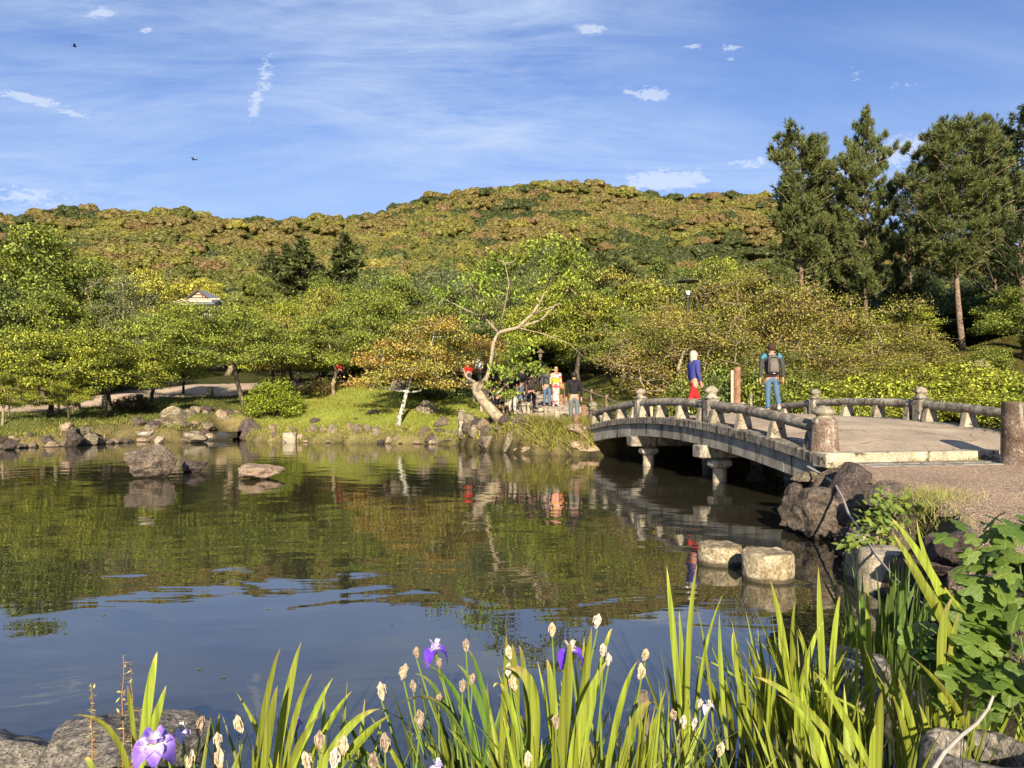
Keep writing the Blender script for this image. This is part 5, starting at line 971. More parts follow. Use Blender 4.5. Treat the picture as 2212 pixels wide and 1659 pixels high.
while s_ < 0.62:
    c_, d_ = pc(s_); nr = Vector((d_.y, -d_.x, 0)); w_ = 1.4; ln = 0.40+0.2*rng.random(); q = -w_+rng.random()*0.2
    while q < w_-0.2:
        ww = 0.35+0.45*rng.random(); p = c_+nr*(q+ww/2)
        if p.y > 25.75: obj('paving_stone', pmesh[int(rng.integers(6))], PV[0], path, loc=(p.x, p.y, gh(p.x, p.y)+0.03+rng.normal()*0.008), rot=(math.atan2(gh(p.x, p.y+.3)-gh(p.x, p.y-.3), .6), 0, math.atan2(nr.y, nr.x)), scale=(ww-0.03, ln-0.03, 0.09))
        q += ww
    s_ += ln/27.0; row += 1
for k, (xx, yy) in enumerate([(0.55, 37.5), (0.1, 39.2), (-0.7, 41.4), (-1.6, 43.6)]):
    st_ = MB(); st_.box((0, 0, 0), (3.0, 0.4, 0.16), bev=0.02); obj('step', st_, STONE, path, loc=(xx, yy, gh(xx, yy)+0.06), rot=(0, 0, 0.3), label='stone step across the rising path')
# ------------------------------------------------------------------ rope posts, fences, timber posts
def rpost(x, y, h, r_, mat_, label, top='round', group=None, lean=0.0, name='rope_post', cat='post'):
    z_ = gh(x, y)-0.05; mb = MB(); mb.lathe([(r_, 0), (r_, h*0.8), (r_*0.98, h-0.04), (r_*0.8, h-0.01), (r_*0.3, h)], 12); o = obj(name, mb, mat_, loc=(x, y, z_), rot=(lean*0.5, lean, 0), smooth_angle=40); return tag(o, label, cat, group)
RP = [(1011, 40), (1024, 37.5), (1040, 35.2), (1108, 33), (1142, 29), (1179, 26.5)]
posts3 = []
for i, (xd, d_) in enumerate(RP):
    x_ = WX(xd, d_); posts3.append(Vector((x_, d_, gh(x_, d_))))
    rpost(x_, d_, 0.66, 0.07, PALE_WOOD, ['pale path-side post farthest up the slope', 'pale path-side post second farthest, beside the cherry trunk', 'pale path-side post just behind the leaning cherry trunk', 'pale rope post in line with the person in shorts', 'pale rope post in front of the dark-coated walker', 'nearest pale rope post on the grass left of the bridge'][i], name='rope_post')
for i in range(3, 5):
    a, b_ = posts3[i], posts3[i+1]; mb = MB(); mb.tube([a.lerp(b_, k/8)+Vector((0, 0, 0.52-0.16*(1-(2*k/8-1)**2))) for k in range(9)], 0.022, 6)
    tag(obj('rope', mb, ROPE), ['sagging rope between the far and middle rope posts', 'sagging rope between the middle and nearest rope posts'][i-3], 'rope')
for i, (xd, d_, h_) in enumerate([(1125, 31, .5), (1161, 28, .5), (1196, 26.6, .55)]):
    x_ = WX(xd, d_)+0.12; rpost(x_, d_, h_, 0.11, PALE_WOOD, ['short weathered stump post left in the row by the path', 'short weathered stump post, middle of the row', 'short weathered stump post nearest the bridge'][i], name='stump_post')
x_ = WX(1247, 24.9); rpost(x_, 25.2, 0.60, 0.105, WOOD_R, 'reddish round timber post beside the far bridge end', name='timber_post')
for i, (xd, d_) in enumerate([(1212, 34), (1222, 36), (1262, 29)]): rpost(WX(xd, d_), d_, 0.55, 0.10, WOOD_R, ['orange-brown post right behind the kimono wearer', 'orange-brown post farther up the path', 'orange-brown post right of the girl in the black hoodie'][i], name='timber_post')
fence = thing('rail_fence', 'dark wooden two-rail fence right of the path behind the bridge', 'fence', (0, 0, 0))
fp = [W(1242, 850, 35), W(1278, 862, 31), W(1311, 872, 28.6), W(1348, 868, 27.2), W(1407, 863, 26.6)]; fp = [Vector((p.x, p.y, gh(p.x, p.y))) for p in fp]
for p in fp: obj('post', MB().tube([p+Vector((0, 0, -.1)), p+Vector((0, 0, .84))], 0.06, 8), PALE_WOOD if p is fp[-1] else WOOD_D, fence)
for i in range(4):
    for h_ in (0.34, 0.70): obj('rail', MB().tube([fp[i]+Vector((0, 0, h_)), fp[i+1]+Vector((0, 0, h_))], 0.04, 8), WOOD_D, fence)
f2 = thing('rail_fence', 'low bamboo rail fence along the tan path on the left bank', 'fence', (0, 0, 0))
fp = [(-26.5, 32.6), (-24.4, 33.3), (-22.3, 34.1), (-20.3, 35.6)]; fp = [Vector((a, b_, gh(a, b_))) for a, b_ in fp]
for p in fp: obj('post', MB().tube([p+Vector((0, 0, -.1)), p+Vector((0, 0, .85))], 0.05, 8), WOOD_D, f2)
for i in range(3): obj('rail', MB().tube([fp[i]+Vector((0, 0, .78)), fp[i+1]+Vector((0, 0, .78))], 0.035, 8), WOOD_D, f2)
for i, (xd, d_) in enumerate([(228, 37.5), (302, 40), (454, 43), (165, 36.5), (120, 35.5), (560, 47)]):
    x_ = WX(xd, d_); tag(obj('path_marker', MB().box((0, 0, 0.3), (0.32, 0.32, 0.75), bev=0.05, taper=(.85, .85)), STONE_L, loc=(x_, d_, gh(x_, d_)-0.05)), ['squat stone marker by the path behind the dark red bush', 'squat stone marker left of the small maple by the path', 'squat stone marker at the bend of the tan path', 'squat stone marker behind the drooping maple sapling', 'squat stone marker nearest the left edge fence', 'squat stone marker half hidden by the azalea'][i], 'stone post')
# timber prop posts behind the bridge
x_, y_ = WX(1592, 26), 26.0; z_ = gh(x_, y_)
t0 = thing('timber_post', 'thick reddish round timber post with a board, behind the bridge between the two walkers', 'post', (x_, y_, z_))
obj('pole', MB().tube([(0, 0, -.2), (0, 0, 1.0), (0.01, 0, 2.0)], [0.125, 0.12, 0.118], 14), WOOD_R, t0); obj('board', MB().box((-0.16, 0.02, 0.95), (0.09, 0.05, 1.9), bev=0.005), PALE_WOOD, t0)
x_, y_ = WX(1607, 21.8), 21.8
t0 = thing('spotlight', 'dark glossy globe light on a stub beside the right-hand rail', 'lamp', (x_, y_, zc((y_-13)/12.3)-0.0))
mb = MB(); mb.lathe([(0.03, 0), (0.03, 0.24)], 10); obj('stub', mb, IRON, t0); mb = MB(); mb.lathe([(0.02, .22), (0.11, .24), (0.15, .29), (0.14, .34), (0.09, .39), (0.02, .41)], 18); obj('globe', mb, plain('black_gloss', (0.012, 0.012, 0.013), 0.15, 5, .1, 0, .6), t0, smooth_angle=60)
rpost(WX(1622, 25.4), 25.4, 1.15, 0.05, STONE, 'thin grey post right of the dark globe light', name='thin_post')
# street lamp
x_, y_ = WX(1486, 33), 33.0; z_ = gh(x_, y_); top = EYE+(860-604)/F*33-z_
t0 = thing('street_lamp', 'tall dark park lamp with a flat disc shade and basket ribs', 'street lamp', (x_, y_, z_))
obj('pole', MB().tube([(0, 0, -.2), (0, 0, top-0.85)], [0.07, 0.05], 10), IRON, t0)
mb = MB(); mb.lathe([(0.42, -0.02), (0.475, 0.0), (0.46, 0.03), (0.2, 0.075), (0.02, 0.09)], 32, (0, 0, top-0.09)); obj('disc_shade', mb, IRON, t0)
for k in range(6):
    a = k*PI/3+0.2; obj('rib', MB().tube([(0.40*math.cos(a)*s, 0.40*math.sin(a)*s, top-0.10-z) for s, z in ((1, 0), (0.86, .2), (0.6, .42), (0.25, .64), (0.1, .74))], 0.013, 5), IRON, t0)
mb = MB(); mb.lathe([(0.09, 0), (0.09, 0.17), (0.04, 0.19)], 14, (0, 0, top-0.66)); obj('lamp_glass', mb, plain('white_glass', (0.8, 0.78, 0.7), 0.3, 5, .05, 0), t0)
mb = MB(); mb.lathe([(0.12, 0), (0.10, 0.12)], 14, (0, 0, top-0.80)); obj('holder', mb, IRON, t0)
x_, y_ = WX(1167, 45), 45.0; z_ = gh(x_, y_)
t0 = thing('garden_lamp', 'low roofed garden lamp among the trees behind the walkers', 'lamp', (x_, y_, z_))
obj('pole', MB().tube([(0, 0, -.1), (0, 0, 1.6)], 0.05, 8), STONE, t0); mb = MB(); mb.lathe([(0.14, 1.6), (0.14, 1.85), (0.34, 1.87), (0.1, 2.05), (0.02, 2.15)], 4); obj('lamp_head', mb, WOOD_D, t0)
# ------------------------------------------------------------------ tiled house on the hill's foot
d_ = 128.0; hx = WX(430, d_)
def hz(yd): return EYE+(860-yd)/F*d_
house = thing('tiled_house', 'old plastered house with grey tiled roofs and a timber-framed gable among the trees', 'house', (hx, d_, 0))
TILE = rough_mat('grey_roof_tile', [(0.3, (0.13, 0.13, 0.14)), (0.7, (0.24, 0.235, 0.25))], 2, 0.6, 0.4, 0.02, fine=10)
PLAS = plain('cream_plaster', (0.40, 0.34, 0.24), 0.8, 3, .12); BEAM = plain('brown_beam', (0.12, 0.06, 0.035), 0.8)
def hp(xd, yd, y=0.0): return Vector(((xd-430)/F*d_, y, hz(yd)))
def prism(pts, y0, y1):
    mb = MB(); n = len(pts); V = [hp(a, b_, y0) for a, b_ in pts]+[hp(a, b_, y1) for a, b_ in pts]
    mb.add(V, [tuple(range(n-1, -1, -1)), tuple(range(n, 2*n))]+[(i, (i+1) % n, n+(i+1) % n, n+i) for i in range(n)]); return mb
obj('wall', prism([(411, 720), (445, 720), (445, 643), (428.7, 629), (411, 643)], 0, 7), PLAS, house)
obj('wall', prism([(400, 730), (470, 730), (470, 652), (400, 652)], -2.5, -0.1), PLAS, house, label='lower front wall mostly hidden by leaves')
rf = obj('roof', prism([(428.7, 624.6), (406.5, 643.5), (408, 645), (428.7, 628), (449.5, 645), (451, 643.5)], -0.5, 7.5), TILE, house)
for a, b_ in (((428.7, 625.5), (406, 644.5)), ((428.7, 625.5), (451.5, 644.5))): obj('bargeboard', MB().tube([hp(*a, -0.56), hp(*b_, -0.56)], 0.10, 4), BEAM, rf)
for pts in (((411, 643.2), (446, 643.2)), ((418, 636.5), (439, 636.5)), ((428.7, 627), (428.7, 632)), ((437.5, 636.5), (437.5, 643))): obj('beam', MB().tube([hp(*pts[0], -0.06), hp(*pts[1], -0.06)], 0.09, 4), BEAM, house)
obj('window', prism([(428.5, 644.5), (431.5, 644.5), (431.5, 648), (428.5, 648)], -0.05, 0.05), BEAM, house)
lr = MB(); lr.add([hp(409, 648, -0.2), hp(476, 648, -0.2), hp(480, 661, -3.4), hp(405, 661, -3.4), hp(409, 650, -0.2), hp(476, 650, -0.2), hp(480, 662.5, -3.4), hp(405, 662.5, -3.4)], [(0, 3, 2, 1), (4, 5, 6, 7), (3, 7, 6, 2), (0, 1, 5, 4), (1, 2, 6, 5), (0, 4, 7, 3)])
lo = obj('roof', lr, TILE, house, label='lower tiled roof slope')
for k in range(30):
    xa = 409+67*k/29; xb = 405+75*k/29; obj('tile_ridge', MB().tube([hp(xa, 647.6, -0.2), hp(xb, 660.6, -3.4)], 0.055, 5), TILE, lo)
obj('ridge_cap', MB().tube([hp(408, 646.8, -0.2), hp(477, 646.8, -0.2)], 0.16, 6), PLAS, house)
obj('porch_roof', prism([(424, 654.5), (400, 663), (400, 665), (424, 657), (449, 669), (449, 666.5)], -5.6, -3.4), PLAS, house)
obj('wall', prism([(402, 700), (446, 700), (446, 668), (424, 658), (402, 665)], -5.4, -3.5), PLAS, house, label='porch gable wall')
# ------------------------------------------------------------------ people
SKIN = plain('skin', (0.38, 0.20, 0.13), 0.55, 30, 0.06, .05); HAIRD = plain('dark_hair', (0.018, 0.013, 0.010), 0.5, 60, .4, .3); HAIRB = plain('blonde_hair', (0.48, 0.30, 0.13), 0.5, 60, .3, .3)
def cloth(name, c, var=0.14): return plain(name, c, 0.85, 14, var, 0.35, 0.15)
BLACKC = cloth('black_cloth', (0.016, 0.015, 0.016), .3); GREYJ = cloth('grey_denim', (0.105, 0.12, 0.12)); BLUEJ = cloth('blue_denim', (0.065, 0.115, 0.18), .3); RED = cloth('red_cloth', (0.62, 0.018, 0.02)); NAVY = cloth('blue_jacket', (0.045, 0.05, 0.20))
TEAL = cloth('teal_cloth', (0.05, 0.20, 0.26)); WHITEC = cloth('white_cloth', (0.55, 0.53, 0.49)); CREAM = cloth('cream_scarf', (0.36, 0.32, 0.27)); DGREY = cloth('charcoal_cloth', (0.05, 0.05, 0.055)); BROWNC = cloth('brown_black_cloth', (0.035, 0.025, 0.022)); TAUPE = cloth('taupe_cloth', (0.12, 0.10, 0.085)); BEIGE = cloth('beige_cloth', (0.42, 0.36, 0.27))
m, nt, b, out = new_mat('floral_kimono'); KIMONO = m; t = N(nt, 'ShaderNodeTexCoord').outputs['Object']
n1 = noise_(nt, t, 7, 2, 0.5); n2 = noise_(nt, mapping(nt, t, (1, 1, 1), (0, 0, 0), (4, 2, 1)), 9, 2, 0.5)
kc = mixc(nt, ramp(nt, n1, [(0.50, 0.0), (0.53, 1.0)]), (0.56, 0.40, 0.34), (0.55, 0.04, 0.06)); kc = mixc(nt, ramp(nt, n2, [(0.60, 0.0), (0.63, 1.0)]), kc, (0.85, 0.45, 0.12))
nt.links.new(kc, b.inputs['Base Color']); b.inputs['Roughness'].default_value = 0.7
OBI = cloth('yellow_obi', (0.62, 0.34, 0.03))
skin_jobs = []
def skin_obj(name, V, E, Rd, mat_, parent, sub=1, label=None):
    me = bpy.data.meshes.new(name); me.from_pydata([tuple(v) for v in V], E, []); o = obj(name, me, mat_, parent, label=label)
    sm = o.modifiers.new('s', 'SKIN'); sm.use_smooth_shade = True; me.skin_vertices.new() if not me.skin_vertices else None
    for i, r_ in enumerate(Rd): me.skin_vertices[0].data[i].radius = r_ if isinstance(r_, tuple) else (r_, r_)
    me.skin_vertices[0].data[0].use_root = True
    if sub: ss = o.modifiers.new('u', 'SUBSURF'); ss.levels = sub; ss.render_levels = sub
    skin_jobs.append(o); return o
def chain(V, E, Rd, start, pts, rs):
    p = start
    for q, r_ in zip(pts, rs): V.append(q); Rd.append(r_); E.append((p, len(V)-1)); p = len(V)-1
    return p
def person(label, x, y, z, rz, h, top=None, bottom=None, hair=HAIRD, shoes=WHITEC, lleg=0.0, rleg=0.0, lknee=0.1, rknee=0.1, larm=(0.1, 0.15), rarm=(0.1, 0.15), torso=0.0, fem=0.0, short_sleeve=False, shorts=False, jacket_len=0.50, longhair=0.0, hood=False, headturn=0.0, group=None, wide=1.0, sleeves=None, hairless=False):
    """heading 0 looks along +y; leg and arm swings in radians, positive forward"""
    t_ = thing('person', label, 'person', (x, y, z), rz, group); t_.scale = (h, h, h)
    sw = (0.112-0.012*fem)*wide; V = [(0, 0, .525), (0, torso*.3, .60), (0, torso*.7, .70), (0, torso, .785), (0, torso+.003, .835), (0, torso+.008, .868), (0, torso+.012, .912), (0, torso+.004, .958)]
    E = [(i, i+1) for i in range(7)]; Rd = [(.078, .055), (.068*wide, .048), (.085*wide, .055), (.075*wide, .046), (.032, .032), (.036, .042), (.046, .056), (.036, .044)]
    hip = []; joints = {}
    for sg, sw_, kn in ((-1, lleg, lknee), (1, rleg, rknee)):
        H = Vector((sg*.052, 0, .49)); K = H+Vector((sg*.004, math.sin(sw_)*.225, -math.cos(sw_)*.225)); a = sw_-kn; A = K+Vector((0, math.sin(a)*.215, -math.cos(a)*.215)); To = A+Vector((sg*.008, .085*math.cos(a*0.6), -.022+.085*math.sin(a)*0.8))
        Hl = A+Vector((0, -.018, -.028)); joints[sg] = (H, K, A, To, Hl)
        e_ = chain(V, E, Rd, 0, [H, (H+K)/2, K, (K*.62+A*.38), A], [(.058, .056), .048, .035, .034, .022]); chain(V, E, Rd, e_, [To], [(.024, .016)])
    arms = {}
    for sg, (sh, el) in ((-1, larm), (1, rarm)):
        Sh = Vector((sg*sw, torso, .80)); El = Sh+Vector((sg*.025, math.sin(sh)*.165, -math.cos(sh)*.165)); a = sh+el; Wr = El+Vector((sg*.004, math.sin(a)*.145, -math.cos(a)*.145)); dr = (Wr-El).normalized(); Ha = Wr+dr*.045
        arms[sg] = (Sh, El, Wr, Ha, dr); e_ = chain(V, E, Rd, 3, [Sh, (Sh+El)/2, El, Wr], [.034, .029, .023, .016]); pm = chain(V, E, Rd, e_, [Ha], [(.013, .024)])
        side = Vector((0, math.cos(a), math.sin(a)))
        for f in range(4): 
            b0 = Ha+dr*.012+side*(.018-.012*f); L_ = (.030, .036, .034, .026)[f]; chain(V, E, Rd, pm, [b0+dr*L_*.5, b0+dr*L_+Vector((-sg*.008, 0, 0))], [.0062, .0048])
        chain(V, E, Rd, pm, [Wr+dr*.03+side*.026, Wr+dr*.05+side*.034], [.007, .0055])
    # nose and ears belong to the head
    hd = 6
    c_, s_ = math.cos(headturn), math.sin(headturn)
    def HT(a): return Vector((a[0]*c_-a[1]*s_, a[0]*s_+a[1]*c_+torso+.012, a[2]))
    chain(V, E, Rd, hd, [HT((0, .066, .905))], [.008])
    for sg in (-1, 1): chain(V, E, Rd, hd, [HT((sg*.052, 0, .907))], [.010])
    body = skin_obj('body', V, E, Rd, SKIN, t_, 1)
    for sg in (-1, 1): 
        mb = MB(); p = HT((sg*.02, .052, .918)); mb.lathe([(0.001, -.006), (.007, 0), (.001, .006)], 8, p); obj('eye', mb, HAIRD, t_)
    mb = MB(); p = HT((0, .055, .884)); mb.box(p, (.024, .008, .005)); obj('mouth', mb, RED, t_)
    if bottom:
        V2 = [(0, 0, .555), (0, 0, .515)]; E2 = [(0, 1)]; R2 = [(.084*wide, .060), (.090*wide, .066)]
        for sg in (-1, 1):
            H, K, A, To, Hl = joints[sg]
            if shorts: chain(V2, E2, R2, 1, [H+Vector((sg*.004, 0, 0)), (H+K)/2+Vector((sg*.006, 0, 0)), H*.15+K*.85], [.062, .06, .056])
            else: chain(V2, E2, R2, 1, [H+Vector((sg*.004, 0, 0)), (H+K)/2, K, K*.5+A*.5, A+Vector((0, 0, .012))], [.062, .053, .043, .038, .034])
        skin_obj('shorts' if shorts else 'trousers', V2, E2, R2, bottom, t_, 1)
    if shoes:
        for sg in (-1, 1):
            H, K, A, To, Hl = joints[sg]; d_ = (To-Hl); skin_obj('shoe', [Hl+Vector((0, 0, .012)), Hl+d_*.5+Vector((0, 0, .008)), To+Vector((0, 0, .006))+d_.normalized()*.01], [(0, 1), (1, 2)], [(.026, .026), (.030, .022), (.024, .016)], shoes, t_, 1)
    if top:
        V3 = [(0, torso*.2, jacket_len), (0, torso*.4, .60), (0, torso*.7, .70), (0, torso, .785), (0, torso, .835)]; E3 = [(i, i+1) for i in range(4)]; R3 = [(.093*wide, .072), (.086*wide, .064), (.100*wide, .070), (.086*wide, .058), (.040, .040)]
        for sg in (-1, 1):
            Sh, El, Wr, Ha, dr = arms[sg]
            if short_sleeve: chain(V3, E3, R3, 3, [Sh, Sh*.25+El*.75], [.044, .042])
            else: chain(V3, E3, R3, 3, [Sh, (Sh+El)/2, El, (El+Wr)/2, Wr-dr*.01], [.043, .039, .034, .029, .026])
        skin_obj('jacket' if not short_sleeve else 'shirt', V3, E3, R3, top, t_, 1)
        if hood: skin_obj('hood', [(-.05, -.035, .825), (0, -.062, .80), (.05, -.035, .825)], [(0, 1), (1, 2)], [(.022, .026), (.034, .040), (.022, .026)], top, t_, 1)
    if hair and not hairless:
        bm = bmesh.new(); bmesh.ops.create_icosphere(bm, subdivisions=3, radius=1)
        dl = [v for v in bm.verts if (v.co.y > 0.35 and v.co.z < 0.42) or v.co.z < -0.75]; bmesh.ops.delete(bm, geom=dl, context='VERTS')
        for v in bm.verts: n_ = noise.noise(v.co*5)*0.06; v.co = Vector((v.co.x*.058, v.co.y*.070, v.co.z*.066))*(1+n_)
        me = bpy.data.meshes.new('hair'); bm.to_mesh(me); bm.free(); me.polygons.foreach_set('use_smooth', [True]*len(me.polygons))
        ho = obj('hair', me, hair, t_, loc=HT((0, -.006, .925))-Vector((0, 0, 0)), rot=(0, 0, headturn)); 
        if longhair: skin_obj('hair', [HT((0, -.035, .92)), HT((0, -.052, .86)), HT((0, -.05, .86-longhair))], [(0, 1), (1, 2)], [(.045, .03), (.050, .026), (.034, .016)], hair, t_, 1)
    return t_, joints, arms, HT
# 1 walker with the backpack
px, py = 6.62, 19.6; pz = zc((py-13)/12.3)+0.10
t_, J_, A_, HT = person('person in teal and black jacket, jeans and grey backpack walking away over the bridge', px, py, pz, -0.12, 1.82, DGREY, BLUEJ, cloth('brown_hair', (0.05, 0.028, 0.018), .3), WHITEC, lleg=-0.05, rleg=-0.30, lknee=0.02, rknee=0.35, larm=(0.05, .1), rarm=(-.12, .25), wide=1.08)
skin_obj('jacket_yoke', [(0, 0, .72), (0, 0, .785), (0, 0, .845), (-.125, 0, .80), (-.138, 0, .73), (.125, 0, .80), (.138, 0, .73)], [(0, 1), (1, 2), (1, 3), (3, 4), (1, 5), (5, 6)], [(.104, .072), (.090, .062), (.042, .042), (.045, .045), (.038, .038), (.045, .045), (.038, .038)], TEAL, t_, 1, 'teal shoulders of the jacket')
mb = MB(); mb.box((0, -.105, .68), (.155, .09, .27), bev=.03, taper=(.82, .8)); bp = obj('backpack', mb, TAUPE, t_, smooth_angle=60)
obj('front_pocket', MB().box((0, -.157, .645), (.12, .028, .15), bev=.012, taper=(.85, .9)), cloth('dark_taupe', (.13, .115, .10)), bp, smooth_angle=60); obj('base_panel', MB().box((0, -.108, .556), (.158, .094, .032), bev=.012), BLACKC, bp)
for sg in (-1, 1): obj('strap', MB().tube([(sg*.06, -.075, .80), (sg*.07, -.02, .845), (sg*.075, .05, .80), (sg*.075, .065, .72), (sg*.09, 0.0, .60), (sg*.08, -.07, .565)], .012, 6), BLACKC, bp)
obj('zip', MB().tube([(-.06, -.150, .735), (-.04, -.157, .775), (.04, -.157, .775), (.06, -.150, .735)], .004, 5), BLACKC, bp); obj('hanging_strap', MB().tube([(.075, -.11, .56), (.08, -.12, .48), (.075, -.11, .41)], .006, 5), BLACKC, bp)
obj('patch', MB().box((.0, -.157, .556), (.03, .003, .007)), WHITEC, bp)
# 2 walker in the headscarf
px, py = 4.66, 19.7; pz = zc((py-13)/12.3)+0.06
t_, J_, A_, HT = person('person in cream headscarf, open blue jacket and red trousers crossing the bridge', px, py, pz, -1.25, 1.68, NAVY, RED, None, WHITEC, lleg=0.40, rleg=-0.32, lknee=0.15, rknee=0.30, larm=(-.1, .5), rarm=(-.05, .35), fem=1, jacket_len=.46, wide=1.06, headturn=-0.25, hairless=True)
skin_obj('headscarf', [(0, -.005, .80), (0, -.012, .85), (0, -.010, .905), (0, -.010, .955), (0, -.012, .985)], [(0, 1), (1, 2), (2, 3), (3, 4)], [(.074, .070), (.054, .056), (.062, .068), (.054, .060), (.028, .032)], CREAM, t_, 2)
skin_obj('shirt_front', [(.0, .055, .52), (0, .056, .64), (0, .052, .76), (0, .035, .83)], [(0, 1), (1, 2), (2, 3)], [(.045, .034), (.050, .034), (.052, .034), (.05, .036)], CREAM, t_, 1)
# 3 girl in the black hoodie
def pp(xd, d): x = WX(xd, d); return x, d, gh(x, d)+0.06
x, y, z = pp(1240, 26.4)
person('person in black hoodie and grey jeans walking away on the path by the bridge end', x, y, z, 0.08, 1.80, BLACKC, GREYJ, HAIRD, WHITEC, lleg=0.10, rleg=-0.10, lknee=.05, rknee=.15, larm=(.05, .15), rarm=(.0, .1), fem=.5, hood=True, wide=1.08, jacket_len=.52)
# 4 kimono
x, y, z = pp(1201, 32)
t_, J_, A_, HT = person('person in pink and red floral kimono with yellow sash facing the pond', x, y, z, PI-.1, 1.68, KIMONO, None, HAIRB, WHITEC, lleg=.03, rleg=-.03, larm=(.15, .5), rarm=(.35, 1.9), fem=1, longhair=.04)
mb = MB(); mb.lathe([(.082, .06), (.085, .09), (.088, .30), (.092, .45), (.090, .55), (.086, .64), (.095, .72), (.07, .80)], 20); mb.v = [(p[0]*1.0, p[1]*.78, p[2]) for p in mb.v]; obj('kimono', mb, KIMONO, t_, smooth_angle=50)
mb = MB(); mb.lathe([(.094, .595), (.100, .61), (.100, .69), (.096, .70)], 20); mb.v = [(p[0], p[1]*.82, p[2]) for p in mb.v]; obj('obi', mb, OBI, t_, smooth_angle=50)
for sg in (-1, 1):
    Sh, El, Wr, Ha, dr = A_[sg]; c_ = (El+Wr)/2; obj('sleeve', MB().box((c_.x, c_.y, c_.z-.06), (.04, .12, .17), bev=.015), KIMONO, t_)
obj('handbag', MB().box((-.17, 0, .50), (.05, .10, .13), bev=.02), cloth('tan_bag', (.6, .22, .06)), t_)
# 5..
x, y, z = pp(1182, 32.2)
person('person in dark shirt and pale blue jeans standing beside the kimono wearer', x, y, z, PI+.3, 1.72, DGREY, BLUEJ, HAIRD, BLACKC, lleg=.12, rleg=-.1, larm=(.2, 1.5), rarm=(.1, .3))
x, y, z = pp(1148, 30.6)
t_, J_, A_, HT = person('person in loose black coat walking away with a pale bag', x, y, z, .1, 1.72, BROWNC, BLACKC, HAIRD, BLACKC, lleg=.2, rleg=-.15, lknee=.1, rknee=.25, larm=(-.1, .2), rarm=(.1, .2), jacket_len=.47, wide=1.16)
obj('bag', MB().box((.15, .02, .36), (.03, .09, .10), bev=.01), WHITEC, t_)
x, y, z = pp(1107, 31)
person('person in black T-shirt and beige trousers half hidden by the cherry leaves', x, y, z, -.1, 1.76, BLACKC, BEIGE, HAIRD, WHITEC, lleg=.1, rleg=-.1, short_sleeve=True, wide=1.1)
x, y, z = pp(1080, 30.5)
person('person in black shorts behind the leaning cherry trunk', x, y, z, .2, 1.72, BLACKC, BLACKC, HAIRD, BLACKC, lleg=.25, rleg=-.2, rknee=.3, short_sleeve=True, shorts=True)
for xd_, d_, lab_, rz_, h_ in [(1064, 34.5, 'person in black jacket walking up the path behind the cherry leaves', .1, 1.7), (1090, 36.5, 'person in dark coat farther up the path, left of the black T-shirt', -.2, 1.66), (1128, 36, 'person in charcoal top up the path between the dark walkers', .3, 1.72), (1168, 37.5, 'person in dark clothes farthest up the path behind the jeans wearer', 2.9, 1.7)]:
    x, y, z = pp(xd_, d_); person(lab_, x, y, z, rz_, h_, DGREY if d_ > 36.2 else BLACKC, BLACKC if xd_ != 1128 else BLUEJ, HAIRD, BLACKC, lleg=.12, rleg=-.12)
x, y, z = pp(1012, 43)
person('person in bright red top in the shade under the orange maple', x, y, z, .4, 1.62, RED, DGREY, HAIRD, BLACKC, lleg=.1, rleg=-.1, fem=1)
x, y, z = pp(986, 43.5)
person('person all in black in the shade left of the red top', x, y, z, .9, 1.7, BLACKC, BLACKC, HAIRD, BLACKC, lleg=.15, rleg=-.1)
x, y, z = pp(1036, 44.5)
person('person in white shirt in the shade right of the red top', x, y, z, 2.6, 1.7, WHITEC, DGREY, HAIRD, BLACKC, lleg=.1, rleg=-.1)
x, y, z = pp(832, 44)
person('person in white shirt and dark trousers beyond the crest of the mound', x, y, z, -1.2, 1.68, WHITEC, cloth('dark_blue', (.03, .04, .07)), HAIRD, BLACKC, lleg=.1, rleg=-.1, larm=(.2, 1.2))
x, y, z = pp(851, 44.6)
person('person in grey-pink top beyond the crest of the mound', x, y, z-.45, 1.2, 1.6, cloth('dusty_pink', (.4, .24, .22)), DGREY, HAIRD, BLACKC, larm=(.4, .9))
x, y, z = pp(722+60, 46)
person('person in red top deep in the shade behind the mound', x-1.3, y, z, .5, 1.6, RED, DGREY, HAIRD, BLACKC)

# duck on the domed rock, birds in the sky
def duck(label, loc, rz, s=1.0):
    t_ = thing('duck', label, 'duck', loc, rz); t_.scale = (s,)*3
    DB = rough_mat('duck_feathers', [(0.35, (0.07, 0.05, 0.035)), (0.65, (0.30, 0.24, 0.18))], 22, .8, .5, .01, fine=70)
    skin_obj('body', [(.0, 0, .14), (.10, 0, .15), (-.11, 0, .13), (-.20, 0, .12), (.16, 0, .19), (.14, 0, .235), (.10, 0, .225)], [(0, 1), (0, 2), (2, 3), (1, 4), (4, 5), (5, 6)], [(.075, .07), (.055, .055), (.058, .05), (.018, .010), (.028, .028), (.030, .028), (.022, .02)], DB, t_, 2)
    for sg in (-1, 1):
        skin_obj('wing', [(.06, sg*.062, .16), (-.05, sg*.068, .15), (-.17, sg*.03, .135)], [(0, 1), (1, 2)], [(.012, .035), (.012, .04), (.008, .012)], cloth('wing_grey', (.30, .27, .24), .3), t_, 1)
        obj('leg', MB().tube([(-.005, sg*.025, .09), (0, sg*.027, .04), (.005, sg*.028, -.01)], .006, 6), WOOD_R, t_)
        obj('foot', MB().add([(-.01, sg*.028-.004, -.006), (.05, sg*.028-.025, -.008), (.05, sg*.028+.025, -.008), (-.01, sg*.028+.004, 0.004)], [(0, 1, 2), (0, 2, 3), (0, 3, 1), (1, 3, 2)]), WOOD_R, t_)
    skin_obj('beak', [(.07, .01, .222), (.035, .02, .20)], [(0, 1)], [(.012, .007), (.009, .004)], cloth('beak', (.15, .12, .05)), t_, 1); return t_
duck('brown duck resting with turned head on top of the domed pond rock', (WX(310, 18.1), 18.25, 0.86), -0.15, 1.15)
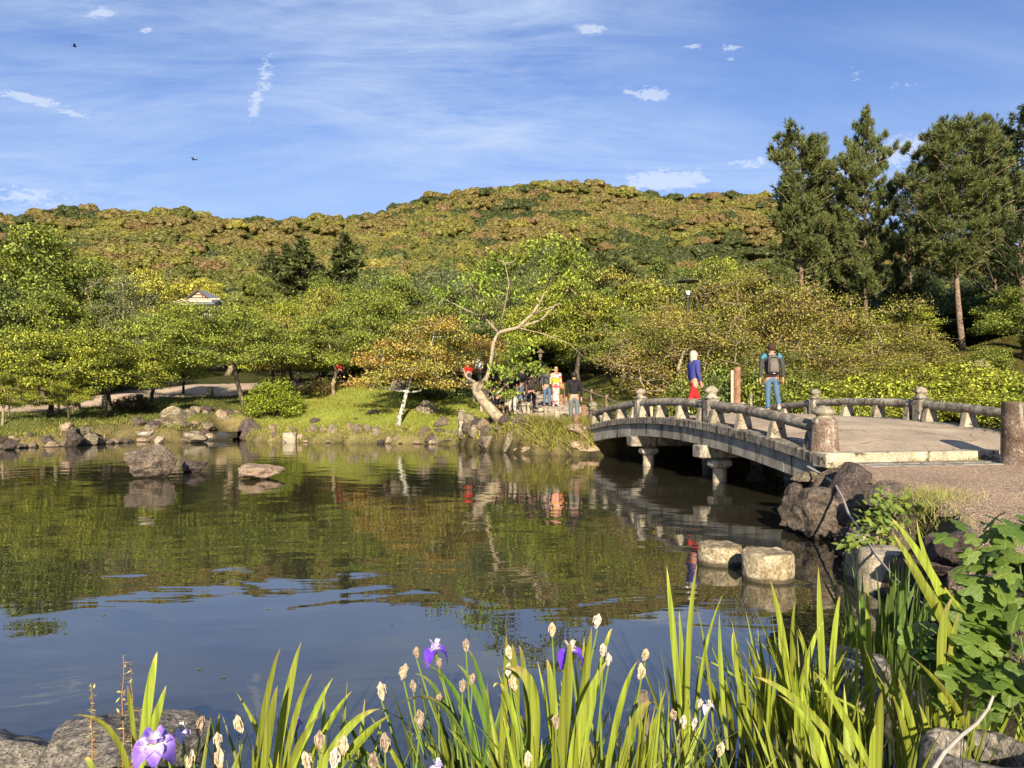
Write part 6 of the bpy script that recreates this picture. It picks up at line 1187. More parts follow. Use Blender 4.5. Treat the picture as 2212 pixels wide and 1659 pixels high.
for i, (xd, yd) in enumerate([(161, 100), (419, 345)]):
    p = W(xd, yd, 150); t_ = thing('bird', ['black bird high in the upper left sky', 'black bird gliding lower in the left sky, above the ridge'][i], 'bird', p, [0.4, -0.3][i]); t_.scale = (2.2,)*3
    skin_obj('body', [(0, 0, 0), (.14, 0, .01), (-.16, 0, 0), (.2, 0, .015), (-.26, 0, -.01)], [(0, 1), (0, 2), (1, 3), (2, 4)], [.05, .045, .035, .02, (.05, .008)], BLACKC, t_, 1)
    for sg in (-1, 1): obj('wing', MB().add([(.08, sg*.03, .02), (-.08, sg*.03, .02), (.10, sg*.24, .12), (-.06, sg*.22, .12), (.02, sg*.46, .07), (-.05, sg*.40, .06), (.08, sg*.03, .0), (-.08, sg*.03, .0), (.10, sg*.24, .10), (-.06, sg*.22, .10)], [(0, 1, 3, 2), (2, 3, 5, 4), (6, 8, 9, 7), (8, 4, 5, 9), (0, 2, 8, 6), (2, 4, 8), (1, 7, 9, 3), (3, 9, 5)]), BLACKC, t_)

# ------------------------------------------------------------------ irises
def blade_mat(name, c0, c1, c2):
    m, nt, b, out = new_mat(name); t = N(nt, 'ShaderNodeTexCoord').outputs['Generated']; ob = N(nt, 'ShaderNodeTexCoord').outputs['Object']; oi = N(nt, 'ShaderNodeObjectInfo')
    sx = N(nt, 'ShaderNodeSeparateXYZ'); nt.links.new(t, sx.inputs[0])
    n = noise_(nt, mapping(nt, ob, (70, 30, 1.2)), 1.0, 3, .6); n2 = noise_(nt, ob, 9, 3, .6)
    col = ramp(nt, sx.outputs[2], [(0.0, c0), (0.35, c1), (0.9, c1), (1.0, c2)]); col = mixc(nt, .6, col, ramp(nt, n, [(.35, .2), (.65, .8)]), 'OVERLAY'); col = mixc(nt, ramp(nt, n2, [(.66, 0.0), (.72, .5)]), col, (0.30, 0.24, 0.06))
    hs = N(nt, 'ShaderNodeHueSaturation'); nt.links.new(col, hs.inputs['Color']); nt.links.new(math_(nt, 'ADD', math_(nt, 'MULTIPLY', oi.outputs['Random'], .7), .6), hs.inputs['Value']); nt.links.new(math_(nt, 'ADD', math_(nt, 'MULTIPLY', oi.outputs['Random'], .025), .485), hs.inputs['Hue'])
    nt.links.new(hs.outputs[0], b.inputs['Base Color']); b.inputs['Roughness'].default_value = .5; b.inputs['Specular IOR Level'].default_value = .3; bump(nt, b, n, .5, .004)
    tr = N(nt, 'ShaderNodeBsdfTranslucent'); nt.links.new(mixc(nt, 1.0, hs.outputs[0], (1.2, 1.2, .5), 'MULTIPLY'), tr.inputs[0]); mx = N(nt, 'ShaderNodeMixShader'); mx.inputs[0].default_value = .35
    nt.links.new(b.outputs[0], mx.inputs[1]); nt.links.new(tr.outputs[0], mx.inputs[2]); nt.links.new(mx.outputs[0], out.inputs[0]); return m
IRIS = blade_mat('iris_leaf', (0.24, 0.24, 0.06), (0.23, 0.27, 0.03), (0.36, 0.28, 0.08)); IRISD = blade_mat('iris_leaf_deep', (0.12, 0.15, 0.035), (0.085, 0.14, 0.022), (0.18, 0.17, 0.045))
def blade_shape(path, wfun, fold=0.12, twist=0.0, n=10, side=None):
    """path: f(t)->Vector; a folded tapering leaf"""
    V = []; Fs = []
    for i in range(n+1):
        t_ = i/n; p = path(t_); tg = (path(min(1, t_+.01))-path(max(0, t_-.01))).normalized(); s_ = side if side is not None else Vector((1, 0, 0))
        s_ = (s_-tg*s_.dot(tg)).normalized(); s_ = Matrix.Rotation(twist*t_, 3, tg) @ s_; nr = tg.cross(s_); w_ = wfun(t_)
        if i == n: V.append(p)
        else: V += [p-s_*w_+nr*w_*fold, p-s_*w_*.5+nr*w_*fold*.35, p-nr*w_*fold*.4, p+s_*w_*.5+nr*w_*fold*.35, p+s_*w_+nr*w_*fold]
    for i in range(n-1): Fs += [(i*5+k, i*5+k+1, i*5+5+k+1, i*5+5+k) for k in range(4)]
    Fs += [((n-1)*5+k, (n-1)*5+k+1, n*5) for k in range(4)]
    me = bpy.data.meshes.new('leaf'); me.from_pydata([tuple(v) for v in V], [], Fs); me.polygons.foreach_set('use_smooth', [True]*len(Fs)); return me
def wprof(t): return 0.5*(0.72+0.5*math.sin(min(t*1.35, 1)*PI*.62))*(1-max(0, (t-.45)/.55)**1.9)+0.002
BS = []
for k, (b0, b1) in enumerate([(0.02, 0.05), (.05, .12), (.1, .2), (-.04, .1), (.12, .38), (.08, .6), (.15, .9), (0, .02)]):
    def pf(t, b0=b0, b1=b1): 
        dr = b1*max(0, t-.25)**2; y_ = b0*t+dr*1.1; z_ = t-0.62*b1*max(0, t-.35)**2.2*(1 if b1 > .3 else .3); return Vector((0, y_, z_))
    me = blade_shape(pf, lambda t: wprof(t)*.04, .22, [0.4, -.5, .9, 0, .3, -.4, .6, -.2][k], 9); me.materials.append(IRIS); BS.append(me)
    # the unit leaf is 1 wide, so width and length scale apart
def iris_leaf(par, base, az, L, w, k, lean=0.0, mat_=IRIS, roll=0.0):
    o = bpy.data.objects.new('leaf', BS[k]); S.collection.objects.link(o); o.parent = par
    o.rotation_euler = (-lean, roll, az); o.scale = (w/.04*.66+L*.10, L, L); o.location = base
    if mat_ is not IRIS: o.material_slots[0].link = 'OBJECT'; o.material_slots[0].material = mat_
    return o
def blade_between(par, tip, mid, base, w, d, d2=None, mat_=IRIS, dm=None):
    d2 = d2 or d; a = W(*base, d2); c_ = W(*tip, d); m_ = W(*mid, dm or (d+d2)/2); o_ = par.location
    ctrl = m_*2-(a+c_)/2
    def pf(t): return a*(1-t)**2+ctrl*2*t*(1-t)+c_*t*t-o_
    me = blade_shape(pf, lambda t: wprof(t)*w, .22, random.uniform(-.5, .5), 12, Vector((1, random.uniform(-.5, .5), 0))); me.materials.append(mat_); o = bpy.data.objects.new('leaf', me); S.collection.objects.link(o); o.parent = par; return o
random.seed(9); rng = np.random.default_rng(12)
def clump(label, x, y, n, L0, L1, spread=.16, w=.028, lean=(0.02, .35), arch=.3, mat_=IRIS, z=-0.08, bias=None, name='iris_plant', cat='iris'):
    t_ = thing(name, label, cat, (x, y, z))
    for i in range(int(n*1.9)):
        az = rng.random()*6.283; r_ = spread*1.25*math.sqrt(rng.random()); k = int(rng.choice([4, 5, 6, 5])) if rng.random() < arch else int(rng.choice([0, 1, 2, 3, 7])); ln = rng.uniform(*lean)*(1 if k < 4 or k == 7 else 1.2)
        L = rng.uniform(L0, L1)*(1.0 if rng.random() < .75 else .7)
        if bias is not None and rng.random() < .6: az = bias+rng.normal()*.4
        iris_leaf(t_, (r_*math.cos(az+1), r_*math.sin(az+1), 0), az, L, w*rng.uniform(.7, 1.25), k, ln, mat_)
    return t_
CL = {}
CL[1] = clump('iris clump in front of the granite boulders with the large white-violet flower', WX(290, 2.6), 2.62, 26, .62, .78, .15, .030, bias=None)
CL[2] = clump('iris clump left of centre with two tall pointed leaves', WX(590, 2.8), 2.85, 34, .60, .80, .24, .030)
CL[3] = clump('low iris clump between the left and centre clumps', WX(740, 2.65), 2.7, 16, .42, .58, .16, .028, arch=.5)
CL[17] = clump('fine-leaved iris clump in the gap left of the drooping purple flower', WX(865, 2.75), 2.8, 26, .40, .62, .2, .020, mat_=IRISD, arch=.6)
CL[18] = clump('low arching iris clump at the bottom between the bright clump and the slim trio', WX(1340, 2.75), 2.8, 26, .45, .66, .2, .024, arch=.55)
CL[4] = clump('darker iris clump carrying the drooping purple flower', WX(1010, 3.05), 3.1, 44, .60, .85, .2, .022, mat_=IRISD, arch=.4)
CL[5] = clump('dense iris clump with broad bent leaves at bottom centre', WX(1130, 2.75), 2.8, 60, .62, .86, .22, .032, arch=.45)
CL[6] = clump('tall bright iris clump right of centre with withered white blooms', WX(1265, 2.85), 2.9, 46, .66, .92, .18, .032, arch=.25)
CL[7] = clump('arching iris clump between the bright clump and the trio of tall leaves', WX(1370, 3.0), 3.05, 36, .5, .8, .18, .026, arch=.5)
CL[8] = clump('slim iris trio standing alone in the open water', WX(1482, 3.9), 3.95, 7, .45, .75, .06, .030, lean=(0, .12), arch=0)
CL[9] = clump('iris clump in the water left of the round stone, upright leaves', WX(1700, 4.1), 4.2, 36, .45, .78, .24, .030, lean=(0, .28), arch=.12)
CL[10] = clump('upright iris tuft in front of the round stone', WX(1790, 3.95), 4.0, 26, .45, .85, .18, .028, lean=(0, .25), arch=.1)
CL[11] = clump('dark tall iris tuft behind the round stone', WX(1935, 4.9), 5.1, 26, .6, .98, .2, .030, lean=(0, .2), arch=0, mat_=IRISD)
CL[12] = clump('iris clump leaning over the bank at the right with long striped leaves', WX(2080, 3.55), 3.6, 24, .55, .9, .2, .030, lean=(.05, .4), arch=.15, z=0.0)
CL[13] = clump('low fan of glossy arching leaves at the bottom right of centre', WX(1580, 3.15), 3.2, 46, .36, .56, .16, .022, lean=(.2, .9), arch=.75, mat_=IRISD)
CL[14] = clump('broad-leaved iris clump at the bottom edge, right of the arching fan', WX(1790, 2.9), 2.95, 34, .5, .78, .22, .034, lean=(.1, .5), arch=.2)
CL[15] = clump('iris clump in front of the hollow stone ring', WX(1950, 3.2), 3.25, 24, .5, .74, .2, .026, lean=(.0, .35), arch=.1)
CL[16] = clump('thin grassy tuft in the water at the bottom, left of the arching fan', WX(1450, 3.05), 3.1, 26, .35, .6, .18, .012, lean=(.05, .8), arch=.5)
for k, tip, mid, base, w, d, *r_ in [
 (1, (340, 1407), (318, 1520), (290, 1760), .036, 2.65), (1, (359, 1480), (330, 1570), (280, 1730), .028, 2.6), (1, (155, 1545), (245, 1590), (290, 1740), .026, 2.6), (1, (275, 1480), (285, 1560), (305, 1740), .022, 2.7), (1, (180, 1640), (200, 1660), (230, 1760), .02, 2.5),
 (2, (606, 1400), (575, 1510), (535, 1760), .026, 2.85), (2, (651, 1385), (616, 1530), (582, 1760), .032, 2.85), (2, (675, 1453), (632, 1570), (600, 1760), .024, 2.8), (2, (720, 1463), (665, 1575), (610, 1760), .03, 2.75), (2, (761, 1492), (700, 1580), (620, 1740), .026, 2.8), (2, (475, 1540), (470, 1620), (480, 1760), .022, 2.8), (2, (600, 1480), (580, 1580), (560, 1760), .03, 2.7),
 (3, (822, 1531), (745, 1580), (660, 1720), .03, 2.65), (3, (842, 1545), (770, 1610), (690, 1720), .034, 2.6), (3, (690, 1545), (640, 1620), (600, 1740), .026, 2.6),
 (4, (905, 1425), (1000, 1530), (1040, 1740), .028, 3.0), (4, (988, 1435), (1040, 1530), (1085, 1740), .028, 3.1), (4, (895, 1455), (960, 1520), (1030, 1720), .018, 3.1), (4, (1010, 1400), (1045, 1500), (1075, 1700), .022, 3.1), (4, (860, 1520), (960, 1530), (1040, 1700), .016, 2.9),
 (5, (1093, 1368), (1090, 1500), (1075, 1740), .028, 3.0), (5, (1106, 1390), (1112, 1500), (1110, 1740), .036, 2.9), (5, (1120, 1394), (1135, 1480), (1150, 1720), .022, 3.0), (5, (1058, 1450), (1150, 1490), (1140, 1740), .040, 2.7), (5, (1065, 1485), (1100, 1520), (1150, 1740), .030, 2.8),
 (6, (1232, 1381), (1222, 1520), (1205, 1760), .042, 2.75), (6, (1278, 1354), (1262, 1480), (1235, 1740), .036, 2.85), (6, (1324, 1358), (1298, 1440), (1250, 1700), .024, 2.9), (6, (1314, 1423), (1255, 1560), (1225, 1760), .040, 2.7), (6, (1181, 1423), (1195, 1520), (1215, 1760), .030, 2.8), (6, (1262, 1375), (1262, 1500), (1275, 1720), .022, 2.9),
 (7, (1378, 1427), (1340, 1530), (1300, 1740), .032, 2.9), (7, (1420, 1520), (1370, 1560), (1330, 1740), .028, 2.8),
 (8, (1440, 1221), (1456, 1390), (1481, 1660), .032, 3.9), (8, (1506, 1217), (1489, 1390), (1484, 1660), .034, 3.9), (8, (1467, 1318), (1474, 1440), (1483, 1660), .026, 3.95), (8, (1563, 1281), (1520, 1430), (1495, 1660), .026, 3.95), (8, (1505, 1310), (1530, 1450), (1545, 1640), .014, 4.0), (8, (1554, 1322), (1558, 1460), (1572, 1620), .024, 4.0),
 (9, (1586, 1361), (1592, 1450), (1640, 1660), .026, 4.0), (9, (1663, 1251), (1693, 1390), (1715, 1600), .034, 4.1), (9, (1720, 1292), (1712, 1400), (1722, 1600), .026, 4.1), (9, (1610, 1375), (1650, 1480), (1680, 1620), .022, 4.0), (9, (1724, 1355), (1745, 1450), (1740, 1600), .034, 4.0), (9, (1780, 1342), (1745, 1430), (1725, 1600), .028, 4.0),
 (10, (1768, 1221), (1774, 1380), (1785, 1620), .036, 4.0), (10, (1817, 1275), (1800, 1400), (1790, 1620), .030, 4.0), (10, (1839, 1318), (1868, 1430), (1885, 1600), .028, 4.1), (10, (1873, 1247), (1878, 1400), (1890, 1620), .030, 4.15),
 (11, (1938, 1202), (1925, 1330), (1930, 1560), .034, 4.8), (11, (1950, 1213), (1948, 1330), (1945, 1560), .034, 4.8), (11, (1905, 1290), (1915, 1380), (1930, 1560), .030, 4.9), (11, (1978, 1270), (1962, 1400), (1950, 1560), .028, 4.9),
 (12, (1923, 1116), (2010, 1235), (2120, 1440), .036, 3.5), (12, (1925, 1146), (1998, 1265), (2085, 1440), .040, 3.4), (12, (1951, 1206), (2020, 1305), (2100, 1470), .044, 3.3), (12, (1980, 1120), (2030, 1280), (2150, 1500), .032, 3.5), (12, (2058, 1292), (2035, 1390), (2040, 1600), .036, 3.2), (12, (2072, 1322), (2055, 1430), (2040, 1640), .034, 3.2), (12, (2160, 1410), (2080, 1320), (2040, 1270), .02, 3.3),
 (14, (1627, 1461), (1740, 1530), (1880, 1700), .030, 2.8), (14, (1758, 1450), (1820, 1540), (1910, 1720), .030, 2.8), (14, (1905, 1494), (1898, 1570), (1895, 1740), .034, 2.9), (14, (1680, 1500), (1760, 1590), (1800, 1740), .032, 2.6), (14, (1893, 1566), (1888, 1620), (1890, 1760), .036, 2.5),
 (15, (1940, 1464), (1968, 1560), (2000, 1700), .028, 3.2), (15, (1927, 1500), (1960, 1600), (1985, 1740), .026, 3.1), (15, (1985, 1520), (2010, 1600), (2030, 1700), .024, 3.2), (15, (1965, 1415), (2060, 1520), (2110, 1640), .024, 3.1)]:
    blade_between(CL[k], tip, mid, base, w*0.84, d, mat_=IRIS if k not in (4, 11) else IRISD)
# flowers
def petal_mat(name, c, c2, sc=9, sig=0):
    m, nt, b, out = new_mat(name); t = N(nt, 'ShaderNodeTexCoord').outputs['Object']; n = noise_(nt, mapping(nt, t, (1, 1, .6)), sc*6, 4, .6)
    pc_ = ramp(nt, n, [(.38, c), (.62, c2)])
    if sig:
        ln = N(nt, 'ShaderNodeVectorMath', operation='LENGTH'); nt.links.new(t, ln.inputs[0]); st_ = noise_(nt, mapping(nt, t, (3, 3, .3)), 60, 3, .6)
        pc_ = mixc(nt, ramp(nt, math_(nt, 'ADD', ln.outputs['Value'], math_(nt, 'MULTIPLY', st_, .03)), [(sig, 1.0), (sig+.012, 0.0)]), pc_, (.74, .66, .62))
    nt.links.new(pc_, b.inputs['Base Color']); b.inputs['Roughness'].default_value = .6
    tr = N(nt, 'ShaderNodeBsdfTranslucent'); tr.inputs[0].default_value = (*c, 1); mx = N(nt, 'ShaderNodeMixShader'); mx.inputs[0].default_value = .25
    nt.links.new(b.outputs[0], mx.inputs[1]); nt.links.new(tr.outputs[0], mx.inputs[2]); nt.links.new(mx.outputs[0], out.inputs[0]); return m
PURP = petal_mat('purple_petal', (.11, .03, .48), (.17, .05, .60), 9, .024); LILAC = petal_mat('lilac_petal', (.52, .42, .72), (.70, .64, .82)); VWH = petal_mat('violet_white_petal', (.17, .07, .55), (.36, .24, .70), 4, .030); WITH = petal_mat('withered_bloom', (.42, .31, .18), (.66, .55, .38)); WITHL = petal_mat('withered_white', (.45, .38, .30), (.68, .60, .50)); WITHB = petal_mat('withered_brown', (.22, .15, .09), (.46, .36, .26)); STEM = plain('green_stem', (.12, .17, .03), .5, 20)
def stem(par, a, b_, r_=.0045):
    m_ = (a+b_)/2+Vector((random.uniform(-.02, .02), random.uniform(-.02, .02), 0)); o_ = par.location
    return obj('stem', MB().tube([a-o_, (a+m_)/2-o_, m_-o_, (m_+b_)/2-o_, b_-o_], [r_*1.3, r_*1.2, r_*1.1, r_, r_*.9], 6), STEM, par)
def petal(par, L, w, az, up, droop, mat_, wav=.15, name='petal'):
    V = []; Fs = []; n, m_ = 7, 4
    for i in range(n+1):
        t_ = i/n; y_ = L*math.sin(t_*1.5)*.62*(1 if droop > .5 else .8); z_ = up*L*math.sin(t_*2.2)-droop*L*t_*t_; ww = w*(.25+.75*math.sin(min(1, t_*.95+.1)*PI)**.8)
        for j in range(m_+1):
            s_ = j/m_*2-1; V.append((s_*ww/2, y_, z_+abs(s_)*ww*.12+wav*ww*math.sin(s_*5+t_*6+az)*.3))
    Fs = [(i*(m_+1)+j, i*(m_+1)+j+1, (i+1)*(m_+1)+j+1, (i+1)*(m_+1)+j) for i in range(n) for j in range(m_)]
    M_ = Matrix.Rotation(az, 3, 'Z'); V = [tuple(M_ @ Vector(v)) for v in V]; me = bpy.data.meshes.new(name); me.from_pydata(V, [], Fs); me.polygons.foreach_set('use_smooth', [True]*len(Fs)); return obj(name, me, mat_, par)
def iris_flower(k, xd, yd, d, s_, falls, stds, base=None, rot=0.0, label=None, tilt=(0, 0)):
    p = W(xd, yd, d); par = CL[k]; f_ = bpy.data.objects.new('flower', MB().lathe([(.002, -.02), (.006, -.01), (.007, .0), (.003, .008)], 8).mesh('flower')); S.collection.objects.link(f_); f_.data.materials.append(STEM); f_.parent = par; f_.location = p-par.location; f_.scale = (s_,)*3; f_.rotation_euler = (*tilt, rot)
    if label: f_['label'] = label
    for i in range(3): petal(f_, .062, .044, i*2.094, .18, .85, falls); petal(f_, .034, .014, i*2.094, .5, .1, stds)
    for i in range(3): petal(f_, .04, .018, i*2.094+1.05, .75, .0, stds)
    if falls is VWH:
        for i in range(3): petal(f_, .056, .036, i*2.094+1.05, .22, .6, falls)
    stem(par, W(*(base or (xd+30, 1720)), d), p); return f_
iris_flower(4, 940, 1404, 3.1, 1.3, PURP, LILAC, (1000, 1660), .5, 'drooping deep purple flower'); iris_flower(6, 1232, 1408, 2.9, 1.3, PURP, WITHL, (1250, 1650), .2, 'purple and white flower behind a tall leaf')
iris_flower(1, 333, 1606, 2.35, 1.6, VWH, VWH, (335, 1760), .4, 'large violet and white open flower', (.5, 0)); iris_flower(1, 392, 1578, 2.5, .75, LILAC, WITHL, (400, 1760), 1.4, 'fading pale lilac flower'); iris_flower(2, 640, 1565, 2.9, .8, PURP, PURP, (620, 1740), 1.0, 'half hidden purple flower')
iris_flower(4, 945, 1655, 2.8, .8, LILAC, LILAC, (960, 1780), .9, 'low pale lilac flower'); iris_flower(16, 1530, 1525, 3.3, .75, LILAC, WITHL, (1500, 1680), .3, 'small pale lilac flower over the water')
WM = []
for k in range(5):
    rg = np.random.default_rng(700+k); mb = MB(); n = 12; V = []
    prof = [(.004, -.036), (.009, -.026), (.013, -.014), (.015, -.002), (.012, .010), (.014, .020), (.009, .030), (.003, .040)]
    for r_, z_ in prof:
        for j in range(n):
            th = 2*PI*j/n+z_*20; q = r_*(1+.45*math.sin(j*2.6+z_*90+k)+rg.normal()*.16); V.append((q*math.cos(th), q*math.sin(th), z_+rg.normal()*.0012))
    mb.add(V, [(i*n+j, i*n+(j+1) % n, (i+1)*n+(j+1) % n, (i+1)*n+j) for i in range(7) for j in range(n)]+[tuple(range(n-1, -1, -1)), tuple(7*n+j for j in range(n))])
    for j in range(4):
        a = rg.random()*6.28; mb.tube([(0, 0, .01), (.012*math.cos(a), .012*math.sin(a), .022), (.022*math.cos(a), .022*math.sin(a), .012+.01*rg.random()), (.024*math.cos(a), .024*math.sin(a), -.008)], [.004, .0045, .004, .002], 5)
    WM.append(mb.mesh('withered_flower', False))
def withered(k, xd, yd, d, s_=1.0, mat_=WITH, base=None):
    s_ = min(s_, 1.2)
    p = W(xd, yd, d); par = CL[k]; i = random.randrange(5); o = bpy.data.objects.new('withered_flower', WM[i]); S.collection.objects.link(o)
    if not WM[i].materials: WM[i].materials.append(mat_)
    o.material_slots[0].link = 'OBJECT'; o.material_slots[0].material = mat_; o.parent = par; o.location = p-par.location; o.scale = (s_*.66, s_*.66, s_*.78); o.rotation_euler = (random.uniform(-.25, .25), random.uniform(-.25, .25), random.uniform(0, 6))
    stem(par, W(*(base or (xd+25, 1760)), d), p-Vector((0, 0, .03*s_)), .0036)
for a in [(6, 1290, 1343, 2.9, 1.0, WITHL, (1262, 1560)), (6, 1193, 1361, 2.9, .95, WITH, (1205, 1560)), (6, 1302, 1405, 2.8, .9, WITHL, (1290, 1600)), (6, 1314, 1425, 2.8, .8, WITHL, (1300, 1640)), (7, 1393, 1415, 2.95, .9, WITH, (1370, 1600)), (7, 1384, 1452, 2.95, 1.15, WITH, (1365, 1620)), (5, 1100, 1410, 2.9, .95, WITH, (1120, 1640)), (5, 1098, 1447, 2.8, .8, WITHL, (1120, 1640)), (5, 1109, 1477, 2.75, 1.0, WITH, (1130, 1660)),
          (4, 1007, 1395, 3.1, .95, WITHB, (1040, 1640)), (4, 900, 1410, 3.1, .9, WITHB, (960, 1600)), (4, 872, 1452, 3.0, 1.15, WITH, (920, 1640)), (4, 893, 1482, 3.0, .8, WITHB, (920, 1640)), (4, 824, 1494, 2.95, 1.4, WITH, (880, 1680)), (4, 999, 1482, 3.0, .95, WITHB, (1010, 1660)), (4, 1020, 1468, 3.1, .8, WITHB, (1030, 1640)), (4, 907, 1555, 2.7, 1.9, WITHB, (900, 1760)), (4, 949, 1432, 3.05, .8, WITHB, (990, 1640)), (4, 948, 1510, 3.0, .8, WITHB, (960, 1700)),
          (3, 742, 1610, 2.5, 1.9, WITH, (745, 1760)), (3, 832, 1605, 2.7, 1.2, WITHB, (840, 1760)), (3, 806, 1645, 2.6, 1.1, WITHB, (810, 1760)), (3, 722, 1640, 2.5, 1.3, WITHL, (720, 1780)), (2, 662, 1645, 2.6, 1.5, WITH, (660, 1780)), (2, 517, 1565, 2.8, 1.3, WITH, (530, 1760)), (2, 475, 1640, 2.5, 1.7, WITH, (480, 1760)), (1, 432, 1570, 2.6, 1.1, WITHB, (425, 1760)), (1, 470, 1600, 2.6, .9, WITH, (470, 1760)), (1, 410, 1640, 2.5, 1.0, WITH, (415, 1760)),
          (16, 1455, 1545, 3.2, .9, WITHB, (1460, 1700)), (16, 1477, 1560, 3.2, .9, WITHL, (1470, 1700)), (16, 1500, 1565, 3.2, .9, WITHL, (1480, 1700)), (16, 1557, 1620, 3.0, 1.0, WITH, (1550, 1760)), (16, 1512, 1520, 3.3, .8, WITHL, (1500, 1700)), (5, 1140, 1640, 2.6, .9, WITH, (1150, 1760)), (6, 1200, 1560, 2.7, .9, WITHB, (1210, 1740)), (2, 690, 1600, 2.7, 1.1, WITHB, (680, 1760))]: withered(*a)
# mooring stakes in the water
for i, (xd, yd, d) in enumerate([(1388, 1495, 3.6), (1462, 1555, 3.5)]):
    p = W(xd, yd, d); mb = MB(); mb.tube([(p.x, p.y, -.3), (p.x+.01, p.y, p.z*.5), (p.x, p.y+.01, p.z)], [.03, .028, .026] if i == 0 else [.014, .014, .012], 10); tag(obj('wooden_stake', mb, WOOD_D), ['broken brown wooden stake between the iris clumps', 'thin dark stake in the water left of the arching fan'][i], 'stake')
# reddish weed spires at the left
for i, (xd, y0, y1, d) in enumerate([(195, 1480, 1760, 2.7), (263, 1415, 1720, 2.8), (283, 1428, 1720, 2.85)]):
    t_ = thing('weed_spire', ['short reddish weed spire left of the granite boulder', 'tall reddish weed spire in front of the granite boulder', 'second tall weed spire just right of the tallest'][i], 'weed', W(xd, y1, d)); o_ = t_.location
    pts = [W(xd+2+random.uniform(-3, 3), y0+(y1-y0)*k/7, d)-o_ for k in range(8)]; obj('stem', MB().tube(pts, [.0012+.0004*k for k in range(8)], 6), plain('red_stem', (.26, .13, .06), .6, 40), t_)
    Cn = []; 
    for k in range(70): q = k/70*6.8; a = pts[int(q)].lerp(pts[int(q)+1], q-int(q)); Cn.append((a.x+rng.normal()*.007, a.y+rng.normal()*.006, a.z+rng.normal()*.006))
    v_, f_ = cards(np.array(Cn), .024, .008, rng, 1.5); me = mesh_np('bract', v_, f_, False, {'rnd': ('FACE', rng.random(70)), 'clump': ('FACE', rng.random(70))}); o = obj('bract', me, LEAF, t_); tint(o, (.24, .26, .08), (.30, .15, .07)); o['kind'] = 'stuff'

# ------------------------------------------------------------------ plants of the right bank
def lobed_leaf(seed, lobes=5):
    rg = np.random.default_rng(seed); n = 30; V = [(0, 0, 0)]; 
    for i in range(n):
        th = -PI*.88+1.76*PI*i/(n-1); r_ = .52+.42*abs(math.cos(th*lobes/2.0))**1.3*(1-.25*abs(th)/PI)+rg.normal()*.025; V.append((r_*math.sin(th)*.85, r_*math.cos(th)+.12, -.18*r_*r_+.03*math.sin(i*1.7)))
    mid_ = [(a[0]*.5, a[1]*.5, a[2]*.3+.03*(i % 2)) for i, a in enumerate(V[1:])]; V += mid_
    Fs = [(0, 1+n+i, 2+n+i) for i in range(n-1)]+[(1+n+i, 1+i, 2+i, 2+n+i) for i in range(n-1)]; me = bpy.data.meshes.new('leaf'); me.from_pydata(V, [], Fs); me.polygons.foreach_set('use_smooth', [True]*len(Fs)); return me
def oval_leaf():
    n = 9; V = []; 
    for i in range(n): t_ = i/(n-1); w_ = .27*math.sin(PI*t_**.8)+.004; V += [(-w_, t_, -.12*t_*t_+.07*w_*4), (0, t_, -.12*t_*t_), (w_, t_, -.12*t_*t_+.07*w_*4)]
    Fs = [(i*3+k, i*3+k+1, i*3+4+k, i*3+3+k) for i in range(n-1) for k in range(2)]; me = bpy.data.meshes.new('leaf'); me.from_pydata(V, [], Fs); me.polygons.foreach_set('use_smooth', [True]*len(Fs)); return me
def flatleaf_mat(name, c1, c2):
    m, nt, b, out = new_mat(name); ob = N(nt, 'ShaderNodeTexCoord').outputs['Object']; oi = N(nt, 'ShaderNodeObjectInfo'); n = noise_(nt, ob, 5, 5, .6)
    sx = N(nt, 'ShaderNodeSeparateXYZ'); nt.links.new(ob, sx.inputs[0]); vein = ramp(nt, math_(nt, 'ABSOLUTE', sx.outputs[0]), [(0.0, 1.0), (0.035, 0.0)])
    col = mixc(nt, oi.outputs['Random'], c1, c2); col = mixc(nt, .4, col, ramp(nt, n, [(.3, .25), (.7, .8)]), 'OVERLAY'); col = mixc(nt, math_(nt, 'MULTIPLY', vein, .5), col, (.30, .34, .10))
    nt.links.new(col, b.inputs['Base Color']); b.inputs['Roughness'].default_value = .42; b.inputs['Specular IOR Level'].default_value = .4; bump(nt, b, n, .4, .02)
    tr = N(nt, 'ShaderNodeBsdfTranslucent'); nt.links.new(mixc(nt, 1.0, col, (1.2, 1.25, .5), 'MULTIPLY'), tr.inputs[0]); mx = N(nt, 'ShaderNodeMixShader'); mx.inputs[0].default_value = .35
    nt.links.new(b.outputs[0], mx.inputs[1]); nt.links.new(tr.outputs[0], mx.inputs[2]); nt.links.new(mx.outputs[0], out.inputs[0]); return m
BIGL = flatleaf_mat('lobed_leaf', (.07, .125, .02), (.15, .21, .03)); CAML = flatleaf_mat('camellia_leaf', (.09, .15, .02), (.22, .26, .04))
LL = [lobed_leaf(k, 5 if k % 2 else 3) for k in range(4)]; OV = oval_leaf()
for me in LL: me.materials.append(BIGL)
OV.materials.append(CAML)
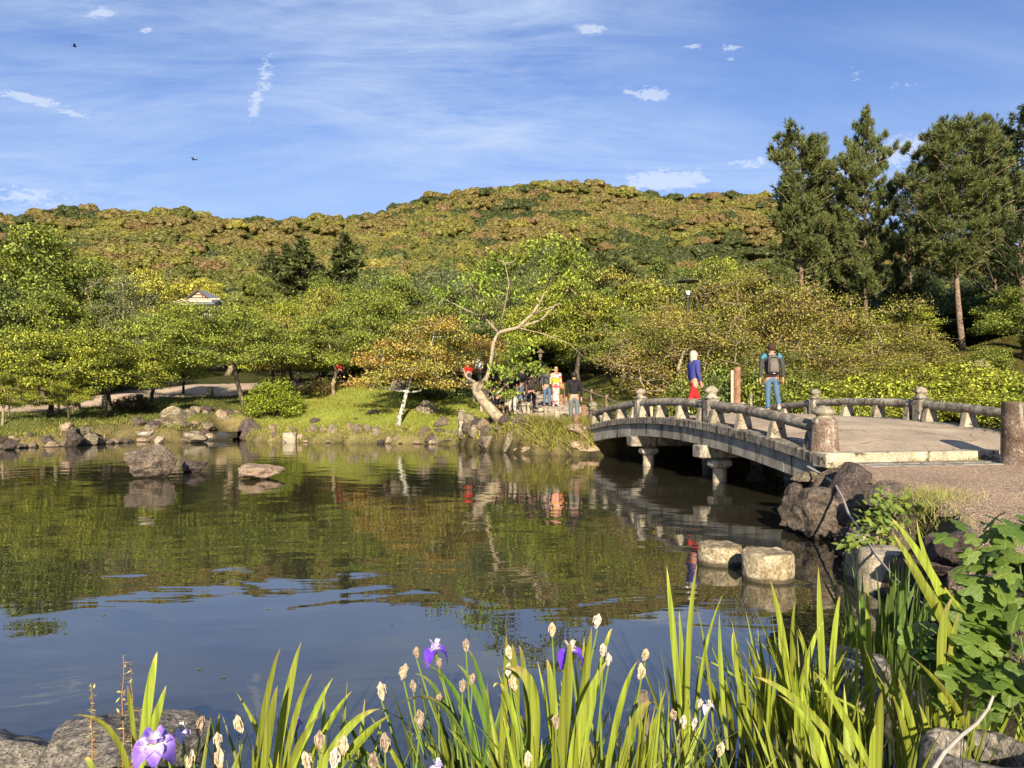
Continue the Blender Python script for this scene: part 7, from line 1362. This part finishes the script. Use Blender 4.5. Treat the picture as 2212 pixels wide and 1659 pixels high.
def leafy(label, centers, root, size, meshes, stemmat, n_per, cat='plant', name='leafy_plant', up=.9):
    t_ = thing(name, label, cat, root); o_ = Vector(root)
    for c_, r_ in centers:
        c_ = Vector(c_)-o_; obj('stem', MB().tube(bez((random.uniform(-.05, .05), random.uniform(-.05, .05), 0), c_, .08, 5), [.007, .006, .005, .004, .003, .002], 5), stemmat, t_)
        for k in range(n_per):
            q = Vector((rng.normal(), rng.normal(), rng.normal()*.7))*r_*.55+c_; az = rng.random()*6.283; s_ = size*rng.uniform(.6, 1.2)
            o = bpy.data.objects.new('leaf', meshes[int(rng.integers(len(meshes)))]); S.collection.objects.link(o); o.parent = t_; o.location = q; o.scale = (s_,)*3
            nrm = (Vector((rng.normal()*.5, rng.normal()*.5-.55, up))).normalized(); o.rotation_euler = (nrm.to_track_quat('Z', 'Y').to_matrix() @ Matrix.Rotation(az, 3, 'Z')).to_euler()
    return t_
leafy('tall plant with large lobed green leaves at the right edge', [((*W(x_, y_, d_),), r_) for x_, y_, d_, r_ in [(2140, 1195, 3.5, .14), (2195, 1160, 3.6, .14), (2120, 1260, 3.4, .13), (2180, 1250, 3.4, .16), (2090, 1320, 3.4, .12), (2150, 1330, 3.3, .15), (2205, 1320, 3.3, .15), (2120, 1400, 3.2, .14), (2190, 1410, 3.2, .16), (2160, 1480, 3.1, .14), (2215, 1480, 3.1, .14)]],
      (2.35, 3.35, .15), .085, LL, STEM, 13, name='lobed_leaf_plant')
leafy('lower lobed-leaf plant overhanging the water right of the irises', [((*W(x_, y_, d_),), r_) for x_, y_, d_, r_ in [(2030, 1400, 3.4, .10), (2000, 1370, 3.5, .10), (2060, 1460, 3.3, .11), (2030, 1450, 3.4, .1)]], (2.05, 3.5, .05), .075, LL, STEM, 8, name='lobed_leaf_plant')
leafy('trailing glossy-leaved camellia growing over the bank rocks', [((*W(x_, y_, d_),), r_) for x_, y_, d_, r_ in [(1905, 1075, 8.2, .15), (1890, 1100, 8.1, .17), (1925, 1095, 8.2, .16), (1880, 1130, 8.0, .16), (1905, 1150, 7.9, .16), (1895, 1175, 7.9, .14), (1915, 1125, 8.0, .15), (1855, 1168, 7.8, .12), (1835, 1175, 7.8, .07), (1945, 1110, 8.2, .14), (1965, 1085, 8.4, .14)]],
      (WX(1915, 8.3), 8.4, .45), .085, [OV], STEM, 24, name='camellia')
blades('roadside_grass', [(p.x+rng.normal()*.16, p.y+rng.normal()*.2, gh(p.x, p.y)+.0) for p in [W(1985+60*rng.random(), 1130, 7.8+1.1*rng.random()) for _ in range(900)]], .14, .005, 60, (0.23, 0.26, 0.05), (0.34, 0.29, 0.10), .55, 'dry light green grass tuft at the gravel edge above the camellia', 'grass')
blades('roadside_grass', [(*(Bz(-0.44-abs(rng.normal())*.02, 1.2+1.9*rng.random(), 0))[:2], 0.80) for _ in range(140)], .07, .008, 61, (0.17, 0.20, 0.03), (0.3, 0.24, 0.06), .6, 'small weeds in the joint below the kerb', 'weeds')
EDG = [(4.0, 6.0), (4.3, 7.5), (4.7, 9.5), (4.9, 11.5), (5.2, 12.4)]
blades('roadside_grass', [(EDG[k][0]+(EDG[k+1][0]-EDG[k][0])*f+rng.normal()*.10, EDG[k][1]+(EDG[k+1][1]-EDG[k][1])*f, 0.72) for k in range(4) for f in rng.random(55)], .12, .007, 62, (0.19, 0.20, 0.04), (0.3, 0.25, 0.08), .7, 'sparse grass along the gravel edge', 'grass')
# grey bent twig lying from the rocks to the water, and the pale root in the corner
pts = [W(*a) for a in [(1745, 1008, 11.9), (1770, 1022, 11.6), (1803, 1044, 10.4), (1822, 1080, 9.6), (1833, 1110, 9.2), (1862, 1150, 8.4), (1892, 1200, 7.2), (1930, 1245, 6.6), (1975, 1290, 6.0), (2035, 1335, 5.4)]]
tag(obj('bare_twig', MB().tube(pts, [.018, .018, .017, .016, .015, .013, .011, .009, .007, .005], 6), plain('grey_twig', (.30, .26, .22), .8, 30)), 'long grey bare twig trailing from the bridge corner rocks toward the irises', 'twig')
pts = [W(*a) for a in [(2005, 1680, 2.6), (2040, 1625, 2.7), (2075, 1590, 2.8), (2110, 1563, 2.9), (2135, 1530, 3.0), (2155, 1480, 3.05), (2180, 1450, 3.1)]]
tag(obj('bare_branch', MB().tube(pts, [.008, .0075, .007, .007, .006, .004, .002], 8), plain('pale_branch', (.34, .31, .26), .7, 30)), 'pale bare branch curving up beside the hollow stone ring', 'branch')
# floating leaves
for i, (xd, yd) in enumerate([(221, 1331), (146, 1369), (490, 1462), (432, 1443), (575, 1315), (1280, 1400)]):
    d = EYE*F/(yd-860); o = bpy.data.objects.new('floating_leaf', OV); S.collection.objects.link(o); o.location = (WX(xd, d), d, .006); o.scale = (.04, .05, .02); o.rotation_euler = (0, 0, i*1.1)
    tag(o, ['small curled leaf afloat below the left hill reflection', 'small leaf afloat nearest the left edge', 'dark leaf afloat in the open sky reflection', 'tiny leaf afloat left of the other open-water leaf', 'leaf afloat at the edge of the hill reflection', 'leaf afloat among the reflected pines'][i], 'leaf')
# unseen tree added behind the viewer to throw shade on the gravel
T(BROAD[1], 'broadleaf_tree', 'unseen small tree added behind and right of the view for its shade', 'tree', 1106, 0.0001, 860, C_GREEN, C_MID, H0=7.8) if False else make_tree('broadleaf_tree', 'unseen small leafy tree added behind the view to cast shade on the path', 'tree', BROAD[1][0], BROAD[1][1], BARK_D, C_GREEN, C_MID, (7.0, 0.4, 0.6), 0.4, (.34, .34, .36))
bollard(7.15, 7.3, 'unseen stone bollard added just outside the right edge for its shadow', .2, .9)  # out of view, added so that its shadow crosses the gravel

# turn the skinned limbs into plain meshes
bpy.context.view_layer.update(); dg = bpy.context.evaluated_depsgraph_get()
done = [(o, bpy.data.meshes.new_from_object(o.evaluated_get(dg))) for o in skin_jobs]
for o, me in done:
    o.modifiers.clear(); o.data = me; me.polygons.foreach_set('use_smooth', [True]*len(me.polygons))
